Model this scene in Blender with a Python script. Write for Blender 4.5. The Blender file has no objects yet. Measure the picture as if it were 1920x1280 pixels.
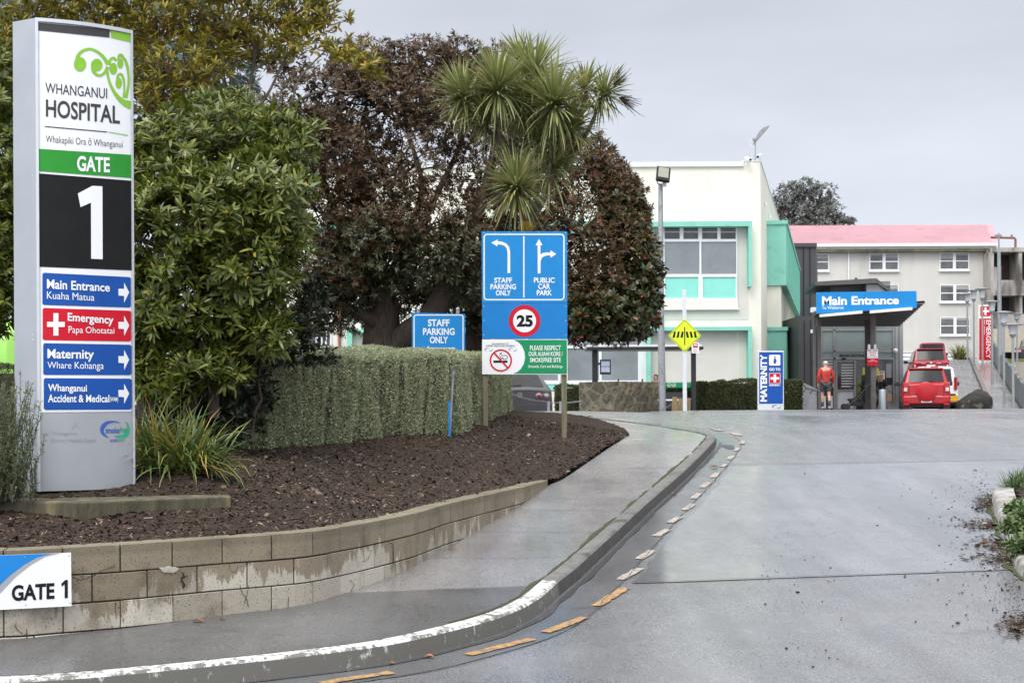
import bpy, bmesh, math, random
import numpy as np
from mathutils import Vector, Matrix, noise as mnoise

random.seed(7)
RNG = np.random.default_rng(11)
SC = bpy.context.scene
COL = SC.collection
PI = math.pi

# ------------------------------------------------------------------ camera
F = 2667.0                    # focal length in photo pixels (50 mm lens)
CX, CY = 960.0, 754.0         # principal point in photo pixels
EYE = 1.75
ROLL = math.radians(0.3)
cam_data = bpy.data.cameras.new("camera")
cam = bpy.data.objects.new("camera", cam_data)
COL.objects.link(cam)
cam.location = (0, 0, EYE)
cam.rotation_euler = (PI / 2, ROLL, 0)
cam_data.sensor_width = 36.0
cam_data.lens = 36.0 * F / 1920.0
cam_data.shift_y = (CY - 640.0) / 1920.0
cam_data.clip_start = 0.1
cam_data.clip_end = 3000.0
SC.camera = cam

# ------------------------------------------------------------------ world: overcast sky
SUN_EL, SUN_AZ = math.radians(52), math.radians(205)   # azimuth from +Y, clockwise: behind the camera, to its left
world = bpy.data.worlds.new("World")
SC.world = world
world.use_nodes = True
wn, wl = world.node_tree.nodes, world.node_tree.links
wn.clear()
w_out = wn.new("ShaderNodeOutputWorld")
w_bg = wn.new("ShaderNodeBackground")
w_bg.inputs["Strength"].default_value = 0.1
w_sky = wn.new("ShaderNodeTexSky")
w_sky.sky_type = 'NISHITA'
w_sky.sun_disc = False
w_sky.sun_elevation = SUN_EL
w_sky.sun_rotation = SUN_AZ
w_tc = wn.new("ShaderNodeTexCoord")
w_sep = wn.new("ShaderNodeSeparateXYZ")
w_ramp = wn.new("ShaderNodeValToRGB")       # cloud deck: even near the horizon, brighter overhead
w_ramp.color_ramp.elements[0].position = 0.0
w_ramp.color_ramp.elements[0].color = (0.86, 0.895, 0.96, 1)
w_ramp.color_ramp.elements[1].position = 1.0
w_ramp.color_ramp.elements[1].color = (1.0, 1.0, 1.0, 1)
e = w_ramp.color_ramp.elements.new(0.13); e.color = (0.73, 0.775, 0.855, 1)
e = w_ramp.color_ramp.elements.new(0.30); e.color = (0.635, 0.675, 0.75, 1)
w_mapp = wn.new("ShaderNodeMapping")
w_mapp.inputs["Scale"].default_value = (1.5, 1.5, 5.0)
w_noise = wn.new("ShaderNodeTexNoise")
w_noise.inputs["Scale"].default_value = 2.6
w_noise.inputs["Detail"].default_value = 5.0
w_noise.inputs["Roughness"].default_value = 0.5
w_nr = wn.new("ShaderNodeMapRange")
w_nr.inputs["From Min"].default_value = 0.3
w_nr.inputs["From Max"].default_value = 0.7
w_nr.inputs["To Min"].default_value = 9.9
w_nr.inputs["To Max"].default_value = 12.0
w_mul = wn.new("ShaderNodeVectorMath"); w_mul.operation = 'SCALE'
w_up = wn.new("ShaderNodeMapRange")
w_up.inputs["From Min"].default_value = 0.32
w_up.inputs["From Max"].default_value = 0.9
w_up.inputs["To Min"].default_value = 1.0
w_up.inputs["To Max"].default_value = 1.55
w_m2 = wn.new("ShaderNodeMath"); w_m2.operation = 'MULTIPLY'
w_mix = wn.new("ShaderNodeMix"); w_mix.data_type = 'RGBA'
w_mix.inputs["Factor"].default_value = 0.93
wl.new(w_tc.outputs["Generated"], w_sep.inputs[0])
wl.new(w_tc.outputs["Generated"], w_mapp.inputs["Vector"])
wl.new(w_mapp.outputs[0], w_noise.inputs["Vector"])
wl.new(w_sep.outputs["Z"], w_ramp.inputs["Fac"])
wl.new(w_sep.outputs["Z"], w_up.inputs["Value"])
wl.new(w_noise.outputs["Fac"], w_nr.inputs["Value"])
wl.new(w_nr.outputs[0], w_m2.inputs[0])
wl.new(w_up.outputs[0], w_m2.inputs[1])
wl.new(w_ramp.outputs["Color"], w_mul.inputs[0])
# thinner cloud, so brighter sky, round the hidden sun (behind the camera)
w_dot = wn.new("ShaderNodeVectorMath"); w_dot.operation = 'DOT_PRODUCT'
w_dot.inputs[1].default_value = (math.sin(SUN_AZ) * math.cos(SUN_EL), math.cos(SUN_AZ) * math.cos(SUN_EL), math.sin(SUN_EL))
w_glow = wn.new("ShaderNodeMapRange"); w_glow.interpolation_type = 'SMOOTHSTEP'
w_glow.inputs["From Min"].default_value = 0.15; w_glow.inputs["From Max"].default_value = 1.0
w_glow.inputs["To Min"].default_value = 1.0; w_glow.inputs["To Max"].default_value = 2.4
w_m3 = wn.new("ShaderNodeMath"); w_m3.operation = 'MULTIPLY'
wl.new(w_tc.outputs["Generated"], w_dot.inputs[0]); wl.new(w_dot.outputs["Value"], w_glow.inputs["Value"])
wl.new(w_m2.outputs[0], w_m3.inputs[0]); wl.new(w_glow.outputs[0], w_m3.inputs[1])
wl.new(w_m3.outputs[0], w_mul.inputs["Scale"])
wl.new(w_sky.outputs[0], w_mix.inputs["A"])
wl.new(w_mul.outputs[0], w_mix.inputs["B"])
wl.new(w_mix.outputs["Result"], w_bg.inputs["Color"])
wl.new(w_bg.outputs[0], w_out.inputs["Surface"])

sun_data = bpy.data.lights.new("sun", 'SUN')
sun_data.energy = 1.5
sun_data.angle = math.radians(25)
sun_data.color = (1.0, 0.97, 0.92)
sun = bpy.data.objects.new("sun", sun_data)
COL.objects.link(sun)
sd = Vector((math.sin(SUN_AZ) * math.cos(SUN_EL), math.cos(SUN_AZ) * math.cos(SUN_EL), math.sin(SUN_EL)))
sun.rotation_euler = sd.to_track_quat('Z', 'Y').to_euler()
sun.location = sd * 60

SC.view_settings.view_transform = 'Standard'
SC.view_settings.look = 'None'
SC.view_settings.gamma = 1
SC.view_settings.exposure = 0.0
SC.cycles.max_bounces = 6
SC.cycles.transparent_max_bounces = 6
SC.cycles.caustics_reflective = False
SC.cycles.caustics_refractive = False

# ------------------------------------------------------------------ helpers
def ray(px, py):
    """world direction (y = 1) of a photo pixel"""
    dx = (np.asarray(px, float) - CX) / F
    dz = (CY - np.asarray(py, float)) / F
    c, s = math.cos(ROLL), math.sin(ROLL)
    return dx * c + dz * s, -dx * s + dz * c

def P(px, py, d):
    x, z = ray(px, py)
    return Vector((float(x) * d, d, EYE + float(z) * d))

def X(px, d, py=754): return P(px, py, d).x
def Z(py, d, px=960): return P(px, py, d).z

def nodemat(name):
    m = bpy.data.materials.new(name)
    m.use_nodes = True
    n = m.node_tree.nodes
    return m, n, m.node_tree.links, n["Principled BSDF"]

MATS = {}
def pm(name, col, rough=0.5, metal=0.0, var=0.12, scale=6.0, bump=0.0, bscale=60.0, spec=0.5, coat=0.0, emit=0.0, dirt=None, col2=None, sx=(1, 1, 1)):
    """procedural principled material: colour broken up by two noises, optional bump"""
    if name in MATS: return MATS[name]
    m, n, l, b = nodemat(name)
    tc = n.new("ShaderNodeTexCoord")
    mp = n.new("ShaderNodeMapping"); mp.inputs["Scale"].default_value = sx
    l.new(tc.outputs["Object"], mp.inputs["Vector"])
    nz = n.new("ShaderNodeTexNoise"); nz.inputs["Scale"].default_value = scale; nz.inputs["Detail"].default_value = 6
    nz.inputs["Roughness"].default_value = 0.65
    l.new(mp.outputs[0], nz.inputs["Vector"])
    r = n.new("ShaderNodeValToRGB")
    a = [max(0, c * (1 - var)) for c in col]
    c2 = col2 if col2 else [min(1, c * (1 + var)) for c in col]
    r.color_ramp.elements[0].position = 0.36; r.color_ramp.elements[0].color = (*a, 1)
    r.color_ramp.elements[1].position = 0.64; r.color_ramp.elements[1].color = (*c2, 1)
    l.new(nz.outputs["Fac"], r.inputs["Fac"])
    out = r.outputs["Color"]
    if dirt:
        nd = n.new("ShaderNodeTexNoise"); nd.inputs["Scale"].default_value = dirt[1]; nd.inputs["Detail"].default_value = 8
        l.new(mp.outputs[0], nd.inputs["Vector"])
        rd = n.new("ShaderNodeMapRange"); rd.inputs["From Min"].default_value = dirt[2]; rd.inputs["From Max"].default_value = dirt[2] + 0.12
        l.new(nd.outputs["Fac"], rd.inputs["Value"])
        mx = n.new("ShaderNodeMix"); mx.data_type = 'RGBA'; mx.inputs["B"].default_value = (*dirt[0], 1)
        l.new(rd.outputs[0], mx.inputs["Factor"]); l.new(out, mx.inputs["A"])
        out = mx.outputs["Result"]
    l.new(out, b.inputs["Base Color"])
    b.inputs["Roughness"].default_value = rough
    b.inputs["Metallic"].default_value = metal
    b.inputs["Specular IOR Level"].default_value = spec
    b.inputs["Coat Weight"].default_value = coat
    b.inputs["Coat Roughness"].default_value = 0.08
    if emit:
        b.inputs["Emission Strength"].default_value = emit
        l.new(out, b.inputs["Emission Color"])
    if bump:
        nb = n.new("ShaderNodeTexNoise"); nb.inputs["Scale"].default_value = bscale; nb.inputs["Detail"].default_value = 5
        l.new(mp.outputs[0], nb.inputs["Vector"])
        bp = n.new("ShaderNodeBump"); bp.inputs["Strength"].default_value = bump; bp.inputs["Distance"].default_value = 0.02
        l.new(nb.outputs["Fac"], bp.inputs["Height"]); l.new(bp.outputs[0], b.inputs["Normal"])
    MATS[name] = m
    return m

def root_of(o):
    while o.parent: o = o.parent
    return o

def rmat(o):
    return Matrix.Translation(o.location) @ o.rotation_euler.to_matrix().to_4x4()

def link_mesh(name, me, parent=None, local=False):
    o = bpy.data.objects.new(name, me)
    COL.objects.link(o)
    if parent is not None:
        if not local: me.transform(rmat(root_of(parent)).inverted())
        o.parent = parent
    return o

def raw_mesh(name, V, Fc, mats, parent=None, local=False, smooth=False):
    """fast numpy mesh; Fc an (n,3) or (n,4) array or a list of them"""
    me = bpy.data.meshes.new(name)
    V = np.asarray(V, np.float32)
    Fs = Fc if isinstance(Fc, list) else [Fc]
    loops = np.concatenate([f.ravel() for f in Fs]).astype(np.int32)
    tot = np.concatenate([np.full(len(f), f.shape[1]) for f in Fs]).astype(np.int32)
    st = np.concatenate([[0], np.cumsum(tot)[:-1]]).astype(np.int32)
    me.vertices.add(len(V)); me.vertices.foreach_set("co", V.ravel())
    me.loops.add(len(loops)); me.loops.foreach_set("vertex_index", loops)
    me.polygons.add(len(tot)); me.polygons.foreach_set("loop_start", st)
    me.polygons.foreach_set("loop_total", tot)
    for m in (mats if isinstance(mats, (list, tuple)) else [mats]): me.materials.append(m)
    me.update(calc_edges=True)
    if smooth: me.polygons.foreach_set("use_smooth", np.ones(len(tot), bool))
    me.validate()
    return link_mesh(name, me, parent, local)

class MB:
    def __init__(s): s.v = []; s.f = []; s.mi = []; s.c = 0
    def add(s, vs, fs):
        o = len(s.v)
        s.v += [tuple(v) for v in vs]
        for f in fs: s.f.append([i + o for i in f]); s.mi.append(s.c)
        return s
    def box(s, x0, x1, y0, y1, z0, z1):
        return s.add([(x, y, z) for z in (z0, z1) for y in (y0, y1) for x in (x0, x1)],
                     [(0, 2, 3, 1), (4, 5, 7, 6), (0, 1, 5, 4), (2, 6, 7, 3), (0, 4, 6, 2), (1, 3, 7, 5)])
    def obox(s, c, size, M=None):
        hx, hy, hz = size[0] / 2, size[1] / 2, size[2] / 2
        vs = [Vector((x, y, z)) for z in (-hz, hz) for y in (-hy, hy) for x in (-hx, hx)]
        if M is not None: vs = [M @ v for v in vs]
        c = Vector(c)
        return s.add([c + v for v in vs], [(0, 2, 3, 1), (4, 5, 7, 6), (0, 1, 5, 4), (2, 6, 7, 3), (0, 4, 6, 2), (1, 3, 7, 5)])
    def tube(s, pts, r, n=8, cap=True):
        pts = [Vector(p) for p in pts]
        rs = r if isinstance(r, (list, tuple)) else [r] * len(pts)
        vs = []; fs = []
        ref = None
        for i, p in enumerate(pts):
            t = (pts[min(i + 1, len(pts) - 1)] - pts[max(i - 1, 0)])
            if t.length < 1e-9: t = Vector((0, 0, 1))
            t.normalize()
            if ref is None: ref = Vector((1, 0, 0)) if abs(t.x) < 0.9 else Vector((0, 1, 0))
            a = (ref - t * ref.dot(t)); a.normalize(); ref = a
            b = t.cross(a)
            for k in range(n):
                q = 2 * PI * k / n
                vs.append(p + (a * math.cos(q) + b * math.sin(q)) * rs[i])
        for i in range(len(pts) - 1):
            for k in range(n):
                k2 = (k + 1) % n
                fs.append((i * n + k, i * n + k2, (i + 1) * n + k2, (i + 1) * n + k))
        if cap:
            fs.append(tuple(range(n))[::-1]); fs.append(tuple((len(pts) - 1) * n + k for k in range(n)))
        return s.add(vs, fs)
    def cyl(s, p0, p1, r0, r1=None, n=12): return s.tube([p0, p1], [r0, r0 if r1 is None else r1], n)
    def extr(s, poly, vec):
        n = len(poly); v = Vector(vec)
        a = [Vector(p) for p in poly]
        return s.add(a + [p + v for p in a], [tuple(range(n))[::-1], tuple(range(n, 2 * n))] + [(i, (i + 1) % n, n + (i + 1) % n, n + i) for i in range(n)])
    def prism(s, poly, z0, z1): return s.extr([(p[0], p[1], z0) for p in poly], (0, 0, z1 - z0))
    def lathe(s, prof, c=(0, 0, 0), n=16):
        vs = []; fs = []; c = Vector(c)
        for r, z in prof:
            for k in range(n):
                q = 2 * PI * k / n
                vs.append(c + Vector((r * math.cos(q), r * math.sin(q), z)))
        for i in range(len(prof) - 1):
            for k in range(n):
                k2 = (k + 1) % n
                fs.append((i * n + k, i * n + k2, (i + 1) * n + k2, (i + 1) * n + k))
        fs.append(tuple(range(n))[::-1]); fs.append(tuple((len(prof) - 1) * n + k for k in range(n)))
        return s.add(vs, fs)
    def quad(s, a, b, c, d): return s.add([a, b, c, d], [(0, 1, 2, 3)])
    def ball(s, c, r, nu=12, nv=8):
        c = Vector(c); r = r if isinstance(r, (tuple, list)) else (r, r, r)
        vs = []; fs = []
        for j in range(nv + 1):
            t = PI * j / nv
            for k in range(nu):
                q = 2 * PI * k / nu
                vs.append(c + Vector((r[0] * math.sin(t) * math.cos(q), r[1] * math.sin(t) * math.sin(q), r[2] * math.cos(t))))
        for j in range(nv):
            for k in range(nu):
                k2 = (k + 1) % nu
                fs.append((j * nu + k, (j + 1) * nu + k, (j + 1) * nu + k2, j * nu + k2))
        return s.add(vs, fs)
    def grid(s, rows):
        """rows: list of equal-length point lists"""
        n = len(rows[0]); vs = [p for r in rows for p in r]
        return s.add(vs, [(i * n + k, i * n + k + 1, (i + 1) * n + k + 1, (i + 1) * n + k) for i in range(len(rows) - 1) for k in range(n - 1)])
    def build(s, name, mats, parent=None, local=False, smooth=False, bevel=0.0, seg=2):
        me = bpy.data.meshes.new(name)
        me.from_pydata(s.v, [], s.f)
        for m in (mats if isinstance(mats, (list, tuple)) else [mats]): me.materials.append(m)
        if s.c or any(s.mi): me.polygons.foreach_set("material_index", s.mi)
        bm = bmesh.new(); bm.from_mesh(me)
        bmesh.ops.remove_doubles(bm, verts=bm.verts, dist=1e-6)
        bmesh.ops.recalc_face_normals(bm, faces=bm.faces)
        bm.to_mesh(me); bm.free()
        me.update()
        if smooth:
            me.polygons.foreach_set("use_smooth", np.ones(len(me.polygons), bool))
            if smooth != True: me.set_sharp_from_angle(angle=math.radians(smooth))
        o = link_mesh(name, me, parent, local)
        if bevel:
            bv = o.modifiers.new("bevel", 'BEVEL'); bv.width = bevel; bv.segments = seg; bv.limit_method = 'ANGLE'; bv.angle_limit = math.radians(40)
        return o

def tag(o, label=None, cat=None, group=None, kind=None):
    if label: o["label"] = label
    if cat: o["category"] = cat
    if group: o["group"] = group
    if kind: o["kind"] = kind
    return o

def thing(name, loc, label, cat, group=None, rz=0.0):
    o = bpy.data.objects.new(name, None)
    o.empty_display_size = 0.2
    COL.objects.link(o)
    o.location = loc; o.rotation_euler = (0, 0, rz)
    return tag(o, label, cat, group)

def copy_tree(o, parent=None):
    c = o.copy(); COL.objects.link(c)
    if parent is not None: c.parent = parent
    for ch in list(o.children): copy_tree(ch, c)
    return c

# ---- flat graphics on surfaces -------------------------------------------------
class Plane:
    """vertical plane through the pixel columns pa (at depth da) and pb (at depth db)"""
    def __init__(s, pa, da, pb, db):
        a, b = P(pa, 754, da), P(pb, 754, db)
        s.o = a; u = b - a; u.z = 0; s.u = u.normalized()
        s.n = Vector((s.u.y, -s.u.x, 0))      # towards the camera
    def map(s, pts, lift=0.0):
        pts = np.asarray(pts, float)
        rx, rz = ray(pts[:, 0], pts[:, 1])
        nx, ny = s.n.x, s.n.y
        k = (s.o.x * nx + s.o.y * ny) / (rx * nx + ny)
        out = np.stack([rx * k, k, EYE + rz * k], 1)
        return out + np.array([nx, ny, 0]) * lift
    def pt(s, px, py, lift=0.0): return Vector(s.map([(px, py)], lift)[0])
    def ang(s): return math.atan2(s.u.y, s.u.x)

class Frame:
    """plane in metres: origin, right, up; graphics use (right, down-from-origin) coordinates"""
    def __init__(s, o, u, v):
        s.o = Vector(o); s.u = Vector(u).normalized(); s.v = Vector(v).normalized(); s.n = s.u.cross(s.v)
    def map(s, pts, lift=0.0):
        return np.array([tuple(s.o + s.u * p[0] - s.v * p[1] + s.n * lift) for p in pts])

def graphic(name, surf, pts, faces, mat, parent, lift=0.004, local=False):
    V = surf.map(pts, lift)
    me = bpy.data.meshes.new(name)
    me.from_pydata([tuple(v) for v in V], [], faces)
    me.materials.append(mat)
    me.update()
    return link_mesh(name, me, parent, local)

class G2:
    """collects 2D shapes (photo pixels, or metres on a Frame)"""
    def __init__(s): s.p = []; s.f = []
    def add(s, pts, faces):
        o = len(s.p); s.p += [tuple(p) for p in pts]; s.f += [[i + o for i in f] for f in faces]; return s
    def poly(s, pts): return s.add(pts, [tuple(range(len(pts)))])
    def rect(s, x0, y0, x1, y1, n=1):
        pts = []; fs = []
        for i in range(n + 1):
            x = x0 + (x1 - x0) * i / n; pts += [(x, y0), (x, y1)]
        for i in range(n): fs.append((2 * i, 2 * i + 1, 2 * i + 3, 2 * i + 2))
        return s.add(pts, fs)
    def panel(s, q, r=0.0, n=20):
        """quad TL TR BR BL, corner radius r"""
        (ax, ay), (bx, by), (cx, cy), (dx, dy) = q
        w = max(1e-6, ((bx - ax) ** 2 + (by - ay) ** 2) ** .5); h = max(1e-6, ((dx - ax) ** 2 + (dy - ay) ** 2) ** .5)
        ss = sorted(set([i / n for i in range(n + 1)] + ([k for j in range(7) for k in ((r / w) * (1 - math.cos(j * PI / 12)), 1 - (r / w) * (1 - math.cos(j * PI / 12)))] if r else [])))
        pts = []; fs = []
        for k in ss:
            e = min(k, 1 - k) * w; t = 0.0
            if r and e < r: t = (r - math.sqrt(max(0, r * r - (r - e) ** 2))) / h
            X0, Y0, X1, Y1 = ax + (bx - ax) * k, ay + (by - ay) * k, dx + (cx - dx) * k, dy + (cy - dy) * k
            pts += [(X0 + (X1 - X0) * t, Y0 + (Y1 - Y0) * t), (X0 + (X1 - X0) * (1 - t), Y0 + (Y1 - Y0) * (1 - t))]
        for i in range(len(ss) - 1): fs.append((2 * i, 2 * i + 1, 2 * i + 3, 2 * i + 2))
        return s.add(pts, fs)
    def frame(s, x0, y0, x1, y1, r, w):
        """rounded outline of width w"""
        out = []; inn = []
        for (cx, cy, a0) in ((x1 - r, y0 + r, -90), (x1 - r, y1 - r, 0), (x0 + r, y1 - r, 90), (x0 + r, y0 + r, 180)):
            for k in range(7):
                a = math.radians(a0 + k * 15)
                out.append((cx + r * math.cos(a), cy + r * math.sin(a))); inn.append((cx + (r - w) * math.cos(a), cy + (r - w) * math.sin(a)))
        n = len(out)
        return s.add(out + inn, [(i, (i + 1) % n, n + (i + 1) % n, n + i) for i in range(n)])
    def disc(s, cx, cy, r, ry=None, n=32):
        ry = r if ry is None else ry
        return s.poly([(cx + r * math.cos(2 * PI * k / n), cy + ry * math.sin(2 * PI * k / n)) for k in range(n)])
    def ring(s, cx, cy, r0, r1, n=40, a0=0, a1=360):
        pts = []; fs = []
        for k in range(n + 1):
            a = math.radians(a0 + (a1 - a0) * k / n)
            pts += [(cx + r0 * math.cos(a), cy + r0 * math.sin(a)), (cx + r1 * math.cos(a), cy + r1 * math.sin(a))]
        for k in range(n): fs.append((2 * k, 2 * k + 1, 2 * k + 3, 2 * k + 2))
        return s.add(pts, fs)
    def stroke(s, pts, w, smooth=0, cap=True):
        pts = [np.array(p, float) for p in pts]
        ws = list(w) if isinstance(w, (list, tuple)) else [w] * len(pts)
        for _ in range(smooth):          # Chaikin-like refinement
            np_, nw = [pts[0]], [ws[0]]
            for i in range(len(pts) - 1):
                np_ += [pts[i] * .75 + pts[i + 1] * .25, pts[i] * .25 + pts[i + 1] * .75]; nw += [ws[i] * .75 + ws[i + 1] * .25, ws[i] * .25 + ws[i + 1] * .75]
            np_.append(pts[-1]); nw.append(ws[-1]); pts, ws = np_, nw
        vs = []; fs = []
        for i, p in enumerate(pts):
            t = pts[min(i + 1, len(pts) - 1)] - pts[max(i - 1, 0)]; t = t / (np.linalg.norm(t) + 1e-9)
            nn = np.array([-t[1], t[0]])
            vs += [tuple(p + nn * ws[i] / 2), tuple(p - nn * ws[i] / 2)]
        for i in range(len(pts) - 1): fs.append((2 * i, 2 * i + 1, 2 * i + 3, 2 * i + 2))
        s.add(vs, fs)
        return s
    def text(s, body, q, bold=0.0):
        """lettering fitted to the quad q: (x0,y0,x1,y1) or TL,TR,BR,BL"""
        if len(q) == 4 and not isinstance(q[0], (tuple, list)):
            x0, y0, x1, y1 = q; q = ((x0, y0), (x1, y0), (x1, y1), (x0, y1))
        p, f = glyphs(body, bold)
        (ax, ay), (bx, by), (cx, cy), (dx, dy) = q
        u, t = p[:, 0], 1 - p[:, 1]
        x = (1 - t) * (ax + (bx - ax) * u) + t * (dx + (cx - dx) * u)
        y = (1 - t) * (ay + (by - ay) * u) + t * (dy + (cy - dy) * u)
        return s.add(list(zip(x, y)), f)
    def put(s, name, surf, mat, parent, lift=0.004, local=False): return graphic(name, surf, s.p, s.f, mat, parent, lift, local)

_GL = {}
def glyphs(body, bold):
    k = (body, bold)
    if k not in _GL:
        cu = bpy.data.curves.new("glyphs", 'FONT'); cu.body = body; cu.size = 1; cu.offset = bold; cu.fill_mode = 'BOTH'; cu.resolution_u = 4
        ob = bpy.data.objects.new("glyphs", cu); COL.objects.link(ob)
        dg = bpy.context.evaluated_depsgraph_get(); dg.update()
        me = bpy.data.meshes.new_from_object(ob.evaluated_get(dg))
        v = np.array([tuple(x.co)[:2] for x in me.vertices]); f = [list(pp.vertices) for pp in me.polygons]
        bpy.data.objects.remove(ob); bpy.data.curves.remove(cu); bpy.data.meshes.remove(me)
        lo, hi = v.min(0), v.max(0)
        _GL[k] = ((v - lo) / np.maximum(hi - lo, 1e-6), f)
    return _GL[k]
# ------------------------------------------------------------------ ground heights
_ry = np.array([-60, 0, 6, 9, 11.6, 14.6, 17.8, 21, 24, 28, 33, 38, 45, 52, 60, 2000.0])
_rz = np.array([-2.0, -1.95, -1.85, -1.775, -1.68, -1.53, -1.25, -.965, -.715, -.445, -.285, -.24, -.295, -.36, -.37, -.37])
_yy = np.arange(-60, 120, 0.1)
_zz = np.interp(_yy, _ry, _rz)
_k = np.exp(-np.linspace(-2.5, 2.5, 31) ** 2 / 2); _k /= _k.sum()
_zz[15:-15] = np.convolve(_zz, _k, 'same')[15:-15]
def sstep(a, b, x):
    t = np.clip((np.asarray(x, float) - a) / (b - a), 0, 1); return t * t * (3 - 2 * t)
def Gz(x, y):
    """height of the asphalt"""
    x = np.asarray(x, float); y = np.asarray(y, float)
    z = np.interp(y, _yy, _zz) + EYE
    L = sstep(5.0, 1.0, x)
    return z + L * (0.13 * np.exp(-((y - 31) / 3.0) ** 2) - .45 * sstep(33, 36.5, y) * sstep(75, 50, y)) - .17 * sstep(12.9, 13.9, x) * sstep(44.5, 48.5, y)
def kerbh(y): return 0.013 + 0.115 * sstep(27.5, 22.5, y)
def hitG(px, py, off=0.0):
    rx, rz = ray(px, py)
    d = np.arange(3, 120, 0.02)
    f = EYE + rz * d - (Gz(rx * d, d) + (off(d) if callable(off) else off))
    i = np.argmax(f < 0)
    if f[i] >= 0: i = np.argmin(f)
    return Vector((float(rx * d[i]), float(d[i]), float(EYE + rz * d[i])))
def spline(pts, step=0.15):
    """Catmull-Rom through points, evenly resampled"""
    p = np.array([tuple(q) for q in pts], float)
    p = np.vstack([2 * p[0] - p[1], p, 2 * p[-1] - p[-2]])
    out = []
    for i in range(1, len(p) - 2):
        t = np.linspace(0, 1, 24, endpoint=False)[:, None]
        a, b, c, d = p[i - 1], p[i], p[i + 1], p[i + 2]
        out.append(0.5 * ((2 * b) + (c - a) * t + (2 * a - 5 * b + 4 * c - d) * t ** 2 + (3 * b - a - 3 * c + d) * t ** 3))
    out = np.vstack(out + [p[-2:-1]])
    s = np.concatenate([[0], np.cumsum(np.linalg.norm(np.diff(out, axis=0), axis=1))])
    q = np.linspace(0, s[-1], max(2, int(s[-1] / step)))
    return np.stack([np.interp(q, s, out[:, k]) for k in range(out.shape[1])], 1)
def left_normals(c):
    t = np.gradient(c[:, :2], axis=0); t /= np.linalg.norm(t, axis=1)[:, None] + 1e-9
    return np.stack([-t[:, 1], t[:, 0]], 1)
def inside(poly, x, y):
    poly = np.asarray(poly); r = np.zeros(x.shape, bool); n = len(poly); j = n - 1
    for i in range(n):
        xi, yi = poly[i]; xj, yj = poly[j]
        c = ((yi > y) != (yj > y)) & (x < (xj - xi) * (y - yi) / (yj - yi + 1e-12) + xi)
        r ^= c; j = i
    return r

# ------------------------------------------------------------------ wet asphalt
def asphalt(name, base, rough, film, grain=220.0, bump=0.35, spec=0.5, bdist=.0012):
    m, n, l, b = nodemat(name)
    tc = n.new("ShaderNodeTexCoord")
    def noise(sc, det=4, sx=(1, 1, 1), ro=.6):
        mp = n.new("ShaderNodeMapping"); mp.inputs["Scale"].default_value = sx
        l.new(tc.outputs["Object"], mp.inputs["Vector"])
        q = n.new("ShaderNodeTexNoise"); q.inputs["Scale"].default_value = sc; q.inputs["Detail"].default_value = det; q.inputs["Roughness"].default_value = ro
        l.new(mp.outputs[0], q.inputs["Vector"]); return q.outputs["Fac"]
    def mr(v, a, bb, c, d):
        q = n.new("ShaderNodeMapRange"); q.inputs["From Min"].default_value = a; q.inputs["From Max"].default_value = bb
        q.inputs["To Min"].default_value = c; q.inputs["To Max"].default_value = d; l.new(v, q.inputs["Value"]); return q.outputs[0]
    def math_(op, a, bb):
        q = n.new("ShaderNodeMath"); q.operation = op
        for i, v in enumerate((a, bb)):
            if isinstance(v, (int, float)): q.inputs[i].default_value = v
            else: l.new(v, q.inputs[i])
        return q.outputs[0]
    gr = noise(grain, 3)
    big = noise(.55, 6, (1.0, .8, 1))
    mid = noise(3.2, 6, (1.0, .5, 1), .7)
    film_m = mr(math_('ADD', math_('MULTIPLY', big, .65), math_('MULTIPLY', mid, .35)), .40, .60, 0, 1)
    shade = math_('MULTIPLY', mr(gr, .3, .7, .38, 1.62), mr(mid, .3, .7, .80, 1.18))
    shade = math_('MULTIPLY', shade, mr(film_m, 0, 1, 1.08, .84))
    trk = noise(1.0, 4, (1.7, .16, 1), .6)          # worn wheel tracks along the lane
    shade = math_('MULTIPLY', shade, mr(trk, .35, .65, .84, 1.12))
    dmp = noise(.9, 7, (.8, 1.5, 1), .7)            # darker damp patches and oil stains
    shade = math_('MULTIPLY', shade, mr(dmp, .60, .70, 1.0, .66))
    v = n.new("ShaderNodeVectorMath"); v.operation = 'SCALE'; v.inputs[0].default_value = base
    l.new(shade, v.inputs["Scale"]); l.new(v.outputs[0], b.inputs["Base Color"])
    l.new(mr(film_m, 0, 1, rough, film), b.inputs["Roughness"])
    b.inputs["Specular IOR Level"].default_value = spec
    bp = n.new("ShaderNodeBump"); bp.inputs["Distance"].default_value = bdist
    l.new(math_('MULTIPLY', mr(film_m, 0, 1, 1.0, .5), bump), bp.inputs["Strength"])
    l.new(gr, bp.inputs["Height"]); l.new(bp.outputs[0], b.inputs["Normal"])
    return m
M_ASPH = asphalt("asphalt_coarse", (.165, .164, .170), .34, .20, 75)
M_ASPH2 = asphalt("asphalt_smooth", (.175, .176, .186), .20, .10, 90, .12)
M_PATH = asphalt("asphalt_path", (.215, .206, .204), .32, .17, 80, .18)
M_GUT = asphalt("gutter_concrete", (.12, .12, .125), .30, .15, 160, .30)
M_KERB = pm("kerb_concrete", (.135, .13, .12), .55, var=.28, scale=9, bump=.35, bscale=120, dirt=((.05, .048, .04), 3.0, .55))
M_PAINTW = pm("worn_white_paint", (.60, .60, .58), .5, var=.15, scale=14, bump=.3, bscale=90, dirt=((.17, .16, .14), 11.0, .47))

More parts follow.
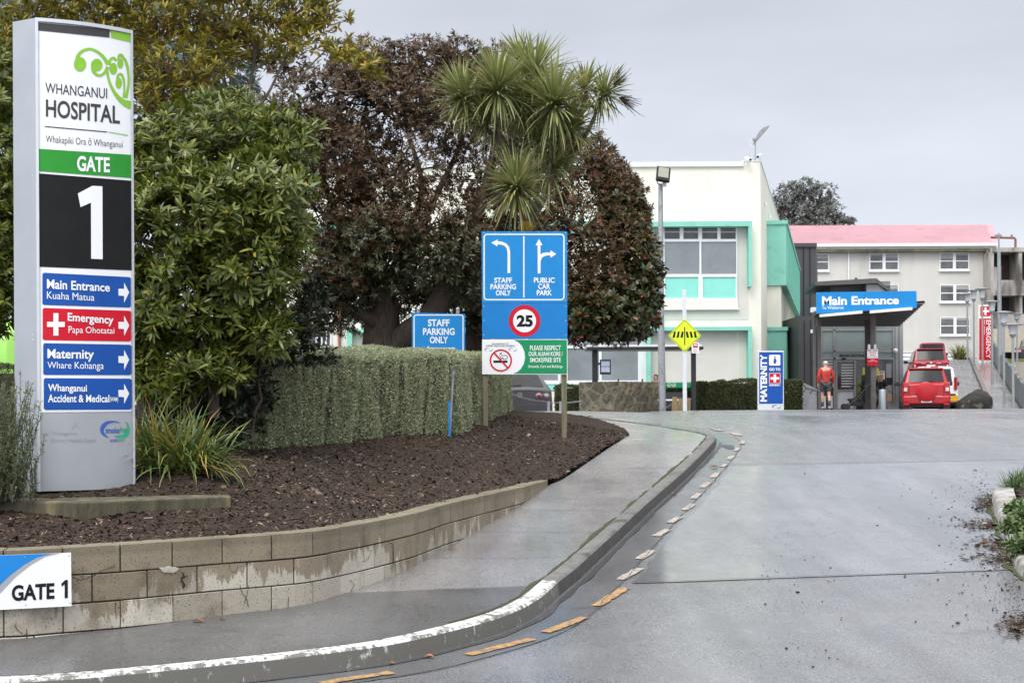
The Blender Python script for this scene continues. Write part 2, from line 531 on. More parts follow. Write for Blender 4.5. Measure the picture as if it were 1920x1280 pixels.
def sheet(name, xs, ys, mat, off=0.0):
    xx, yy = np.meshgrid(xs, ys)
    V = np.stack([xx, yy, Gz(xx, yy) + off], -1).reshape(-1, 3)
    nx, ny = len(xs), len(ys)
    i = np.arange((nx - 1) * (ny - 1)); r, c = i // (nx - 1), i % (nx - 1)
    q = np.stack([r * nx + c, r * nx + c + 1, (r + 1) * nx + c + 1, (r + 1) * nx + c], 1)
    return tag(raw_mesh(name, V, q, mat, smooth=True), kind="structure")
ground = sheet("ground", np.concatenate([[-600, -200, -80, -40], np.arange(-24, 30, .75), [40, 80, 200, 600]]),
      np.concatenate([[-60, -20, 0], np.arange(3, 60, .25), [65, 75, 90, 120, 200, 400, 900]]), M_ASPH)

def strip(name, L, Rr, mat, zf, n=8, kind="structure"):
    """sheet between two plan curves of equal count"""
    L, Rr = np.asarray(L), np.asarray(Rr)
    t = np.linspace(0, 1, n + 1)[None, :, None]
    xy = L[:, None, :2] * (1 - t) + Rr[:, None, :2] * t
    V = np.concatenate([xy, zf(xy[..., 0], xy[..., 1])[..., None]], -1).reshape(-1, 3)
    nx, ny = n + 1, len(L)
    i = np.arange((nx - 1) * (ny - 1)); r, c = i // (nx - 1), i % (nx - 1)
    q = np.stack([r * nx + c, r * nx + c + 1, (r + 1) * nx + c + 1, (r + 1) * nx + c], 1)
    return tag(raw_mesh(name, V, q, mat, smooth=True), kind=kind)

# ------------------------------------------------------------------ kerb line
_kpx = [(-600, 1345), (-200, 1328), (100, 1312), (300, 1294), (500, 1273), (640, 1255), (740, 1240), (840, 1217), (940, 1187), (1007, 1155),
        (1049, 1118), (1088, 1085), (1143, 1032), (1218, 960), (1286, 898), (1325, 858), (1343, 834)]
_kp = [hitG(*p) for p in _kpx]
_e = _kp[-1]
_kp += [Vector((_e.x + .10, _e.y + 1.1, 0)), Vector((_e.x - .05, _e.y + 2.2, 0)), Vector((_e.x - .6, _e.y + 3.6, 0)), Vector((_e.x - 1.6, _e.y + 5.0, 0)),
        Vector((_e.x - 3.2, _e.y + 6.3, 0)), Vector((_e.x - 5.2, _e.y + 7.3, 0)), Vector((_e.x - 8.0, _e.y + 8.0, 0))]
KC = spline([(p.x, p.y) for p in _kp], 0.12)
KN = left_normals(KC)
_prof = [(0.0, -.03), (.014, .90), (.026, .985), (.036, 1.0), (.150, 1.0), (.155, -.2)]
def kerb_rows(c, nrm):
    g = Gz(c[:, 0], c[:, 1]); k = kerbh(c[:, 1])
    rows = []
    for i in range(len(c)):
        w = 0.0025 * mnoise.noise(Vector((c[i, 0] * 5, c[i, 1] * 5, 0)))
        rows.append([(c[i, 0] + nrm[i, 0] * (o + w), c[i, 1] + nrm[i, 1] * (o + w), g[i] + k[i] * z + (0.006 if z == 1.0 else 0)) for o, z in _prof])
    return rows
def worn_kerb():
    """white paint that survives on the flat top and in flecks on the scuffed face"""
    m, n, l, b = nodemat("kerb_painted")
    tc = n.new("ShaderNodeTexCoord"); ge = n.new("ShaderNodeNewGeometry"); sp = n.new("ShaderNodeSeparateXYZ"); l.new(ge.outputs["True Normal"], sp.inputs[0])
    def noise(sc, sx=(1, 1, 1)):
        mp = n.new("ShaderNodeMapping"); mp.inputs["Scale"].default_value = sx; l.new(tc.outputs["Object"], mp.inputs["Vector"])
        q = n.new("ShaderNodeTexNoise"); q.inputs["Scale"].default_value = sc; q.inputs["Detail"].default_value = 9; q.inputs["Roughness"].default_value = .7; l.new(mp.outputs[0], q.inputs["Vector"]); return q.outputs["Fac"]
    def ma(op, a, c):
        q = n.new("ShaderNodeMath"); q.operation = op
        for i, v in enumerate((a, c)):
            if isinstance(v, float): q.inputs[i].default_value = v
            else: l.new(v, q.inputs[i])
        return q.outputs[0]
    up = ma('MULTIPLY', ma('ABSOLUTE', sp.outputs["Z"], 0.0), .14)
    f = ma('ADD', ma('ADD', ma('MULTIPLY', noise(22, (1, 1, .45)), .6), ma('MULTIPLY', noise(4.5), .4)), up)
    mr = n.new("ShaderNodeMapRange"); mr.inputs["From Min"].default_value = .575; mr.inputs["From Max"].default_value = .64; l.new(f, mr.inputs["Value"])
    mx = n.new("ShaderNodeMix"); mx.data_type = 'RGBA'; mx.inputs["A"].default_value = (.12, .115, .10, 1); mx.inputs["B"].default_value = (.55, .55, .53, 1); l.new(mr.outputs[0], mx.inputs["Factor"])
    l.new(mx.outputs["Result"], b.inputs["Base Color"]); b.inputs["Roughness"].default_value = .55
    bp = n.new("ShaderNodeBump"); bp.inputs["Strength"].default_value = .4; bp.inputs["Distance"].default_value = .004; l.new(noise(90), bp.inputs["Height"]); l.new(bp.outputs[0], b.inputs["Normal"])
    return m
_split = int(np.argmin(np.linalg.norm(KC - np.array([_kp[10].x, _kp[10].y]), axis=1)))
M_KFACE = pm("kerb_face_grime_shade", (.050, .044, .037), .55, var=.3, scale=8, bump=.35, bscale=120)  # face colour: wet grime, with the upright face's shade put in as well
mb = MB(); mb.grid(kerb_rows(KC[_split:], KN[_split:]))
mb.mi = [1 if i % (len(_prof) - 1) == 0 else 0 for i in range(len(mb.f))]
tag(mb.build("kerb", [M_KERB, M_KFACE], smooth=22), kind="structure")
mb = MB(); mb.grid(kerb_rows(KC[:_split + 1], KN[:_split + 1]))
mb.extr([tuple(r) for r in kerb_rows(KC[_split:_split + 2], KN[_split:_split + 2])[0]], (0.001, 0.001, 0))
M_KP = worn_kerb()
tag(mb.build("painted_kerb", M_KP, smooth=22), kind="structure")
# gutter and its wet channel
strip("gutter", KC + KN * .02, KC - KN * .40, M_GUT, lambda x, y: Gz(x, y) + .004, 4)
M_WET = pm("standing_water", (.06, .062, .066), .06, var=.1, scale=3, spec=.6)
strip("gutter_water", KC - KN * .035, KC - KN * (.085 + .03 * np.array([mnoise.noise(Vector((x * 2.1, y * 2.1, 3))) for x, y in KC]))[:, None], M_WET, lambda x, y: Gz(x, y) + .009, 2)
M_CRACK = pm("crack_tar", (.018, .018, .018), .5)
def wig(c, nrm, off, amp, fr, seed=0.0):
    return c + nrm * (off + amp * np.array([mnoise.noise(Vector((x * fr, y * fr, seed))) for x, y in c]))[:, None]
_ck = KC[int(_split * .55):int(_split + (len(KC) - _split) * .62)]; _cn = KN[int(_split * .55):int(_split + (len(KC) - _split) * .62)]
_a = wig(_ck, _cn, -.41, .022, 3.3); strip("road_edge_crack", _a, _a - _cn * .007, M_CRACK, lambda x, y: Gz(x, y) + .012, 1)

# ------------------------------------------------------------------ retaining wall line (level top, 1.0 m below the eye)
WTOP = EYE - 1.0
_wpx = [(-700, 1205), (-350, 1209), (0, 1200), (100, 1192), (250, 1176), (400, 1156), (560, 1136), (640, 1115), (700, 1094), (780, 1060), (836, 1026), (880, 1003), (920, 980), (979, 945), (1027, 911)]
_wp = [hitG(a, b, kerbh) for a, b in _wpx]
WC = spline([(p.x, p.y) for p in _wp], 0.05)
WN = left_normals(WC)
_bpx = [(1056, 898), (1100, 868), (1140, 841), (1165, 825), (1180, 815)]
_bp = [hitG(a, b, kerbh) for a, b in _bpx]
_tip = _bp[-1]
BED_FAR = [tuple(hitG(a, b, kerbh))[:2] for a, b in ((1174, 808), (1150, 797), (1120, 787.5), (1092, 781.5))]
BED_FAR += [(BED_FAR[-1][0] - .45, BED_FAR[-1][1] + .8), (BED_FAR[-1][0] - 1.6, BED_FAR[-1][1] + 1.3)]
# footpath: kerb back to wall / bed edge, then the open corner behind the bed
_inner = spline([(p.x, p.y) for p in _wp] + [(p.x, p.y) for p in _bp] + BED_FAR, 0.12)
_n = 260
def resample(c, n):
    s = np.concatenate([[0], np.cumsum(np.linalg.norm(np.diff(c, axis=0), axis=1))]); q = np.linspace(0, s[-1], n)
    return np.stack([np.interp(q, s, c[:, k]) for k in range(2)], 1)
def pathz(x, y): return Gz(x, y) + kerbh(y)
_kb = KC + KN * .150
strip("footpath", resample(_inner, _n), resample(_kb, _n), M_PATH, pathz, 14)
M_PATH2 = asphalt("asphalt_path_near", (.105, .103, .102), .42, .24, 75, .3)
_ri, _rk = resample(_inner, _n), resample(_kb, _n)
_m = [i for i in range(_n) if (_ri[i, 1] + _rk[i, 1]) / 2 < hitG(840, 1103, kerbh).y]
_pth = np.stack([_ri[_m[-1]], _rk[_m[-1]]])
strip("footpath", _ri[_m], _rk[_m], M_PATH2, lambda x, y: pathz(x, y) + .004, 14)
M_JOINT = pm("joint_line", (.16, .155, .15), .6)
M_MOSS = pm("moss", (.075, .095, .018), .9, var=.4, scale=30, bump=.6, bscale=150, col2=(.045, .05, .015))
def seam(name, a, b, w, mat, zf, off, n=40):
    a, b = np.array(a[:2]), np.array(b[:2]); t = np.linspace(0, 1, n)[:, None]; c = a * (1 - t) + b * t
    nn = np.array([-(b - a)[1], (b - a)[0]]); nn = nn / np.linalg.norm(nn)
    c = c + nn * np.array([.01 * mnoise.noise(Vector((x * 3, y * 3, 9))) for x, y in c])[:, None]
    return strip(name, c - nn * w / 2, c + nn * w / 2, mat, lambda x, y: zf(x, y) + off, 1)
for (a, b) in (((868, 996), (1127, 998)), ((800, 1046), (1085, 1044)), ((905, 955), (1160, 957)), ((1000, 935), (1195, 936)), ((1090, 878), (1252, 876))):
    p, q = hitG(*a, kerbh), hitG(*b, kerbh)
    seam("footpath_joint", p, q, .012, M_JOINT, pathz, .004)
# moss along the back of the kerb
_mw = np.array([max(0.0, .022 + .05 * mnoise.noise(Vector((x * 2.3, y * 2.3, 1))) + .02 * mnoise.noise(Vector((x * 9, y * 9, 1)))) for x, y in KC])
_s0, _s1 = int(_split * .72), int(_split + (len(KC) - _split) * .62)
strip("kerb_moss", (KC + KN * .165)[_s0:_s1], (KC + KN * (.165 + _mw)[:, None])[_s0:_s1], M_MOSS, lambda x, y: Gz(x, y) + kerbh(y) + .007, 1)

# ------------------------------------------------------------------ resurfaced strip of road, seams, markings
_nl, _nr = hitG(1180, 1092), hitG(2050, 1052)
_fl, _fr = hitG(1330, 872), hitG(2050, 857)
def off_kerb(d): return KC - KN * d
_sel = [i for i in range(len(KC)) if _nl.y <= KC[i, 1] - .0 and KC[i, 1] <= _fl.y and i > _split * .8]
_Ls = wig(KC[_sel], KN[_sel], -.50, .05, 2.0, 5.)
_ty = (_Ls[:, 1] - _Ls[0, 1]) / (_Ls[-1, 1] - _Ls[0, 1])
_Rs = np.stack([_nr.x + (_fr.x - _nr.x) * _ty + 2, _nr.y + (_fr.y - _nr.y) * _ty], 1)
strip("resurfaced_road", _Ls, _Rs, M_ASPH2, lambda x, y: Gz(x, y) + .006, 40)
seam("road_seam", _nl, (_nr.x + 2, _nr.y), .007, M_CRACK, Gz, .010)
seam("road_seam", _fl, (_fr.x + 2, _fr.y), .02, pm("seam_pale", (.13, .13, .13), .5), Gz, .010)
M_YEL = pm("worn_yellow_paint", (.40, .215, .07), .5, var=.25, scale=20, bump=.3, bscale=160, dirt=((.17, .13, .09), 22.0, .47))
M_CRM = pm("worn_cream_paint", (.38, .325, .275), .5, var=.25, scale=20, bump=.3, bscale=160, dirt=((.17, .15, .14), 22.0, .50))
_dash = [((600, 1283), (735, 1262), M_YEL), ((878, 1230), (998, 1200), M_YEL), ((1022, 1187), (1097, 1159), M_YEL), ((1117, 1137), (1173, 1104), M_YEL), ((1163, 1088), (1200, 1067), M_CRM),
         ((1198, 1049), (1223, 1033), M_CRM), ((1230, 1006), (1253, 993), M_CRM), ((1255, 981), (1276, 969), M_CRM), ((1283, 957), (1300, 946), M_CRM), ((1300, 936), (1312, 926), M_CRM),
         ((1316, 915), (1329, 905), M_CRM), ((1336, 896), (1346, 887), M_CRM), ((1352, 876), (1362, 871), M_CRM), ((1366, 862), (1374, 855), M_CRM), ((1379, 846), (1386, 840), M_CRM), ((1391, 833), (1393, 826), M_CRM)]
for a, b, m in _dash:
    p, q = hitG(*a), hitG(*b)
    v = (q - p); v.z = 0; nn = Vector((-v.y, v.x, 0)).normalized()
    t = np.linspace(0, 1, 12)[:, None]
    c = np.array([[p.x, p.y]]) * (1 - t) + np.array([[q.x, q.y]]) * t
    nv = np.array([[nn.x, nn.y]])
    wl_ = (.044 + .005 * RNG.standard_normal((12, 1))); wr_ = (.044 + .005 * RNG.standard_normal((12, 1)))
    strip("road_marking", c - nv * wl_, c + nv * wr_, m, lambda x, y: Gz(x, y) + .011, 2)
for q in (((1367, 812), (1382, 811), (1395, 818), (1376, 816)), ((1324, 801), (1340, 804), (1361, 808), (1344, 808))):
    ps = [hitG(*a) for a in q]
    mb = MB(); mb.add([(p.x, p.y, Gz(p.x, p.y) + .011) for p in ps], [(0, 1, 2, 3)]); tag(mb.build("road_marking", M_CRM), kind="structure")
# shallow puddles lying in the hollows of the old surface beside the gutter
def puddle(px, py, rx, ry, seed):
    c = hitG(px, py); n = 40; vs = []
    for k in range(n):
        a = 2 * PI * k / n; r = 1 + .45 * mnoise.noise(Vector((math.cos(a) * 1.3, math.sin(a) * 1.3, seed)))
        x, y = c.x + rx * r * math.cos(a), c.y + ry * r * math.sin(a); vs.append((x, y, Gz(x, y) + .009))
    mb = MB(); mb.add(vs + [(c.x, c.y, float(Gz(c.x, c.y)) + .009)], [(k, (k + 1) % n, n) for k in range(n)]); tag(mb.build("puddle", M_WET), kind="structure")
puddle(60, 1228, .36, .10, 4); puddle(760, 1090, .22, .06, 5)
puddle(1366, 838, .10, .35, 7)

# ------------------------------------------------------------------ planting bed of bark mulch
_ctrl = [(tuple(P(x, 985, d))[:2], EYE + zz) for x, d, zz in []]
def cp(px, py, d): p = P(px, py, d); return (p.x, p.y, p.z)
CT = [cp(350, 892, 12.6), cp(480, 925, 12.4), cp(440, 950, 11.9), cp(155, 980, 11.05), cp(0, 985, 10.9), cp(470, 850, 17.4), cp(640, 840, 18.5), cp(800, 816, 20), cp(905, 799, 22.4),
      cp(1060, 822, 22.5), cp(985, 790, 24.0), cp(960, 770, 26.0), cp(1030, 776, 27), cp(560, 905, 14.0), cp(760, 870, 17), cp(930, 850, 19.2), cp(700, 925, 14.2), cp(1000, 850, 20.5),
      cp(0, 800, 15), cp(-300, 800, 15), cp(-300, 985, 10.9), cp(300, 790, 18), cp(600, 770, 22), cp(300, 760, 25), cp(800, 762, 25), cp(-300, 770, 25)]
CT += [(WC[i, 0] + WN[i, 0] * .12, WC[i, 1] + WN[i, 1] * .12, WTOP - .02) for i in range(0, len(WC), 12)]
CT += [(p.x - .05, p.y, p.z + .03) for p in _bp] + [(x, y, float(pathz(x, y)) + .03) for x, y in BED_FAR]
CT = np.array(CT)
_D = np.linalg.norm(CT[:, None, :2] - CT[None, :, :2], axis=-1)
_Wt = np.linalg.solve(np.block([[_D + np.eye(len(CT)) * -.02, np.ones((len(CT), 1))], [np.ones((1, len(CT))), np.zeros((1, 1))]]), np.append(CT[:, 2], 0))
def Bz(x, y):
    x = np.asarray(x, float); y = np.asarray(y, float); sh = x.shape
    q = np.stack([x.ravel(), y.ravel()], 1)
    out = np.concatenate([np.linalg.norm(c[:, None] - CT[None, :, :2], axis=-1) @ _Wt[:-1] + _Wt[-1] for c in np.array_split(q, max(1, len(q) // 4000))])
    return out.reshape(sh)
BED = [tuple(WC[i] + WN[i] * .10) for i in range(0, len(WC), 4)] + [tuple(WC[-1] + np.array([.02, .06]))] + [(p.x, p.y) for p in _bp] + BED_FAR + [(-3.5, 31), (-14, 30), (-14, 9)]
gx, gy = np.arange(-9, 4.5, .055), np.arange(9.2, 31.2, .06)
xx, yy = np.meshgrid(gx, gy)
ins = inside(BED, xx, yy)
bz = Bz(xx, yy)
rough_n = np.array([mnoise.fractal(Vector((a * 2.2, b * 2.2, 0)), .9, 2.0, 5) for a, b in zip(xx.ravel(), yy.ravel())]).reshape(xx.shape)
bz = bz + rough_n * .014 + RNG.uniform(-.007, .007, xx.shape)
nx = len(gx)
ok = ins[:-1, :-1] & ins[1:, :-1] & ins[:-1, 1:] & ins[1:, 1:]
r, c = np.nonzero(ok)
q = np.stack([r * nx + c, r * nx + c + 1, (r + 1) * nx + c + 1, (r + 1) * nx + c], 1)
used, inv = np.unique(q, return_inverse=True)
M_MULCH = pm("bark_mulch", (.038, .025, .017), .85, var=.5, scale=26, bump=1.0, bscale=90, spec=.25, dirt=((.052, .032, .021), 1.1, .54))
tag(raw_mesh("garden_bed", np.stack([xx, yy, bz], -1).reshape(-1, 3)[used], inv.reshape(q.shape), M_MULCH, smooth=True), kind="structure")

def leafmat(name, stops, rough=.45, trans=.25, spec=.4, island=True):
    """leaf material; every leaf (mesh island) takes its own tint from the ramp"""
    m, n, l, b = nodemat(name)
    g = n.new("ShaderNodeNewGeometry"); r = n.new("ShaderNodeValToRGB")
    els = r.color_ramp.elements
    for i, (p, c) in enumerate(stops):
        el = els[i] if i < 2 else els.new(p)
        el.position = p; el.color = (*c, 1)
    l.new(g.outputs["Random Per Island"], r.inputs["Fac"])
    l.new(r.outputs["Color"], b.inputs["Base Color"])
    b.inputs["Roughness"].default_value = rough; b.inputs["Specular IOR Level"].default_value = spec
    if trans:
        t = n.new("ShaderNodeBsdfTranslucent"); mx = n.new("ShaderNodeMixShader"); mx.inputs[0].default_value = trans
        l.new(r.outputs["Color"], t.inputs["Color"]); l.new(b.outputs[0], mx.inputs[1]); l.new(t.outputs[0], mx.inputs[2])
        l.new(mx.outputs[0], n["Material Output"].inputs["Surface"])
    return m

def rot_rand(n):
    """random orthonormal frames"""
    a = RNG.standard_normal((n, 3)); a /= np.linalg.norm(a, axis=1)[:, None]
    b = RNG.standard_normal((n, 3)); b -= a * (a * b).sum(1)[:, None]; b /= np.linalg.norm(b, axis=1)[:, None]
    return a, b, np.cross(a, b)

# bark chips on the bed (nobody could count them)
n = 110000
cx = RNG.uniform(-5.5, 4.2, n); cy = 10 + 15 * RNG.random(n) ** 1.25
k = inside(BED, cx, cy); cx, cy = cx[k], cy[k]; n = len(cx)
cz = Bz(cx, cy) + np.array([mnoise.fractal(Vector((a * 2.2, b * 2.2, 0)), .9, 2.0, 5) for a, b in zip(cx, cy)]) * .014 + .006
an = RNG.uniform(0, PI, n); ln = RNG.gamma(1.6, .0055, n) + .004; wd = ln * RNG.uniform(.12, .45, n) + .002
u = np.stack([np.cos(an), np.sin(an), RNG.normal(0, .35, n)], 1); w = np.stack([-np.sin(an), np.cos(an), RNG.normal(0, .35, n)], 1)
c0 = np.stack([cx, cy, cz], 1)
V = np.stack([c0 - u * ln[:, None] - w * wd[:, None] * .6, c0 + u * ln[:, None] - w * wd[:, None], c0 + u * ln[:, None] * .9 + w * wd[:, None] * .7, c0 - u * ln[:, None] + w * wd[:, None]], 1).reshape(-1, 3)
M_CHIP = leafmat("bark_chip", [(0, (.016, .011, .009)), (.5, (.040, .025, .018)), (.78, (.085, .052, .034)), (.94, (.15, .105, .07)), (1.0, (.32, .27, .20))], .75, 0, .3)
tag(raw_mesh("bark_chips", V, np.arange(4 * n).reshape(-1, 4), M_CHIP), "dark brown bark chips scattered over the planting bed", "bark", kind="stuff")

# ------------------------------------------------------------------ concrete block retaining wall
def wall_mat():
    m, n, l, b = nodemat("block_concrete")
    tc = n.new("ShaderNodeTexCoord"); sp = n.new("ShaderNodeSeparateXYZ"); l.new(tc.outputs["Object"], sp.inputs[0])
    def noise(sc, det=5, sx=(1, 1, 1), ro=.6):
        mp = n.new("ShaderNodeMapping"); mp.inputs["Scale"].default_value = sx; l.new(tc.outputs["Object"], mp.inputs["Vector"])
        q = n.new("ShaderNodeTexNoise"); q.inputs["Scale"].default_value = sc; q.inputs["Detail"].default_value = det; q.inputs["Roughness"].default_value = ro
        l.new(mp.outputs[0], q.inputs["Vector"]); return q.outputs["Fac"]
    def mr(v, a, bb, c, d):
        q = n.new("ShaderNodeMapRange"); q.inputs["From Min"].default_value = a; q.inputs["From Max"].default_value = bb
        q.inputs["To Min"].default_value = c; q.inputs["To Max"].default_value = d; l.new(v, q.inputs["Value"]); return q.outputs[0]
    def mix(f, a, bb):
        q = n.new("ShaderNodeMix"); q.data_type = 'RGBA'
        if isinstance(f, float): q.inputs["Factor"].default_value = f
        else: l.new(f, q.inputs["Factor"])
        for k, v in (("A", a), ("B", bb)):
            if isinstance(v, tuple): q.inputs[k].default_value = (*v, 1)
            else: l.new(v, q.inputs[k])
        return q.outputs["Result"]
    def add(a, bb):
        q = n.new("ShaderNodeMath"); q.operation = 'ADD'; l.new(a, q.inputs[0])
        if isinstance(bb, float): q.inputs[1].default_value = bb
        else: l.new(bb, q.inputs[1])
        return q.outputs[0]
    damp = (.265, .222, .158); dry = (.53, .485, .41)
    drip = noise(1.0, 6, (7.0, 7.0, 1.6), .7)
    # water soaks in from the top: the damp tide line wanders over the second course
    tide = add(add(mr(sp.outputs["Z"], WTOP - .64, WTOP - .04, -.30, .22), drip), mr(noise(1.3, 3), .3, .7, -.16, .16))
    f = mr(tide, .47, .51, 0, 1)
    dn = noise(3.0, 6); col = mix(f, dry, damp)
    g = n.new("ShaderNodeNewGeometry")
    col = mix(mr(g.outputs["Random Per Island"], 0, 1, 0, .55), col, (.17, .14, .10))
    col = mix(mr(dn, .50, .66, 0, .55), col, (.115, .092, .060))
    col = mix(mr(noise(70, 3), .60, .66, 0, .8), col, (.05, .042, .03))
    col = mix(mr(noise(110, 3), .64, .70, 0, .5), col, (.48, .45, .40))
    col = mix(mr(sp.outputs["Z"], WTOP - .035, WTOP - .005, 0, .35), col, (.10, .095, .06))
    l.new(col, b.inputs["Base Color"]); b.inputs["Roughness"].default_value = .8; b.inputs["Specular IOR Level"].default_value = .3
    bp = n.new("ShaderNodeBump"); bp.inputs["Strength"].default_value = .7; bp.inputs["Distance"].default_value = .006
    l.new(noise(95, 4), bp.inputs["Height"]); l.new(bp.outputs[0], b.inputs["Normal"])
    return m
M_BLOCK = wall_mat()
wall = thing("retaining_wall", (float(WC[len(WC) // 2, 0]), float(WC[len(WC) // 2, 1]), WTOP - .8), "low curved retaining wall of damp brown concrete blocks holding up the bark bed", "retaining wall")
_ws = np.concatenate([[0], np.cumsum(np.linalg.norm(np.diff(WC, axis=0), axis=1))])
def wat(s):
    s = min(max(s, 0), _ws[-1])
    p = np.array([np.interp(s, _ws, WC[:, 0]), np.interp(s, _ws, WC[:, 1])]); nn = np.array([np.interp(s, _ws, WN[:, 0]), np.interp(s, _ws, WN[:, 1])])
    return p, nn / np.linalg.norm(nn)
mb = MB(); core = MB()
for row in range(5):
    z1 = WTOP - row * .2; z0 = z1 - .2
    s = -.2 + (.2 if row % 2 else 0)
    while s < _ws[-1]:
        e_ = min(s + .4, _ws[-1]); s0 = max(s, 0)
        if e_ - s0 > .04:
            jit = random.uniform(-.003, .004); gp = random.uniform(.0025, .007); dz = random.uniform(-.002, .002)
            k = 5; rows = []
            for i in range(k):
                p, nn = wat(s0 + gp + (e_ - s0 - 2 * gp) * i / (k - 1))
                a, b2 = p + nn * jit, p + nn * .19
                zt = z1 - (.003 if row else random.uniform(0, .003)) + dz
                rows.append([(a[0], a[1], z0 + .007), (a[0], a[1], zt), (b2[0], b2[1], zt), (b2[0], b2[1], z0 + .004)])
            o = len(mb.v)
            mb.grid([r_ + [r_[0]] for r_ in rows]); mb.add(rows[0], [(0, 1, 2, 3)]); mb.add(rows[-1], [(0, 1, 2, 3)])
        s += .4
blocks = mb.build("block_courses", M_BLOCK, wall, bevel=.004, seg=1)
rows = []
for i in range(0, len(WC), 6):
    p, nn = WC[i], WN[i]; a, b2 = p + nn * .014, p + nn * .17
    rows.append([(a[0], a[1], WTOP - .95), (a[0], a[1], WTOP - .012), (b2[0], b2[1], WTOP - .012)])
core.grid(rows); core.build("mortar", pm("dark_mortar", (.03, .027, .02), .9), wall)

# cracks and a broken-out hole in the old blocks
class WallFace:
    def map(s, pts, lift=0.0):
        pts = np.asarray(pts, float); rx, rz_ = ray(pts[:, 0], pts[:, 1]); c = WC - WN * lift; q = c[:, 0] / c[:, 1]
        y = np.interp(rx, q, c[:, 1]); return np.stack([rx * y, y, EYE + rz_ * y], 1)
WF = WallFace()
M_CRK = pm("wall_crack", (.022, .018, .012), .9)
for path, w in ((((136, 1081), (148, 1086), (156, 1085), (163, 1083), (180, 1076), (190, 1070), (203, 1065), (216, 1061)), 1.3), (((156, 1062), (156, 1085)), .9), (((341, 1072), (345, 1079), (340, 1086), (346, 1096), (343, 1102)), 3.2), (((343, 1083), (352, 1079)), 2.0),
                 (((450, 1096), (455, 1112), (462, 1121), (466, 1136)), 1.3), (((466, 1096), (463, 1114), (458, 1132)), 1.0), (((31, 1165), (29, 1175), (40, 1186), (50, 1188)), 1.1), (((50, 1178), (51, 1202)), 1.4), (((656, 1086), (664, 1096), (658, 1108), (657, 1118)), 1.0),
                 (((729, 1016), (737, 1023), (738, 1058)), 1.2), (((680, 1052), (690, 1048), (697, 1030)), .8), (((430, 1058), (432, 1068), (443, 1072), (446, 1060)), .9), (((222, 1120), (216, 1132), (218, 1160)), 1.1), (((540, 1140), (541, 1118)), 1.2)):
    pp = spline([(a, b) for a, b in path], 1.2); pp = pp + RNG.normal(0, .35, pp.shape)
    G2().stroke([tuple(p) for p in pp], list(w * RNG.uniform(.5, 1.25, len(pp)))).put("crack", WF, M_CRK, wall, .0065)
M_PATCHL = pm("lime_bloom", (.46, .42, .35), .9, var=.2, scale=30, bump=.4, bscale=90)
for (cx_, cy_, rx_, ry_) in ((317, 1067, 17, 6),):
    pts = []
    for k in range(30):
        a = 2 * PI * k / 30; r = 1 + .38 * mnoise.noise(Vector((math.cos(a) * 1.6, math.sin(a) * 1.6, cx_))) + .12 * mnoise.noise(Vector((math.cos(a) * 5, math.sin(a) * 5, cx_))); pts.append((cx_ + rx_ * r * math.cos(a), cy_ + ry_ * r * math.sin(a)))
    G2().poly(pts).put("pale_patch", WF, M_PATCHL, wall, .0052)

# gate 1 plate on the wall
PLT = Plane(-120, 9.63, 134, 9.925)
M_WHITE = pm("sign_white", (.80, .80, .80), .45, spec=.25, var=.02, scale=3)
M_BLACK = pm("sign_black", (.012, .012, .013), .5, spec=.15, var=.1)
M_SKY = pm("sign_sky_blue", (.015, .215, .60), .45, spec=.25, var=.05, scale=2)
M_GREYB = pm("sign_grey", (.35, .36, .38), .4, var=.04)
M_SCREW = pm("screw_metal", (.45, .45, .45), .35, 1.0)
g1 = thing("gate_sign", PLT.pt(-50, 1140), "white wall plate with blue corner and black words GATE 1 fixed to the block wall", "sign")
pl = G2().panel(((-150, 1046), (133, 1035), (134, 1135), (-150, 1150)), 0, 4).put("plate", PLT, M_WHITE, g1, .012)
mod = pl.modifiers.new("thick", 'SOLIDIFY'); mod.thickness = .006; mod.offset = 0
cr = [(98, 1036.4), (70, 1044), (45, 1058), (20, 1077), (0, 1096), (-40, 1135), (-60, 1147)]
cr2 = [(115, 1035.7), (84, 1043), (58, 1058), (30, 1080), (6, 1105), (-25, 1140), (-33, 1145)]
G2().poly([(-148, 1046)] + [(98, 1036.4)] + cr[1:] + [(-148, 1149)]).put("blue_field", PLT, M_SKY, pl, .017)
g = G2()
for i in range(len(cr) - 1): g.add([cr[i], cr2[i], cr2[i + 1], cr[i + 1]], [(0, 1, 2, 3)])
g.put("grey_band", PLT, M_GREYB, pl, .0165)
g = G2(); g.text("GATE", ((22, 1096), (102, 1091), (102, 1121.5), (22, 1126)), .035); g.poly([(114.5, 1093), (122, 1086), (127, 1085.6), (127, 1119.6), (121, 1120), (121, 1094), (115.5, 1098.5)])
g.put("lettering", PLT, M_BLACK, pl, .0175)
for x, y in ((129, 1041), (131, 1129), (48, 1133), (46, 1043)): G2().disc(x, y, 1.2, n=8).put("screw", PLT, M_SCREW, pl, .018)
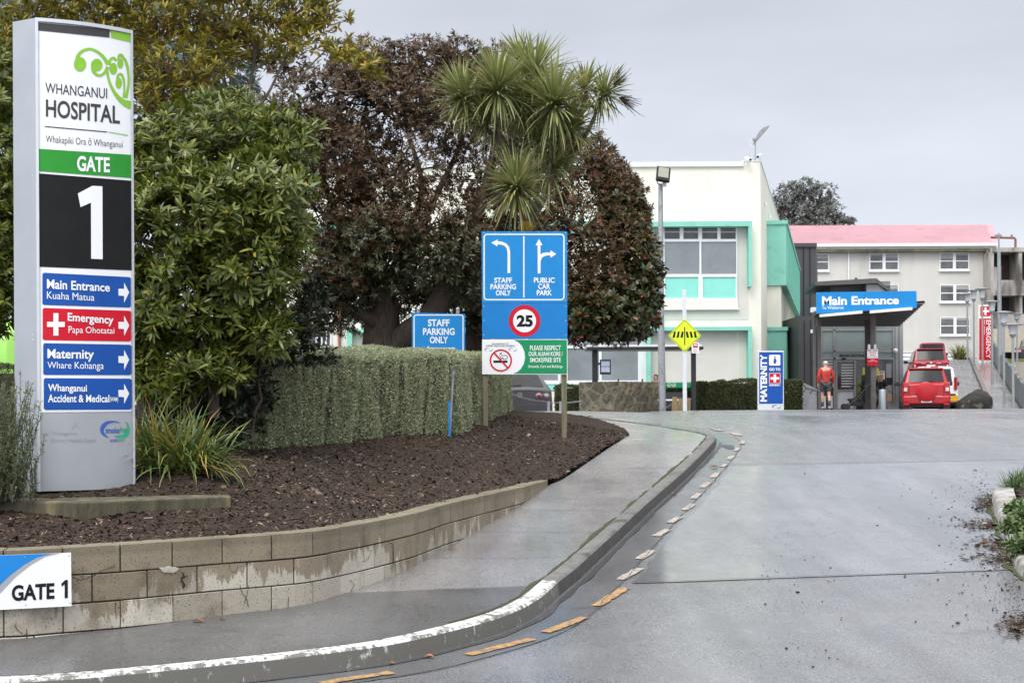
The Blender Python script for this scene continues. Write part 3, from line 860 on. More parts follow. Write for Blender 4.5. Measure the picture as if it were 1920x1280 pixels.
# ------------------------------------------------------------------ pylon sign
class Arc:
    """shallow vertical arc from pixel column pa (depth da) to pb (depth db), bulging towards the camera"""
    def __init__(s, pa, da, pb, db, bulge, pyref):
        s.a = np.array(P(pa, pyref, da))[:2]; s.b = np.array(P(pb, pyref, db))[:2]; s.k = bulge
        u = (s.b - s.a) / np.linalg.norm(s.b - s.a); s.nn = np.array([u[1], -u[0]])
    def plan(s, t, lift=0.0):
        t = np.asarray(t, float)[..., None]
        return s.a + (s.b - s.a) * t + s.nn * (s.k * 4 * t * (1 - t) + lift)
    def map(s, pts, lift=0.0):
        pts = np.asarray(pts, float); rx, rz = ray(pts[:, 0], pts[:, 1])
        lo, hi = np.full(len(pts), -.3), np.full(len(pts), 1.3)
        for _ in range(40):
            mid = (lo + hi) / 2; q = s.plan(mid, lift); f = q[:, 0] - rx * q[:, 1]
            lo = np.where(f < 0, mid, lo); hi = np.where(f < 0, hi, mid)
        q = s.plan((lo + hi) / 2, lift)
        return np.stack([q[:, 0], q[:, 1], EYE + rz * q[:, 1]], 1)
ARC = Arc(67.5, 11.9, 250, 12.33, .065, 480)
M_ALU = pm("pylon_silver", (.42, .435, .46), .42, .55, var=.05, scale=2)
M_ALU2 = pm("pylon_side_silver", (.40, .42, .45), .45, .5, var=.05, scale=2)
M_LWHITE = pm("pylon_white", (.80, .81, .82), .45, spec=.25, var=.02)
M_DGREY = pm("sign_charcoal", (.06, .058, .058), .5, spec=.15, var=.08)
M_LIME = pm("sign_lime", (.24, .50, .045), .45, spec=.25, var=.05)
M_GATEG = pm("sign_gate_green", (.025, .27, .03), .45, spec=.25, var=.05)
M_NAVY = pm("sign_royal_blue", (.008, .075, .34), .45, spec=.25, var=.06)
M_RED = pm("sign_red", (.56, .006, .022), .45, spec=.25, var=.06)
pz0, pz1 = Z(921, 11.9, 68), Z(34, 11.9, 68)
pyl = thing("pylon_sign", (float(ARC.plan(.5)[0]), float(ARC.plan(.5)[1]) + .15, pz0 - .04), "tall silver hospital pylon sign with big white figure 1 on black, on a concrete pad", "sign")
tt = np.linspace(0, 1, 25)
fr = ARC.plan(tt)
bk_l = np.array(P(26, 480, 12.02))[:2]; bk_r = ARC.b + np.array([-.13, .32])
mb = MB()
mb.prism([tuple(p) for p in fr] + [tuple(bk_r)] + [tuple((bk_r + bk_l) / 2 + np.array([0, .12]))] + [tuple(bk_l)], pz0, pz1)
mb.build("casing", M_ALU2, pyl, smooth=35)
def arcstrip(mbx, px0, px1, z0, z1, lift, n=20):
    """strip on the arc in true heights, px only picks the ends along it"""
    mbx.grid([[(*ARC.plan(t, lift), z) for z in (z0, z1)] for t in np.linspace(px0, px1, n)])
mb = MB()
arcstrip(mb, 0, .028, pz0, pz1 - .012, .012, 3); arcstrip(mb, .978, 1, pz0, pz1 - .012, .012, 3); arcstrip(mb, 0, 1, pz1 - .03, pz1, .012, 24)
o = mb.build("trim_frame", pm("trim_pale_silver", (.58, .60, .63), .4, .4, var=.04), pyl)
sm = o.modifiers.new("thick", 'SOLIDIFY'); sm.thickness = .012; sm.offset = 0
mb = MB()
for x, y in ((64, 186), (64, 331), (64, 628), (64, 638), (66, 776)):
    p = P(x, y, 11.95); mb = MB(); mb.ball((p.x, p.y - .03, p.z), .007, 6, 4); mb.build("rivet", M_SCREW, pyl)
def curveq(x0, x1, yl0, yl1, yr0, yr1): return ((x0, yl0), (x1, yr0), (x1, yr1), (x0, yl1))
face = G2().panel(curveq(71.5, 246.5, 54, 773, 63, 771), 0, 28).put("face_panel", ARC, M_LWHITE, pyl, .004)
lower = G2().panel(curveq(70, 251, 775, 921, 773.5, 915.5), 0, 28).put("foot_panel", ARC, M_ALU, pyl, .004)
def pz(name, g, mat, lift=.007, par=None): return g.put(name, ARC, mat, par or face, lift)
# top bars
def bar(x0, x1, y0, y1, z0, z1): return G2().panel(((x0, y0), (x1, z0), (x1, z1), (x0, y1)), 0, 16)
pz("grey_bar", bar(71.5, 205.5, 43, 57.5, 55, 71), M_DGREY)
pz("green_bar", bar(208, 246, 58.5, 71, 63.5, 80), M_LIME)
# koru ornament
def S(pts): return [(x / 2.667, y / 2.667) for x, y in pts]
g = G2()
def sp2(pts, ws, step=1.0):
    a = spline(S(pts), step); t = np.linspace(0, 1, len(ws)); w = np.interp(np.linspace(0, 1, len(a)), t, np.array(ws) / 2.667)
    g.stroke([tuple(p) for p in a], list(w))
sp2([(380, 318), (388, 285), (410, 258), (450, 246), (490, 262), (520, 290), (540, 322)], [14, 18, 15, 13, 14, 17, 20])
g.disc(400 / 2.667, 322 / 2.667, 31 / 2.667, 36 / 2.667)
sp2([(462, 335), (470, 362), (495, 378), (522, 366), (540, 335)], [16, 16, 13, 15, 20])
g.disc(484 / 2.667, 326 / 2.667, 29 / 2.667, 31 / 2.667)
sp2([(535, 345), (543, 395), (560, 440), (585, 480), (615, 510), (656, 528)], [12, 12, 14, 18, 26, 44])
sp2([(600, 276), (625, 300), (640, 350), (643, 420), (630, 490)], [12, 14, 11, 12, 16])
sp2([(545, 325), (552, 300), (568, 290), (582, 305)], [18, 14, 12, 14])
g.disc(567 / 2.667, 344 / 2.667, 19 / 2.667, 29 / 2.667)
g.disc(602 / 2.667, 318 / 2.667, 15 / 2.667, 25 / 2.667); sp2([(592, 300), (594, 280), (606, 273), (618, 285)], [10, 11, 9, 10])
g.disc(594 / 2.667, 416 / 2.667, 16 / 2.667, 28 / 2.667)
sp2([(585, 400), (590, 378), (606, 372), (618, 395), (622, 440), (618, 490)], [9, 12, 12, 10, 9, 9])
pz("koru_emblem", g, M_LIME)
g = G2().text("WHANGANUI", ((85, 155), (201, 166), (201, 185.5), (85, 174.5)), .004)
g.text("HOSPITAL", ((86, 186), (225, 199), (225, 233), (86, 219)), .02)
g.text("Whakapiki Ora \u014d Whanganui", ((86, 253), (230, 264), (230, 281), (86, 271)), -.006)
pz("lettering", g, M_DGREY)
pz("rule", G2().stroke([(84 + 117 * k / 20, 237.3 + 10.3 * k / 20) for k in range(21)], 1.9), M_DGREY)
pz("rule", G2().stroke([(203 + 37 * k / 8, 247.6 + 6.4 * k / 8) for k in range(9)], 1.7), M_LIME)
gp = pz("gate_panel", bar(72, 246.5, 279, 321, 290.5, 334), M_GATEG)
pz("lettering", G2().text("GATE", ((144.5, 292), (206, 295), (206, 324), (144.5, 321)), .03), M_LWHITE, .010)
pz("black_panel", bar(72.5, 247, 325, 500, 339, 507), M_BLACK)
pz("number", G2().poly([(146, 363), (173, 348.5), (192, 349.5), (192.5, 486), (171, 485), (170.5, 380), (151, 388.5)]), M_LWHITE, .010)
for nm, q, m in (("direction_panel", curveq(79.5, 245.5, 511, 571.5, 519.5, 576.5), M_NAVY), ("direction_panel", curveq(80, 246, 577, 637.5, 582.5, 640), M_RED),
                 ("direction_panel", curveq(81, 246.3, 643, 702.5, 646, 703), M_NAVY), ("direction_panel", curveq(82, 246.5, 708.5, 768, 709.5, 767.5), M_NAVY)):
    pz(nm, G2().panel(q, 4, 20), m)
g = G2()
g.text("Main Entrance", ((88, 523), (206, 531), (206, 547), (88, 541)), .021); g.text("Kuaha Matua", ((88, 546), (177, 551), (177, 564), (88, 560)), 0)
g.text("Emergency", ((127, 586), (213, 592), (213, 612), (127, 606)), .022); g.text("Papa Ohotatai", ((128.5, 611), (214.5, 614), (214.5, 629), (128.5, 628)), 0)
g.text("Maternity", ((89, 654), (176, 655), (176, 678), (89, 677)), .021); g.text("Whare Kohanga", ((89, 678), (194.5, 678.5), (194.5, 696), (89, 694)), 0)
g.text("Whanganui", ((90, 719.5), (163, 721), (163, 738), (90, 737)), .021); g.text("Accident & Medical", ((90, 739), (205, 740), (205, 754), (90, 754)), .021)
g.text("(WAM)", ((206.5, 744), (221.5, 744), (221.5, 754.5), (206.5, 754.5)), .02)
for yc in (548, 610, 674, 737.5):
    g.poly([(222, yc - 6.8), (232.6, yc - 6.5), (232.6, yc - 18.5), (242.2, yc), (232.8, yc + 19.5), (232.6, yc + 6.6), (222.3, yc + 6)])
def plus(g, cx, cy, a, b, w): return g.poly([(cx - w, cy - b), (cx + w, cy - b), (cx + w, cy - w), (cx + a, cy - w), (cx + a, cy + w), (cx + w, cy + w), (cx + w, cy + b), (cx - w, cy + b), (cx - w, cy + w), (cx - a, cy + w), (cx - a, cy - w), (cx - w, cy - w)])
plus(g, 104.8, 608, 16.6, 21, 4.7)
pz("lettering", g, M_LWHITE, .010)
# smokefree mark on the foot panel
def smoke(surf, par, x0, y0, x1, y1, lift, words=True):
    w, h = x1 - x0, y1 - y0
    def q(pts): return [(x0 + a * w, y0 + b * h) for a, b in pts]
    mb_ = pm("mark_blue", (.03, .10, .42), .4); mg = pm("mark_green", (.02, .36, .20), .4)
    a = spline(q([(.66, .10), (.5, .03), (.2, .08), (.03, .3), (.03, .55), (.2, .75), (.26, .76)]), w * .03)
    g = G2().stroke([tuple(p) for p in a], list(np.interp(np.linspace(0, 1, len(a)), [0, .3, .55, .8, 1], np.array([.01, .07, .13, .07, .01]) * h * 1.6)))
    if words: g.text("smoke", (x0 + .14 * w, y0 + .28 * h, x0 + .64 * w, y0 + .58 * h), .015); g.text("auahi", (x0 + .3 * w, y0 + .80 * h, x0 + .58 * w, y0 + .98 * h), .0)
    g.put("smokefree_mark", surf, mb_, par, lift)
    a = spline(q([(.84, .05), (.93, .12), (.96, .35), (.92, .58), (.75, .72), (.45, .70)]), w * .03)
    g = G2().stroke([tuple(p) for p in a], list(np.interp(np.linspace(0, 1, len(a)), [0, .3, .55, .8, 1], np.array([.01, .07, .13, .09, .01]) * h * 1.6)))
    if words: g.text("free", (x0 + .65 * w, y0 + .24 * h, x0 + .90 * w, y0 + .54 * h), .015); g.text("kore", (x0 + .60 * w, y0 + .78 * h, x0 + .82 * w, y0 + .98 * h), .0)
    g.put("smokefree_mark", surf, mg, par, lift)
smoke(ARC, lower, 191, 789, 243, 829, .008)
M_GHOST = pm("ghost_lettering", (.36, .375, .40), .48, .5)
g = G2().text("Whanganui", (96, 809, 143, 817), .005); g.text("District Health Board", (96, 821, 180, 829), .005); g.stroke([(134, 805), (142, 795), (151, 804)], 1.2); g.stroke([(141, 799), (141, 789)], 1)
g.put("faded_lettering", ARC, M_GHOST, lower, .007)
for t in (.12, .25, .62, .78, .9):
    p = ARC.plan(t) + np.array([0, .1]); mb = MB(); mb.cyl((p[0], p[1], pz0 - .07), (p[0], p[1], pz0 + .01), .016, n=8); mb.build("foot_bolt", M_BLACK, pyl)
# concrete pad under the pylon
K, E_, W_ = P(155, 941, 11.2), P(433, 930, 11.85), P(-60, 938, 11.45)
padz = pz0 - .045
M_PAD = pm("mossy_concrete", (.085, .075, .045), .8, var=.5, scale=4, bump=.6, bscale=70, dirt=((.20, .165, .08), 4.0, .56), sx=(1.6, 1.6, .3))
mb = MB()
mb.prism([(K.x, K.y), (E_.x, E_.y), (E_.x - .05, E_.y + .22), (E_.x - .5, E_.y + .20), (E_.x - .7, E_.y + 1.0), (W_.x - .2, W_.y + 1.2), (W_.x, W_.y)], padz - .42, padz)
tag(mb.build("concrete_pad", M_PAD, bevel=.012), "mossy low concrete pad with stained edge under the tall silver pylon", "concrete pad")

# ------------------------------------------------------------------ big three-panel sign on two timber posts
D1 = 22.5
S1 = Plane(903, D1, 1064, D1 * 1.004)
M_SBLUE = pm("sign_blue", (.012, .225, .56), .45, spec=.25, var=.05, scale=2)
M_SBLUE2 = pm("sign_blue_panel", (.010, .19, .52), .45, spec=.25, var=.05, scale=2)
M_SGREEN = pm("sign_green", (.008, .25, .095), .45, spec=.25, var=.05, scale=2)
M_TIMBER = pm("weathered_timber", (.20, .17, .11), .8, var=.3, scale=5, bump=.5, bscale=60, sx=(6, 6, .6), dirt=((.13, .15, .08), 3, .52))
s1 = thing("direction_sign", S1.pt(983, 800), "tall blue and green sign with white arrows and 25 roundel on two timber posts", "sign")
for pxa, pxb, yb in ((905, 915, 812), (1053.5, 1063.5, 830)):
    a, b = S1.pt(pxa, yb), S1.pt(pxb, yb)
    mb = MB(); mb.box(a.x, b.x, a.y + .03, a.y + .03 + (b.x - a.x), a.z - .2, S1.pt(pxa, 440).z); mb.build("post", M_TIMBER, s1, bevel=.005)
def board(name, surf, q, mat, par, th=.012):
    o = G2().panel(q, 0, 4).put(name, surf, mat, par, 0.0)
    m = o.modifiers.new("thick", 'SOLIDIFY'); m.thickness = th; m.offset = 0
    return o
up = board("arrow_panel", S1, ((903, 434), (1063.3, 434), (1063.6, 567), (904, 568)), M_SBLUE, s1)
g = G2().frame(906.5, 438.3, 1058.5, 563, 7, 2.4); g.rect(980.9, 443, 983.3, 557.5)
ar = [(921, 455), (935, 449.5), (935, 452.5)]
g.poly([(921, 455), (933.5, 449), (932.8, 452.5), (941, 453), (949, 456.5), (954.5, 463), (956.5, 472), (956.6, 512), (951.6, 512), (951.5, 473), (950, 466), (946, 461), (940, 458.8), (932.5, 458.3), (932.4, 462.3)])
g.poly([(1010.5, 448), (1017.3, 460), (1013.2, 459.6), (1013.2, 477.5), (1017, 474.6), (1023, 473.4), (1032, 473.4), (1032, 469.3), (1043, 476.3), (1032, 483.2), (1032, 478.8), (1023, 479.3), (1016.5, 482.5), (1013.6, 489), (1013.4, 512.5), (1008.2, 512.5), (1008, 459.8), (1004, 460.4)])
for b_, q in (("STAFF", (926.5, 520.5, 960, 530.5)), ("PARKING", (919.5, 532.3, 967.5, 542.5)), ("ONLY", (929.5, 544, 957.8, 554.2)), ("PUBLIC", (1001, 520.3, 1040, 530.3)), ("CAR", (1009, 532, 1031.5, 542)), ("PARK", (1006.3, 543.8, 1035, 553.7))):
    g.text(b_, q, .028)
g.put("lettering", S1, M_WHITE, up, .008)
mid = board("speed_panel", S1, ((904, 568.6), (1063.6, 567.6), (1063.8, 635), (904, 635.5)), M_SBLUE2, s1)
G2().disc(983.5, 601.5, 29.8, n=40).put("red_ring", S1, M_RED, mid, .008)
G2().disc(983.5, 601.5, 21.5, n=40).put("white_disc", S1, M_WHITE, mid, .010)
G2().text("25", (968.5, 590.5, 999, 612.8), .045).put("lettering", S1, M_BLACK, mid, .012)
low = board("smokefree_panel", S1, ((904, 636.2), (1064, 635.7), (1064.2, 701.8), (904, 701.5)), M_WHITE, s1)
arcx = [(963, 637), (972, 641.5), (979, 649), (983.5, 660), (984.5, 671), (982, 682), (976, 692), (970, 697), (962, 700.4)]
G2().poly([(1062.8, 637), ] + arcx[:1] + arcx[1:] + [(1063, 700.6)]).put("green_field", S1, M_SGREEN, low, .008)
g = G2()
for b_, q in (("PLEASE RESPECT", (993.5, 647.5, 1051.5, 656.5)), ("OUR AUAHI KORE /", (991, 659, 1055, 667.5)), ("SMOKEFREE SITE", (993.5, 670.3, 1051.5, 679))): g.text(b_, q, .016)
g.text("Grounds, Cars and Buildings.", (990, 684, 1055.5, 690.8), .01)
g.put("lettering", S1, M_WHITE, low, .011)
g = G2(); g.text("OUR KAUPAPA IS TO", (922, 642.8, 953.5, 646), .004); g.text("SUPPORT HEALTH AND WELLBEING", (911.5, 646.6, 965, 650), .004)
g.rect(925, 675.6, 951.5, 679.8); g.rect(944.5, 675.6, 946, 679.8)
a = spline([(943, 673), (950, 672.5), (951.5, 668), (947, 666), (942, 666.5), (939, 663.5), (941, 660.5)], .8); g.stroke([tuple(p) for p in a], 1.0)
a = spline([(937, 673), (944, 671.5), (938, 669), (937, 664), (940, 661)], .8); g.stroke([tuple(p) for p in a], .9)
g.put("symbol", S1, M_BLACK, low, .009)
g = G2().ring(939, 675.5, 18, 21, 40); g.stroke([(926.5, 661.5), (952, 689.5)], 3.2); g.put("no_smoking_ring", S1, M_RED, low, .011)
smoke(S1, low, 909, 652.5, 924, 659.5, .009, False); smoke(S1, low, 954, 652.5, 969, 659.5, .009, False)
for y in (436.5, 470, 502, 535, 563):
    for x in (906.8, 1059.5): G2().disc(x, y, 1.0, n=8).put("bolt", S1, M_SCREW, up, .0085)
for x in (929, 955, 983, 1010, 1038): G2().disc(x, 435.8, .9, n=8).put("bolt", S1, M_SCREW, up, .0085)
for y in (574, 601, 628):
    for x in (907, 1060.5): G2().disc(x, y, 1.1, n=8).put("bolt", S1, M_SCREW, mid, .0085)

# smaller staff parking sign behind the hedge
S2 = Plane(772, 28.0, 872, 27.9)
s2 = thing("staff_parking_sign", S2.pt(822, 760), "blue STAFF PARKING ONLY sign on two grey posts rising behind the clipped hedge", "sign")
b2 = board("panel", S2, ((772.5, 586), (872, 588.5), (872, 702), (772.5, 702)), M_SBLUE, s2)
g = G2().frame(775.5, 589.5, 869.3, 699, 5, 2.0)
for t_, q in (("STAFF", (802.5, 598.5, 843, 611.8)), ("PARKING", (793.3, 615, 852.5, 628)), ("ONLY", (806, 630.7, 840, 643.5))): g.text(t_, q, .028)
g.poly([(795, 657.5), (804.5, 647.5), (803.5, 651.5), (854, 651.5), (854, 664), (803.5, 664), (804.5, 668)])
g.put("lettering", S2, M_WHITE, b2, .008)
M_GALV = pm("galvanised_steel", (.36, .37, .38), .45, .6, var=.12, scale=9, dirt=((.26, .27, .28), 4, .55))
for x in (785, 859):
    p = S2.pt(x, 760); mb = MB(); mb.cyl((p.x, p.y + .05, p.z - .2), (p.x, p.y + .05, Z(580, p.y)), .034, n=10); mb.ball((p.x, p.y + .05, Z(579, p.y)), .04, 8, 6); mb.build("post", M_GALV, s2, smooth=40)

# stakes by the hedge
p = P(842, 812, 20.6); q = P(849, 697, 20.6)
mb = MB(); mb.cyl((p.x, p.y, p.z - .1), (q.x, q.y, q.z), .022, n=8); mb.cyl((q.x, q.y, q.z - .03), (q.x + .001, q.y, q.z + .01), .03, n=8)
tag(mb.build("marker_pipe", M_GALV, smooth=40), "thin grey pipe leaning against the gap in the clipped hedge", "pipe")
p = P(842, 811, 20.3); q = P(843, 760, 20.3)
mb = MB(); mb.obox(((p.x + q.x) / 2, p.y, (p.z + q.z) / 2), (.03, .012, q.z - p.z + .1)); mb.extr([(q.x - .015, q.y - .006, q.z + .05), (q.x + .015, q.y - .006, q.z + .05), (q.x, q.y - .006, q.z + .075)], (0, .012, 0))
tag(mb.build("garden_stake", M_SKY, bevel=.003), "short bright blue stake at the foot of the grey pipe", "stake")
# ------------------------------------------------------------------ vegetation
def norm(a): return a / (np.linalg.norm(a, axis=-1, keepdims=True) + 1e-9)
def leaf_mesh(name, base, axis, up, L, W, mat, parent, bend=0.15, six=True):
    """one folded leaf per row: base point, growth axis, face normal"""
    n = len(base); L = L[:, None]; W = W[:, None]
    axis = norm(axis); side = norm(np.cross(axis, up)); nrm = np.cross(side, axis)
    if six:
        a = base + axis * L * .42 - side * W * .5 + nrm * W * .12
        b = base + axis * L * .42 + side * W * .5 + nrm * W * .12
        a2 = base + axis * L * .80 - side * W * .36 - nrm * L * bend * .5
        b2 = base + axis * L * .80 + side * W * .36 - nrm * L * bend * .5
        tip = base + axis * L - nrm * L * bend
        V = np.stack([base, a, b, a2, b2, tip], 1).reshape(-1, 3)
        i = np.arange(n)[:, None] * 6
        F3 = np.concatenate([i + np.array([[0, 2, 1]]), i + np.array([[3, 4, 5]])]); F4 = i + np.array([[1, 2, 4, 3]])
        return raw_mesh(name, V, [F3, F4], mat, parent)
    a = base + axis * L * .5 - side * W * .5; b = base + axis * L * .5 + side * W * .5; tip = base + axis * L - nrm * L * bend
    V = np.stack([base, a, tip, b], 1).reshape(-1, 3)
    return raw_mesh(name, V, np.arange(4 * n).reshape(-1, 4), mat, parent)
def blob_points(blobs, n, shell=.55):
    """points in a set of ellipsoids (cx,cy,cz,rx,ry,rz), biased to the shell; also the outward direction"""
    b = np.array(blobs); w = (b[:, 3] * b[:, 4] * b[:, 5]) ** .67; w /= w.sum()
    k = RNG.choice(len(b), n, p=w)
    d = norm(RNG.standard_normal((n, 3))); r = shell + (1 - shell) * RNG.random(n) ** .6
    r = r * (1 + .17 * np.sin(d[:, 0] * 7 + k) * np.cos(d[:, 2] * 6 + k * 2))
    p = b[k, :3] + d * b[k, 3:] * r[:, None]
    return p, norm(d / b[k, 3:]), k
def whorls(pts, out, per, spread, L, W, lsd=.2, upbias=.5):
    """rosettes of leaves round shoot tips"""
    n = len(pts)
    ax = norm(out * .8 + np.array([0, 0, upbias]) + RNG.normal(0, .35, (n, 3)))
    t = norm(np.cross(ax, RNG.standard_normal((n, 3)))); b = np.cross(ax, t)
    ang = RNG.uniform(0, 2 * PI, (n, per)); op = spread * RNG.uniform(.55, 1.15, (n, per))
    rad = t[:, None] * np.cos(ang)[..., None] + b[:, None] * np.sin(ang)[..., None]
    d = ax[:, None] * np.cos(op)[..., None] + rad * np.sin(op)[..., None]
    up = ax[:, None] * np.sin(op)[..., None] - rad * np.cos(op)[..., None] * 1.0
    up = up + RNG.normal(0, .25, up.shape)
    base = pts[:, None] + ax[:, None] * RNG.uniform(-.05, .03, (n, per, 1)) + d * .008
    m = n * per
    return base.reshape(m, 3), d.reshape(m, 3), up.reshape(m, 3), L * np.clip(1 + lsd * RNG.standard_normal(m), .4, 1.6), W * np.clip(1 + lsd * RNG.standard_normal(m), .5, 1.5)
def branch(mb, a, b, r0, r1, wob=.08, n=6, sides=6):
    a, b = Vector(a), Vector(b); L = (b - a).length; pts = []; rs = []
    s = random.random() * 50
    for i in range(n + 1):
        t = i / n
        p = a.lerp(b, t) + Vector((mnoise.noise(Vector((s, t * 3, 0))), mnoise.noise(Vector((s, t * 3, 9))), mnoise.noise(Vector((s, t * 3, 20))) * .5)) * wob * L * math.sin(PI * t)
        pts.append(p); rs.append(r0 + (r1 - r0) * t)
    mb.tube(pts, rs, sides, cap=False); return pts
def pxblob(px, py, d, rx, ry, rd=None):
    """ellipsoid from photo-pixel centre and radii at depth d"""
    p = P(px, py, d); s = d / F
    return (p.x, d, p.z, rx * s, rd if rd else (rx + ry) / 2 * s, ry * s)

M_BARKD = pm("dark_bark", (.075, .055, .042), .9, var=.4, scale=7, bump=1.0, bscale=30, sx=(4, 4, .7))
M_BARKG = pm("grey_bark", (.10, .085, .065), .9, var=.35, scale=8, bump=.8, bscale=40, dirt=((.16, .15, .12), 6, .55))
M_BARKO = pm("ochre_twigs", (.20, .105, .028), .8, var=.35, scale=8, bump=.4, bscale=40, dirt=((.12, .10, .08), 4, .5))

# --- near green shrub with leaf rosettes (left, behind the pylon)
M_LGREEN = leafmat("shrub_leaf", [(0, (.042, .062, .009)), (.35, (.086, .118, .016)), (.7, (.145, .180, .027)), (.93, (.21, .225, .045)), (1.0, (.36, .29, .05))], .36, .22, .5)
d0 = 16.0
gs = thing("rosette_shrub", P(330, 790, d0), "big rounded glossy green shrub with leaf rosettes right behind the tall pylon", "shrub")
blobs = [pxblob(*a) for a in ((330, 300, 16.4, 95, 95), (450, 250, 16.6, 90, 75), (540, 265, 16.3, 62, 60), (500, 370, 16.0, 95, 90), (390, 400, 15.8, 110, 100), (300, 450, 15.8, 90, 120), (460, 490, 15.9, 95, 85),
                                (540, 450, 16.1, 45, 70), (330, 570, 15.9, 90, 85), (430, 580, 16.1, 75, 70), (300, 640, 16.2, 70, 60), (490, 565, 16.3, 60, 60), (240, 350, 16.6, 80, 120), (240, 550, 16.4, 70, 100), (410, 215, 17.2, 70, 45), (300, 690, 16.0, 70, 40), (390, 655, 16.1, 60, 55), (250, 660, 16.2, 60, 60), (470, 620, 16.5, 60, 40), (430, 400, 17.2, 140, 180), (290, 715, 15.6, 50, 40), (360, 705, 15.7, 60, 40), (420, 690, 15.9, 50, 40), (500, 630, 15.9, 55, 40))]
pts, out, kk = blob_points(blobs, 5600, .42)
keep = (out[:, 1] < .45) | (RNG.random(len(out)) < .25)
keep &= np.array([mnoise.noise(Vector(tuple(p * 1.9))) for p in pts]) > -.40
pts, out, kk = pts[keep], out[keep], kk[keep]
b_, d_, u_, L_, W_2 = whorls(pts, out, 11, 1.1, .135, .030)
leaf_mesh("crown", b_, d_, u_, L_, W_2, M_LGREEN, gs)
mb = MB()
for x0, x1, x2, y2 in ((285, 290, 300, 480), (355, 365, 390, 420), (400, 395, 460, 380), (270, 260, 240, 420), (350, 380, 500, 440)):
    p0 = P(x0, 760, 16.0); p1 = P(x1, 660, 16.1); p2 = P(x2, y2, 16.4); p0.z -= .15
    branch(mb, p0, p1, .07, .055, .05); branch(mb, p1, p2, .055, .02, .1)
for i in range(0, 240):
    j = RNG.integers(len(pts)); c = blobs[kk[j]]
    branch(mb, (c[0], c[1], c[2] - .1), pts[j], .014, .004, .15, 4, 5)
mb.build("trunk", M_BARKD, gs, smooth=True)
# --- the same kind filling the left edge behind the pylon
gs2 = thing("rosette_shrub", P(-60, 790, 17.2), "dark green shrub at the left edge of the view, mostly hidden by the tall pylon", "shrub")
blobs = [pxblob(*a) for a in ((-30, 250, 17.2, 80, 120), (-20, 420, 17.0, 75, 110), (30, 330, 17.4, 60, 140), (-60, 560, 17, 90, 70), (40, 500, 17.5, 60, 100), (100, 400, 17.6, 90, 150), (10, 590, 17.2, 26, 45), (-30, 150, 17.3, 80, 80))]
pts, out, kk = blob_points(blobs, 1500, .5)
b_, d_, u_, L_, W_2 = whorls(pts, out, 11, 1.05, .125, .034)
leaf_mesh("crown", b_, d_, u_, L_, W_2, M_LGREEN, gs2)
mb = MB(); branch(mb, P(-50, 800, 17.2), P(-30, 500, 17.2), .08, .05); branch(mb, P(-30, 500, 17.2), P(20, 300, 17.3), .05, .02)
mb.build("trunk", M_BARKG, gs2, smooth=True)

# --- yellowing tree with bare ochre branches above the shrub
M_LYEL = leafmat("yellowing_leaf", [(0, (.13, .14, .022)), (.4, (.21, .20, .028)), (.75, (.34, .275, .036)), (.93, (.46, .34, .05)), (1, (.48, .27, .05))], .42, .28, .4)
d0 = 18.2
yt = thing("yellowing_tree", P(440, 790, d0), "tall yellow-green tree with bare ochre branches rising above the green rosette shrub", "tree")
yb = [pxblob(*a) for a in ((300, 30, 18.2, 90, 60), (420, 40, 18.4, 100, 60), (540, 25, 18.2, 80, 50), (610, 30, 18.3, 50, 36), (350, 120, 18.0, 95, 50), (290, 170, 18.2, 60, 60), (480, 90, 18.3, 80, 40), (560, 80, 18.0, 50, 32), (640, 95, 17.9, 45, 22),
                           (690, 120, 17.8, 32, 26), (700, 150, 17.8, 22, 10), (180, 30, 18.4, 90, 50), (60, 20, 18.5, 80, 40), (-30, 60, 18.5, 60, 60), (350, 185, 18.1, 30, 22), (230, 100, 18.3, 60, 60), (430, -60, 18.3, 260, 60), (150, -50, 18.4, 160, 60), (10, 90, 18.4, 30, 50))]
tips, out, kk = blob_points(yb, 2500, .35)
b_, d_, u_, L_, W_2 = whorls(tips, out, 9, .95, .10, .026, upbias=1.0)
leaf_mesh("crown", b_, d_, u_, L_, W_2, M_LYEL, yt)
mb = MB()
LIMB = .5
def limb(path, r0, r1, mbx=None):
    pp = spline([P(*q) for q in path], .12); n = len(pp); k = LIMB
    (mbx or mb).tube([tuple(p) for p in pp], list(np.linspace(r0 * k, r1 * k, n)), 7, cap=False)
base = (440, 760, 18.3)
limb([base, (450, 560, 18.3), (455, 330, 18.3), (462, 220, 18.3), (478, 100, 18.2), (480, 80, 18.2)], .12, .04)
limb([(455, 330, 18.3), (445, 240, 18.2), (432, 190, 18.2), (430, 120, 18.2), (400, 40, 18.2), (390, -30, 18.2)], .05, .02)
limb([(462, 230, 18.3), (500, 180, 18.2), (530, 120, 18.2), (570, 50, 18.2), (590, -10, 18.2)], .045, .015)
limb([(478, 130, 18.2), (520, 105, 18.2), (555, 60, 18.2)], .03, .015)
limb([base, (520, 400, 18.0), (540, 240, 17.9), (556, 160, 17.9), (585, 120, 17.9), (640, 70, 17.9)], .08, .015)
limb([(548, 195, 17.9), (580, 178, 17.9), (620, 168, 17.8), (660, 172, 17.8), (690, 158, 17.8)], .03, .008)
limb([(610, 168, 17.8), (635, 140, 17.8), (665, 120, 17.8)], .02, .008)
limb([base, (300, 420, 18.2), (298, 230, 18.2), (310, 140, 18.2), (290, 40, 18.2)], .07, .02)
limb([(300, 250, 18.2), (270, 170, 18.2), (255, 110, 18.2)], .03, .012)
limb([(432, 190, 18.2), (405, 95, 18.2), (370, 60, 18.2), (330, 20, 18.2)], .03, .012)
limb([(370, 110, 18.2), (350, 90, 18.2), (320, 70, 18.2)], .02, .01)
limb([base, (100, 300, 18.4), (60, 80, 18.4)], .07, .02); limb([base, (200, 300, 18.4), (190, 60, 18.4)], .07, .02)
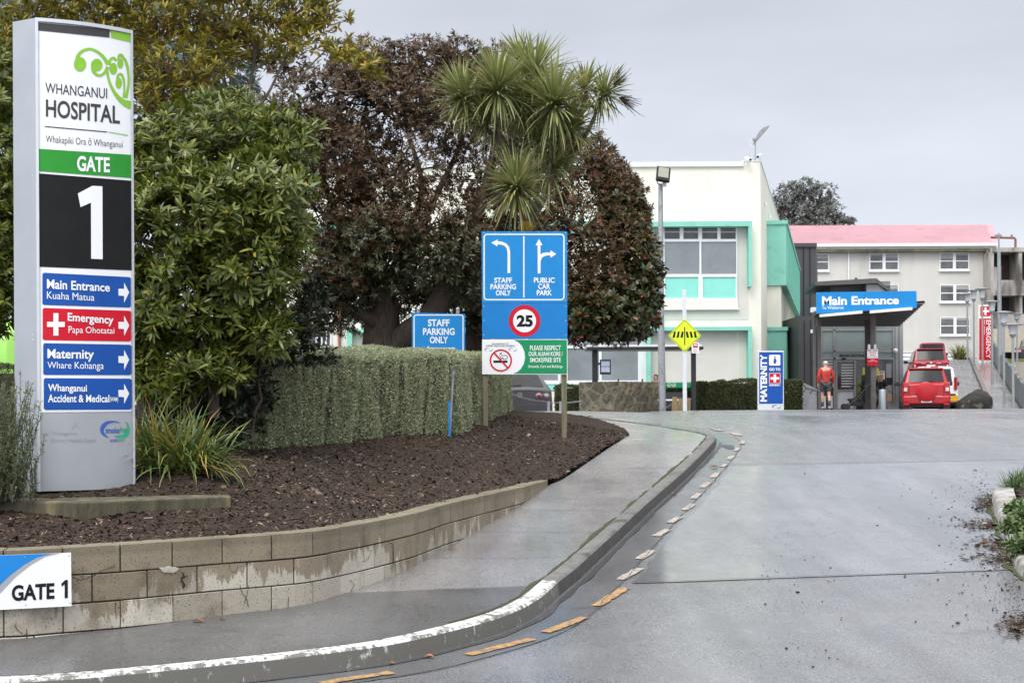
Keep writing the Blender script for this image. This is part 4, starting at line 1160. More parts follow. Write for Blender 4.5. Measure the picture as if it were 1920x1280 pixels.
mb.build("trunk", M_BARKG, yt, smooth=True); mb = MB(); LIMB = 1.0
for i in range(760):
    j = RNG.integers(len(tips)); c = np.array(yb[kk[j]])
    s_ = c[:3] + (tips[j] - c[:3]) * .15 + np.array([0, 0, -c[5] * .8]) * RNG.random()
    branch(mb, s_, tips[j], .011, .004, .12, 4, 5)
mb.build("twigs", M_BARKO, yt, smooth=True)

# --- blue-grey needle tree far behind, showing in gaps at the top left
M_LBLUE = leafmat("blue_grey_leaf", [(0, (0.120, 0.168, 0.156)), (.6, (0.204, 0.264, 0.240)), (1, (0.312, 0.372, 0.336))], .6, .1, .3)
bt = thing("conifer", P(150, 760, 27), "blue-grey conifer showing through gaps at the top left behind the yellowing tree", "tree")
blobs = [pxblob(*a) for a in ((90, 80, 27, 130, 150), (330, 60, 27, 110, 130), (200, 200, 27, 160, 160), (10, 120, 27, 60, 140), (420, 120, 27.5, 70, 80), (-90, 150, 27, 100, 160))]
pts, out, kk = blob_points(blobs, 3600, .55)
b_, d_, u_, L_, W_2 = whorls(pts, out, 9, 1.0, .17, .045)
leaf_mesh("crown", b_, d_, u_, L_, W_2, M_LBLUE, bt, six=False)
mb = MB(); branch(mb, P(150, 770, 27), P(160, 100, 27), .25, .08); branch(mb, P(150, 500, 27), P(320, 100, 27), .12, .04); branch(mb, P(150, 500, 27), P(20, 140, 27), .12, .04); mb.build("trunk", M_BARKD, bt, smooth=True)

# --- reddish brown spreading tree
M_LBRN = leafmat("bronze_leaf", [(0, (.044, .025, .014)), (.35, (.086, .050, .027)), (.7, (.140, .086, .047)), (.90, (.115, .10, .042)), (.992, (.21, .13, .08)), (1.0, (.45, .03, .02))], .5, .18, .3)
d0 = 31.5
st = thing("bronze_tree", P(715, 690, d0), "large spreading tree with small bronze-brown leaves and two thick leaning trunks", "tree")
bb = [pxblob(*a) for a in ((560, 200, 30.6, 60, 60), (500, 240, 30.6, 55, 55), (430, 200, 30.8, 60, 50), (570, 310, 30.6, 50, 60), (540, 130, 31, 40, 40), (640, 190, 31, 80, 95), (690, 130, 31.2, 85, 60), (790, 120, 31.5, 90, 55), (880, 115, 31.5, 75, 50), (740, 200, 31.0, 100, 80), (650, 300, 30.6, 85, 90), (850, 210, 31.3, 90, 90), (760, 310, 30.7, 100, 90),
                           (620, 400, 30.8, 70, 80), (690, 420, 30.5, 80, 75), (900, 330, 31, 80, 80), (800, 430, 30.6, 95, 75), (640, 510, 30.6, 80, 70), (880, 460, 31, 75, 75), (590, 560, 31, 50, 60), (700, 540, 31.5, 90, 55), (830, 540, 32, 90, 50), (950, 200, 31.8, 60, 80), (600, 250, 31.4, 50, 70), (560, 600, 31.5, 40, 30))]
pts, out, kk = blob_points(bb, 11000, .42)
thin = np.array([mnoise.noise(Vector(tuple(p * .9))) for p in pts]); low = (pts[:, 2] < Z(420, 31))
keep = (thin > -.36) | low & (thin > -.5)
pts, out, kk = pts[keep], out[keep], kk[keep]
b_, d_, u_, L_, W_2 = whorls(pts, out, 11, 1.15, .10, .031, .3, .35)
leaf_mesh("crown", b_, d_, u_, L_, W_2, M_LBRN, st, six=False)
# a greener inner and lower skirt of the same crown
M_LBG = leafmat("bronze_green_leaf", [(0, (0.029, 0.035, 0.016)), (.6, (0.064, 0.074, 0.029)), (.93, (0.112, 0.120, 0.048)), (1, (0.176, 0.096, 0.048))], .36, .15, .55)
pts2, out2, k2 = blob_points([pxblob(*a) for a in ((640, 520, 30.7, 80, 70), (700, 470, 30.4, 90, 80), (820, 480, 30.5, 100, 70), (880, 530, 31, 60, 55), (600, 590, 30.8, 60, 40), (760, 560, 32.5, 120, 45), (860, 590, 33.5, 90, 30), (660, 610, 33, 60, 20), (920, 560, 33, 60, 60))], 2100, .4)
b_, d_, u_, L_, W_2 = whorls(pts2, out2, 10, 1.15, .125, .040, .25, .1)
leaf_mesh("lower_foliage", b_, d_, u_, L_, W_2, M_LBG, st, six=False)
mb = MB()
limb([(712, 720, 31.4), (714, 640, 31.4), (716, 580, 31.3), (705, 520, 31.2), (690, 420, 31.2), (670, 300, 31.2), (690, 180, 31.3)], .50, .015)
limb([(715, 690, 31.5), (750, 640, 31.3), (800, 600, 31.0), (822, 568, 30.9), (850, 500, 30.8), (880, 440, 30.8), (905, 370, 31), (930, 250, 31.2)], .36, .03)
limb([(716, 610, 31.2), (680, 590, 30.9), (640, 572, 30.7), (612, 545, 30.6), (600, 500, 30.6)], .17, .05)
limb([(714, 560, 31.2), (760, 480, 31), (800, 400, 31), (850, 300, 31.2), (900, 180, 31.3)], .14, .015)
limb([(708, 540, 31.2), (650, 450, 31), (610, 350, 31), (580, 220, 31)], .11, .015)
limb([(730, 520, 31.2), (790, 360, 31), (760, 220, 31.2), (790, 120, 31.3)], .09, .012)
for i in range(420):
    j = RNG.integers(len(pts)); c = np.array(bb[kk[j]])
    branch(mb, c[:3] + RNG.normal(0, .15, 3), pts[j], .028, .006, .2, 5, 5)
mb.build("trunk", M_BARKD, st, smooth=True)

# --- rounder evergreen on the right with rusty shoots
M_LMAG = leafmat("evergreen_leaf", [(0, (0.026, 0.042, 0.014)), (.45, (0.045, 0.067, 0.021)), (.68, (0.088, 0.109, 0.038)), (.86, (0.136, 0.064, 0.029)), (.99, (0.192, 0.083, 0.035)), (1.0, (0.600, 0.048, 0.080))], .33, .12, .55)
M_LBR2 = leafmat("rusty_leaf", [(0, (.066, .038, .018)), (.45, (.115, .066, .033)), (.75, (.15, .095, .048)), (.985, (.09, .105, .036)), (1.0, (.5, .03, .05))], .5, .15, .3)
mt = thing("rusty_evergreen_tree", P(900, 720, 33.5), "dense rounded dark evergreen with rusty shoots, between the cabbage tree and the lamp post", "tree")
mb1 = [pxblob(*a) for a in ((940, 390, 32.4, 60, 70), (925, 470, 32.5, 60, 60), (960, 320, 32.6, 50, 50), (1205, 352, 32.6, 12, 10), (1190, 368, 32.5, 16, 12), (1216, 440, 32.4, 14, 14), (1230, 472, 32.4, 10, 14), (1236, 522, 32.4, 9, 14), (1170, 316, 32.7, 14, 10), (1146, 286, 32.8, 12, 10), (1230, 600, 32.3, 9, 12), (1160, 640, 32.3, 24, 8), (1095, 642, 32.3, 24, 7), (1120, 290, 32.8, 32, 40), (1168, 372, 32.6, 40, 48), (1192, 408, 32.5, 28, 42), (1140, 310, 32.7, 30, 34), (1160, 345, 32.6, 38, 42), (1185, 420, 32.5, 36, 60), (1000, 230, 33, 60, 60), (1010, 300, 33.0, 70, 70), (1080, 330, 32.8, 70, 75), (1000, 420, 32.5, 80, 80), (1090, 440, 32.3, 90, 85), (1150, 470, 32.5, 65, 90), (960, 520, 32.8, 70, 70), (1110, 540, 32.4, 85, 75), (1040, 540, 32.3, 80, 70), (1060, 250, 33, 40, 45))]
pts, out, kk = blob_points(mb1, 6000, .6)
b_, d_, u_, L_, W_2 = whorls(pts, out, 10, 1.1, .105, .034, .3, .35); leaf_mesh("crown", b_, d_, u_, L_, W_2, M_LBR2, mt, six=False)
mb2 = [pxblob(*a) for a in ((1165, 400, 32.6, 42, 50), (1200, 490, 32.4, 36, 70), (1208, 570, 32.4, 30, 58), (1150, 575, 32.2, 65, 55), (1085, 590, 32.1, 80, 45), (1000, 590, 32.5, 70, 40), (1130, 330, 33, 24, 24), (1180, 350, 32.8, 18, 20), (1110, 610, 33, 80, 26), (1180, 610, 32.6, 40, 26), (940, 590, 33, 60, 45))]
pts2, out2, k2 = blob_points(mb2, 2600, .55)
b_, d_, u_, L_, W_2 = whorls(pts2, out2, 10, .95, .17, .062, .2, .55); leaf_mesh("outer_foliage", b_, d_, u_, L_, W_2, M_LMAG, mt)
mb = MB(); limb([(895, 730, 33.5), (893, 640, 33.5), (900, 560, 33.4), (960, 470, 33.2), (1000, 380, 33.2)], .36, .08); limb([(896, 600, 33.4), (1000, 520, 33), (1080, 450, 32.9)], .16, .05); limb([(896, 590, 33.4), (1010, 560, 33), (1140, 520, 32.8)], .14, .04)
for i in range(200):
    j = RNG.integers(len(pts)); c = np.array(mb1[kk[j]]); branch(mb, c[:3], pts[j], .03, .008, .2, 4, 5)
mb.build("trunk", M_BARKD, mt, smooth=True)

# --- cabbage tree
M_SWORD = leafmat("sword_leaf", [(0, (.16, .19, .065)), (.4, (.25, .28, .105)), (.75, (.34, .36, .15)), (.95, (.43, .41, .18)), (1, (.45, .33, .11))], .42, .18, .45)
M_SWD = leafmat("dry_sword_leaf", [(0, (.14, .085, .05)), (1, (.26, .17, .10))], .8, .1, .2)
M_DRY = pm("dry_flower", (.07, .045, .045), .9, var=.3)
def sword(base, d0_, L, W, droop, nseg=5):
    """arching strap leaves, one strip each"""
    n = len(base); d0_ = norm(d0_); side = norm(np.cross(d0_, np.array([0, 0, 1.0]) + RNG.normal(0, .2, (n, 3))))
    rows = []; p = base.copy(); d = d0_.copy()
    prof = [.55, 1.0, 1.0, .85, .55, .06]
    for k in range(nseg + 1):
        w = (W * prof[min(k, 5)])[:, None]
        rows += [p - side * w / 2, p + side * w / 2]
        d = norm(d + np.array([0, 0, -1.0]) * (droop * (k + .5) / nseg)[:, None])
        p = p + d * (L / nseg)[:, None]
    V = np.stack(rows, 1).reshape(-1, 3); m = 2 * (nseg + 1); i = np.arange(n)[:, None] * m
    Fq = np.concatenate([i + np.array([[2 * k, 2 * k + 1, 2 * k + 3, 2 * k + 2]]) for k in range(nseg)])
    return V, Fq
ct = thing("cabbage_tree", P(985, 800, 26.5), "cabbage tree with spiky green sword-leaf rosettes on forked stems behind the big blue sign", "tree")
heads = [((865, 180), 26.2, .68, (-.5, -.3, .7), 130), ((932, 165), 25.9, .76, (-.1, -.7, .7), 170), ((1003, 135), 26.4, .72, (.1, -.1, 1), 140), ((1040, 192), 25.8, .80, (.1, -.8, .6), 180), ((1098, 160), 26.4, .46, (.1, .1, 1), 80),
         ((1138, 172), 26.3, .52, (.7, -.2, .6), 80), ((968, 350), 25.7, .74, (-.1, -.7, .5), 170), ((1040, 310), 26.4, .62, (.4, -.3, .6), 120), ((1055, 250), 26.9, .62, (.5, .1, .5), 90), ((975, 110), 26.9, .55, (-.1, .2, 1), 70), ((930, 230), 26.7, .55, (-.2, .2, .6), 60), ((985, 195), 26.3, .68, (0, -.6, .5), 110), ((1075, 235), 26.2, .6, (.3, -.4, .6), 90), ((905, 215), 26.2, .55, (-.4, -.4, .4), 70), ((1010, 255), 26.4, .6, (0, -.5, .4), 80)]
Vs = []; Fs = []; o = 0; Vd = []; Fd = []; od = 0
for (hx, hy), dd, L, ax, n in heads:
    c = np.array(P(hx, hy, dd)); ax = np.array(ax) / np.linalg.norm(ax)
    d = norm(RNG.standard_normal((n, 3)) + ax * 1.05)
    base = c + d * .05 - ax * RNG.uniform(0, .16, (n, 1))
    low = (d @ ax) < .2
    n2_ = int(n * 1.7); d = norm(RNG.standard_normal((n2_, 3)) + ax * .85); base = c + d * .05 - ax * RNG.uniform(0, .2, (n2_, 1)); low = (d @ ax) < .2; n = n2_
    V, Fq = sword(base, d, L * 1.18 * RNG.uniform(.72, 1.08, n), np.full(n, .036) * RNG.uniform(.8, 1.2, n), np.where(low, .38, .16) * RNG.uniform(.5, 1.4, n))
    Vs.append(V); Fs.append(Fq + o); o += len(V)
    m = 14; d = norm(np.stack([RNG.normal(0, .5, m), RNG.normal(0, .5, m), -np.ones(m) * 1.2], 1))
    V, Fq = sword(c - ax * .12 + d * .03, d, L * RNG.uniform(.4, .75, m), np.full(m, .028), np.full(m, .3)); Vd.append(V); Fd.append(Fq + od); od += len(V)
raw_mesh("leaf_rosettes", np.concatenate(Vs), np.concatenate(Fs), M_SWORD, ct)
raw_mesh("dry_leaves", np.concatenate(Vd), np.concatenate(Fd), M_SWD, ct)
mb = MB()
def stem(path, r0, r1): limb(path, r0 * .68, r1 * .62, mb)
stem([(930, 800, 26.5), (938, 700, 26.5), (955, 600, 26.5), (978, 500, 26.5), (986, 430, 26.5), (990, 405, 26.5)], .22, .2)
stem([(988, 415, 26.5), (1010, 390, 26.4), (1030, 350, 26.4), (1036, 325, 26.4)], .12, .08)
stem([(986, 420, 26.5), (975, 380, 26.2), (969, 355, 25.8)], .10, .07)
stem([(1012, 388, 26.4), (1045, 320, 26.5), (1080, 280, 26.4), (1100, 250, 26.3), (1116, 215, 26.3), (1118, 195, 26.3), (1134, 180, 26.3)], .085, .05)
stem([(1116, 205, 26.3), (1100, 185, 26.4), (1098, 165, 26.4)], .05, .04)
stem([(1000, 400, 26.5), (1005, 330, 26.6), (965, 280, 26.4), (935, 255, 26.3), (885, 235, 26.2), (875, 205, 26.2), (867, 185, 26.2)], .09, .05)
stem([(980, 300, 26.5), (942, 270, 26.2), (935, 215, 26), (932, 175, 25.9)], .065, .05)
stem([(1005, 340, 26.6), (985, 270, 26.6), (1000, 200, 26.5), (1003, 145, 26.4)], .07, .05)
stem([(1020, 365, 26.4), (1035, 290, 26.2), (1038, 230, 25.9), (1040, 200, 25.8)], .07, .05)
stem([(1035, 290, 26.3), (1050, 270, 26.7), (1055, 255, 26.9)], .05, .04)
mb.build("trunk", pm("corky_bark", (.125, .095, .065), .9, var=.35, scale=9, bump=.9, bscale=50, dirt=((.09, .075, .055), 5, .5)), ct, smooth=True)
mb = MB()
for hx, hy in ((1178, 192), (1160, 150)):
    c = P(hx, hy, 26.2); a0 = P(1140, 172, 26.3)
    for i in range(46):
        q = c + Vector(RNG.normal(0, .075, 3)); branch(mb, a0.lerp(c, .55), q + (q - a0) * .25, .006, .003, .1, 3, 4)
mb.build("dry_flower_head", M_DRY, ct)
mb = MB(); c = P(986, 426, 26.35); mb.ball(c, (.15, .1, .12), 10, 7); mb.build("lichen_patch", pm("yellow_lichen", (.30, .19, .02), .9, var=.5, scale=30, bump=1, bscale=60), ct)

# --- strappy flax clump beside the pylon
M_FLAX = leafmat("flax_leaf", [(0, (0.056, 0.096, 0.022)), (.45, (0.096, 0.147, 0.035)), (.75, (0.168, 0.200, 0.048)), (.92, (0.336, 0.304, 0.064)), (1, (0.512, 0.272, 0.064))], .38, .15, .5)
fx = thing("flax_clump", P(335, 885, 12.9), "clump of arching strappy green and yellow flax leaves at the right foot of the pylon", "plant")
Vs = []; Fs = []; o = 0
for (bx, by, dd, n, L) in ((300, 880, 12.9, 120, .78), (345, 882, 12.8, 170, .72), (380, 880, 13.0, 150, .62), (270, 870, 13.1, 80, .75)):
    c = np.array(P(bx, by, dd)); az = RNG.uniform(0, 2 * PI, n); el = RNG.uniform(.25, 1.45, n)
    d = np.stack([np.cos(az) * np.cos(el) + .12, np.sin(az) * np.cos(el), np.sin(el)], 1)
    base = c + np.stack([RNG.normal(0, .06, n), RNG.normal(0, .06, n), np.full(n, -.02)], 1)
    V, Fq = sword(base, d, L * RNG.uniform(.6, 1.1, n), np.full(n, .022) * RNG.uniform(.7, 1.2, n), RNG.uniform(.15, .75, n)); Vs.append(V); Fs.append(Fq + o); o += len(V)
raw_mesh("leaves", np.concatenate(Vs), np.concatenate(Fs), M_FLAX, fx)

# --- clipped grey-green hedges
M_LHEDGE = leafmat("hedge_leaf", [(0, (.22, .24, .13)), (.4, (.34, .37, .215)), (.75, (.46, .49, .31)), (1, (.58, .60, .43))], .5, .15, .35)
M_HCORE = pm("hedge_twigs", (.085, .085, .05), .95, var=.5, scale=14, bump=1.0, bscale=40)
def hedge(name, label, line, width, z0f, ztop, n, leafm=None, coarse=.032, group=None, soft=.05, gaps=0.0):
    """clipped hedge along a plan line; z0f(x,y) ground, ztop(t) top"""
    c = spline([(a[0], a[1]) for a in line], .08); nn = left_normals(c); t = np.linspace(0, 1, len(c))
    h = thing(name, (float(c[len(c) // 2, 0]), float(c[len(c) // 2, 1]), float(z0f(c[len(c) // 2, 0], c[len(c) // 2, 1]))), label, "hedge", group)
    mb = MB(); rows = []
    for i in range(len(c)):
        zt = ztop(t[i]) - .07; zb = float(z0f(c[i, 0], c[i, 1])) - .05; w = width / 2 - .09
        a, b2 = c[i] - nn[i] * w, c[i] + nn[i] * w
        rows.append([(a[0], a[1], zb), (a[0], a[1], zt), (b2[0], b2[1], zt), (b2[0], b2[1], zb)])
    rows[0] = [tuple(np.array(rows[0][k]) * .0 + np.array(rows[1][k])) for k in range(4)]
    mb.grid([r_ + [r_[0]] for r_ in rows]); mb.add(rows[0], [(0, 1, 2, 3)]); mb.add(rows[-1], [(0, 1, 2, 3)])
    mb.build("twig_core", M_HCORE, h)
    L = np.concatenate([[0], np.cumsum(np.linalg.norm(np.diff(c, axis=0), axis=1))]); tot = L[-1]
    H = ztop(.5) - float(z0f(*c[len(c) // 2])); areas = np.array([tot * H, tot * width, tot * H * .35, width * H, width * H]); pr = areas / areas.sum()
    k = RNG.choice(5, n, p=pr); s = RNG.random(n); v = RNG.random(n); u = RNG.uniform(-1, 1, n)
    s = np.where(k == 3, 0, np.where(k == 4, 1, s)); sl = s * tot
    x = np.interp(sl, L, c[:, 0]); y = np.interp(sl, L, c[:, 1]); ax_, ay_ = np.interp(sl, L, nn[:, 0]), np.interp(sl, L, nn[:, 1])
    off = np.where(k == 0, -1, np.where(k == 2, 1, u)) * width / 2
    z0 = z0f(x + ax_ * off, y + ay_ * off) - .03; zt = np.array([ztop(q) for q in s]); z = np.where(k == 1, zt, z0 + v * (zt - z0))
    tx, ty = ay_, -ax_
    out = np.zeros((n, 3)); out[:, 2] = (k == 1) * 1.0
    out[:, 0] += ax_ * np.where(k == 0, -1, np.where(k == 2, 1, 0)) + tx * np.where(k == 3, -1, np.where(k == 4, 1, 0)) * 1
    out[:, 1] += ay_ * np.where(k == 0, -1, np.where(k == 2, 1, 0)) + ty * np.where(k == 3, -1, np.where(k == 4, 1, 0)) * 1
    # vertical clumps bulge and recede; corners are rounded
    bul = np.array([mnoise.noise(Vector((a * 2.6, b * 2.6, q * .7))) + .6 * mnoise.noise(Vector((a * 7, b * 7, q * 2.2))) for a, b, q in zip(x, y, z)]) * soft
    cre = np.array([abs(mnoise.noise(Vector((a * 1.9 + 7, b * 1.9, q * .35)))) for a, b, q in zip(x, y, z)]); bul -= np.clip(.13 - cre, 0, .13) / .13 * soft * 1.1
    rnd = np.where(k == 1, np.abs(u), np.clip(1 - (zt - z) / .16, 0, 1)); bul -= np.clip(rnd - .35, 0, 1) ** 2 * .10
    rnd2 = np.clip(1 - np.minimum(sl, tot - sl) / .15, 0, 1); bul -= rnd2 ** 2 * .08
    p = np.stack([x + ax_ * off, y + ay_ * off, z], 1) + out * (bul + RNG.normal(.0, .010, n))[:, None]
    if gaps:
        keep = np.array([mnoise.noise(Vector((a * 1.7, b * 1.7, q * .8 + 5))) for a, b, q in zip(x, y, z)]) > -gaps * 2.2 + RNG.normal(0, .1, n) * .5
        keep |= (k == 1) | (RNG.random(n) < .45); p, out, n = p[keep], out[keep], int(keep.sum())
    ax = norm(out * .6 + RNG.normal(0, .55, (n, 3)) + np.array([0, 0, .55])); up = norm(RNG.standard_normal((n, 3)) + out)
    leaf_mesh("foliage", p, ax, up, coarse * RNG.uniform(.6, 1.4, n), coarse * .42 * RNG.uniform(.7, 1.3, n), leafm or M_LHEDGE, h, six=False)
    return h
def hl(px, py, d): p = P(px, py, d); return (p.x, p.y)
bzf = lambda x, y: Bz(x, y)
def topline(*z): zz = np.array(z); return lambda t: float(np.interp(t, np.linspace(0, 1, len(zz)), zz))
def away(a, b, off):
    a, b = np.array(a), np.array(b); t = (b - a) / np.linalg.norm(b - a); n_ = np.array([-t[1], t[0]]); return [tuple(a + n_ * off), tuple((a + b) / 2 + n_ * off), tuple(b + n_ * off)]
A_, B_ = hl(455, 760, 17.5), hl(846, 760, 20.6)
hedge("clipped_hedge", "long clipped grey-green box hedge along the top of the bark bed", away(A_, B_, .42), .84, bzf, topline(Z(668, 17.5), Z(661, 18.8), Z(660, 20.4)), 110000, gaps=.14, soft=.085)
A_, B_ = hl(856, 760, 20.9), hl(903, 760, 22.9)
hedge("clipped_hedge", "short clipped hedge section between the grey pipe and the left timber sign post", away(A_, B_, .40), .8, bzf, topline(Z(660, 21), Z(661, 22.7)), 28000, gaps=.12, soft=.07)
A_, B_ = hl(915, 760, 23.3), hl(962, 760, 26.2)
hedge("clipped_hedge", "last section of the clipped hedge behind the big sign, nearest the grey hatchback", away(A_, B_, .40), .8, bzf, topline(Z(664, 23.5), Z(668, 26.0)), 28000, gaps=.12, soft=.07)
A_, B_ = hl(622, 760, 22.5), hl(880, 760, 24.5)
hedge("clipped_hedge", "grey-green hedge top peeping over the long front hedge below the bronze tree", away(A_, B_, .5), 1.0, bzf, topline(Z(651, 22.5), Z(648, 23), Z(655, 24), Z(662, 24.5)), 30000)
# dark undergrowth between shrub and hedge
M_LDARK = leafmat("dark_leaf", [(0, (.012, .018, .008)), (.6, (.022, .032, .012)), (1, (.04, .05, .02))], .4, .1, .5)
ug = thing("undergrowth_shrub", P(440, 800, 16.8), "dark leafy undergrowth shrub in the shade between the rosette shrub and the clipped hedge", "shrub")
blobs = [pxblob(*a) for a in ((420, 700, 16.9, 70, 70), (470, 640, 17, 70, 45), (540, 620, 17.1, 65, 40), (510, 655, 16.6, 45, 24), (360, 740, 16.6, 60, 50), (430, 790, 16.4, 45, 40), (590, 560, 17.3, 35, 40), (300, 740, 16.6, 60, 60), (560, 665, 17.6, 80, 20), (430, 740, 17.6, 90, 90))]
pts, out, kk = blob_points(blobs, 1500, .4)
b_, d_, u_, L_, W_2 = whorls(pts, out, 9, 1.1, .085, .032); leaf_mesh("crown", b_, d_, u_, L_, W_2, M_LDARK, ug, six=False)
mb = MB()
for x in (400, 430, 470): branch(mb, P(x, 830, 16.6), P(x + 20, 660, 16.9), .03, .012)
mb.build("trunk", M_BARKD, ug, smooth=True)
# feathery bush at the left edge in front of the pylon
M_LROS = leafmat("feathery_leaf", [(0, (0.068, 0.098, 0.045)), (.5, (0.128, 0.173, 0.075)), (1, (0.225, 0.270, 0.135))], .5, .15, .35)
rb = thing("feathery_bush", P(-10, 930, 11.3), "feathery grey-green bush at the left edge, its sprigs overlapping the pylon side", "bush")
nst = 190; base = np.array(P(-12, 935, 11.35)) + RNG.normal(0, 1, (nst, 3)) * np.array([.13, .10, .03])
tips = base + np.stack([RNG.normal(.02, .14, nst), RNG.normal(-.05, .12, nst), RNG.uniform(.25, .98, nst)], 1)
tips[:, 0] = np.minimum(tips[:, 0], X(62, 11.3, 800) + RNG.normal(0, .03, nst))
mb = MB(); B2 = []; D2 = []
for a, b in zip(base, tips):
    pp = branch(mb, a, b, .005, .002, .10, 8, 4)
    for i in range(1, len(pp)):
        for k in range(11):
            p = pp[i - 1].lerp(pp[i], random.random()); B2.append(tuple(p)); dd = (pp[i] - pp[i - 1]).normalized() * .9 + Vector(RNG.normal(0, .65, 3)); D2.append(tuple(dd))
B2, D2 = np.array(B2), np.array(D2); n = len(B2)
mb.build("stems", M_BARKG, rb); leaf_mesh("sprigs", B2, D2, norm(RNG.standard_normal((n, 3))), RNG.uniform(.025, .05, n), RNG.uniform(.005, .009, n), M_LROS, rb, six=False)
# hedge at the left edge behind the pylon
hedge("clipped_hedge", "clipped hedge at the far left edge behind the tall pylon, below the lime green car", [hl(-150, 760, 15.8), hl(0, 760, 15.6), hl(140, 760, 15.6)], .7, lambda x, y: Bz(x, y) * 0 + Z(800, 15.7), topline(Z(690, 15.7), Z(684, 15.7), Z(684, 15.7)), 15000, leafmat("box_leaf", [(0, (.03, .045, .016)), (.6, (.06, .08, .03)), (1, (.11, .12, .05))], .45, .15, .4))
# ------------------------------------------------------------------ white and mint building
M_CREAM = pm("cream_render", (.77, .745, .645), .75, var=.05, scale=.7, bump=.15, bscale=60, dirt=((.64, .61, .52), 1.3, .58), sx=(1.5, 1.5, .5))
M_CREAM2 = pm("recess_shade_render", (.60, .59, .53), .8, var=.05, scale=.8, bump=.15, bscale=60)  # greyer cream carries the shadow of the recess in its colour
M_TEAL = pm("mint_paint", (.225, .56, .445), .6, var=.06, scale=1.2, dirt=((.19, .47, .37), 2.0, .58))
M_TEALP = pm("mint_panel", (.24, .66, .56), .5, var=.04, scale=1.2)
M_WFRAME = pm("white_frame", (.74, .75, .75), .5, var=.05, scale=3)
M_GLASS = pm("office_glass", (.20, .225, .235), .12, var=.12, scale=.9, spec=.6)
M_GLASSD = pm("dark_glass", (.035, .038, .042), .08, var=.5, scale=1.4, spec=.6)
M_ROOFW = pm("roof_flashing", (.70, .72, .70), .5, var=.05)
DF = 57.0
FA = Plane(600, DF, 1428, DF)
wb = thing("office_building", P(1420, 780, DF), "two-storey cream office building with mint green window surrounds and mint side boxes", "building")
cor = P(1428, 760, DF); sdir = Vector((.228, 1, 0)).normalized()
zr_, zb_ = Z(303, DF, 1428), EYE - 1.6
x0w = X(430, DF)
far = cor + sdir * 24
mb = MB(); mb.prism([(x0w, DF), (cor.x, DF), (far.x, far.y), (x0w, far.y)], zb_, zr_); mb.build("wall", M_CREAM, wb)
mb = MB(); mb.box(x0w, X(1396, DF), DF - .10, DF - .003, Z(313, DF, 1300), Z(304, DF, 1300)); mb.build("roof_trim", M_ROOFW, wb)
mb = MB(); mb.prism([(cor.x - .75, DF - .02), (cor.x + .03, DF - .02), (cor.x + .03 + sdir.x * 24, DF + sdir.y * 24), (cor.x - .3 + sdir.x * 24, DF + sdir.y * 24)], zr_ - .002, zr_ + .035); mb.build("parapet_cap", M_ROOFW, wb)
def fbox(mb, x0, y0, x1, y1, out0, out1, d=DF):
    """box on the front facade from a photo rectangle, between two distances in front of the wall"""
    a = P((x0 + x1) / 2, y0, d); b = P((x0 + x1) / 2, y1, d)
    return mb.box(X(x0, d, (y0 + y1) / 2), X(x1, d, (y0 + y1) / 2), d - out1, d - out0, b.z, a.z)
def surround(x0, x1, y0, ybl, ybr, th=7, top=9, w0=None):
    mb = MB(); dd = DF - .45
    def q(a, b, c, e): mb.box(X(a, dd, b), X(c, dd, b), DF - .45, DF - .003, Z(e, dd, (a + c) / 2), Z(b, dd, (a + c) / 2))
    q(x0 - (w0 or 0), y0, x1, y0 + top); (q(x1 - th, y0 + top - .2, x1, ybr) if ybr else None)
    if ybl: q(x0, y0 + top - .2, x0 + th, ybl)
    return mb.build("window_surround", M_TEAL, wb)
surround(1214, 1410, 415, 590, 537, 6.5, 9.5, 20); surround(1213, 1410, 612.5, 716, 716, 7, 7, 15)
surround(650, 900, 616, 712, 0, 10, 7); surround(575, 720, 420, 0, 0, 8, 9, 20); surround(900, 1205, 415, 0, 0, 8, 9)
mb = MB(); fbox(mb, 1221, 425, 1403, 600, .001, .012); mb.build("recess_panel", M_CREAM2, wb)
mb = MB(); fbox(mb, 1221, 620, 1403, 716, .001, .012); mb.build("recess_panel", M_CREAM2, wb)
mb = MB(); fbox(mb, 1383, 622, 1384, 716, .012, .03); mb.build("panel_joint", M_CREAM, wb)
def window(x0, y0, x1, y1, panes, glass, fw=2.6, extra=None, par=None, D=DF, hold=None):
    """frame with separate bars and glass, panes = list of photo rectangles"""
    par = par or wb
    g = MB(); fbox(g, x0, y0, x1, y1, .014, .03, D)
    f = MB()
    xs = sorted(set([x0, x1] + [v for p in panes for v in (p[0], p[2])])); ys = sorted(set([y0, y1] + [v for p in panes for v in (p[1], p[3])]))
    for i in range(len(xs) - 1):
        for j in range(len(ys) - 1):
            mx, my = (xs[i] + xs[i + 1]) / 2, (ys[j] + ys[j + 1]) / 2
            if not any(p[0] < mx < p[2] and p[1] < my < p[3] for p in panes): fbox(f, xs[i], ys[j], xs[i + 1], ys[j + 1], .012, .075, D)
    w = f.build("window", M_WFRAME, par)
    g.build("glass", glass, w)
    return w
top4 = [(1245.7, 427.5, 1274, 448.5), (1281, 427.5, 1308.6, 448.5), (1316, 427.5, 1344.5, 448.5), (1350.5, 427.5, 1379, 448.5)]
w = window(1243, 425, 1382, 451.5, top4, M_GLASSD); mb = MB()
for p in top4: mb = MB(); fbox(mb, p[0], 435, p[2], 436, .03, .06); mb.build("louvre", M_WFRAME, w)
window(1243, 451.5, 1382, 517, [(1245.7, 453.5, 1311, 514), (1314.5, 453.5, 1380, 514)], M_GLASS)
window(1243, 517, 1382, 563, [(1247, 519.5, 1309, 559), (1317.5, 519.5, 1379, 559)], M_TEALP)
mb = MB(); fbox(mb, 1238, 578, 1385, 581, .01, .16); fbox(mb, 1240, 563, 1383, 578, .01, .10); mb.build("sill", M_CREAM, wb)
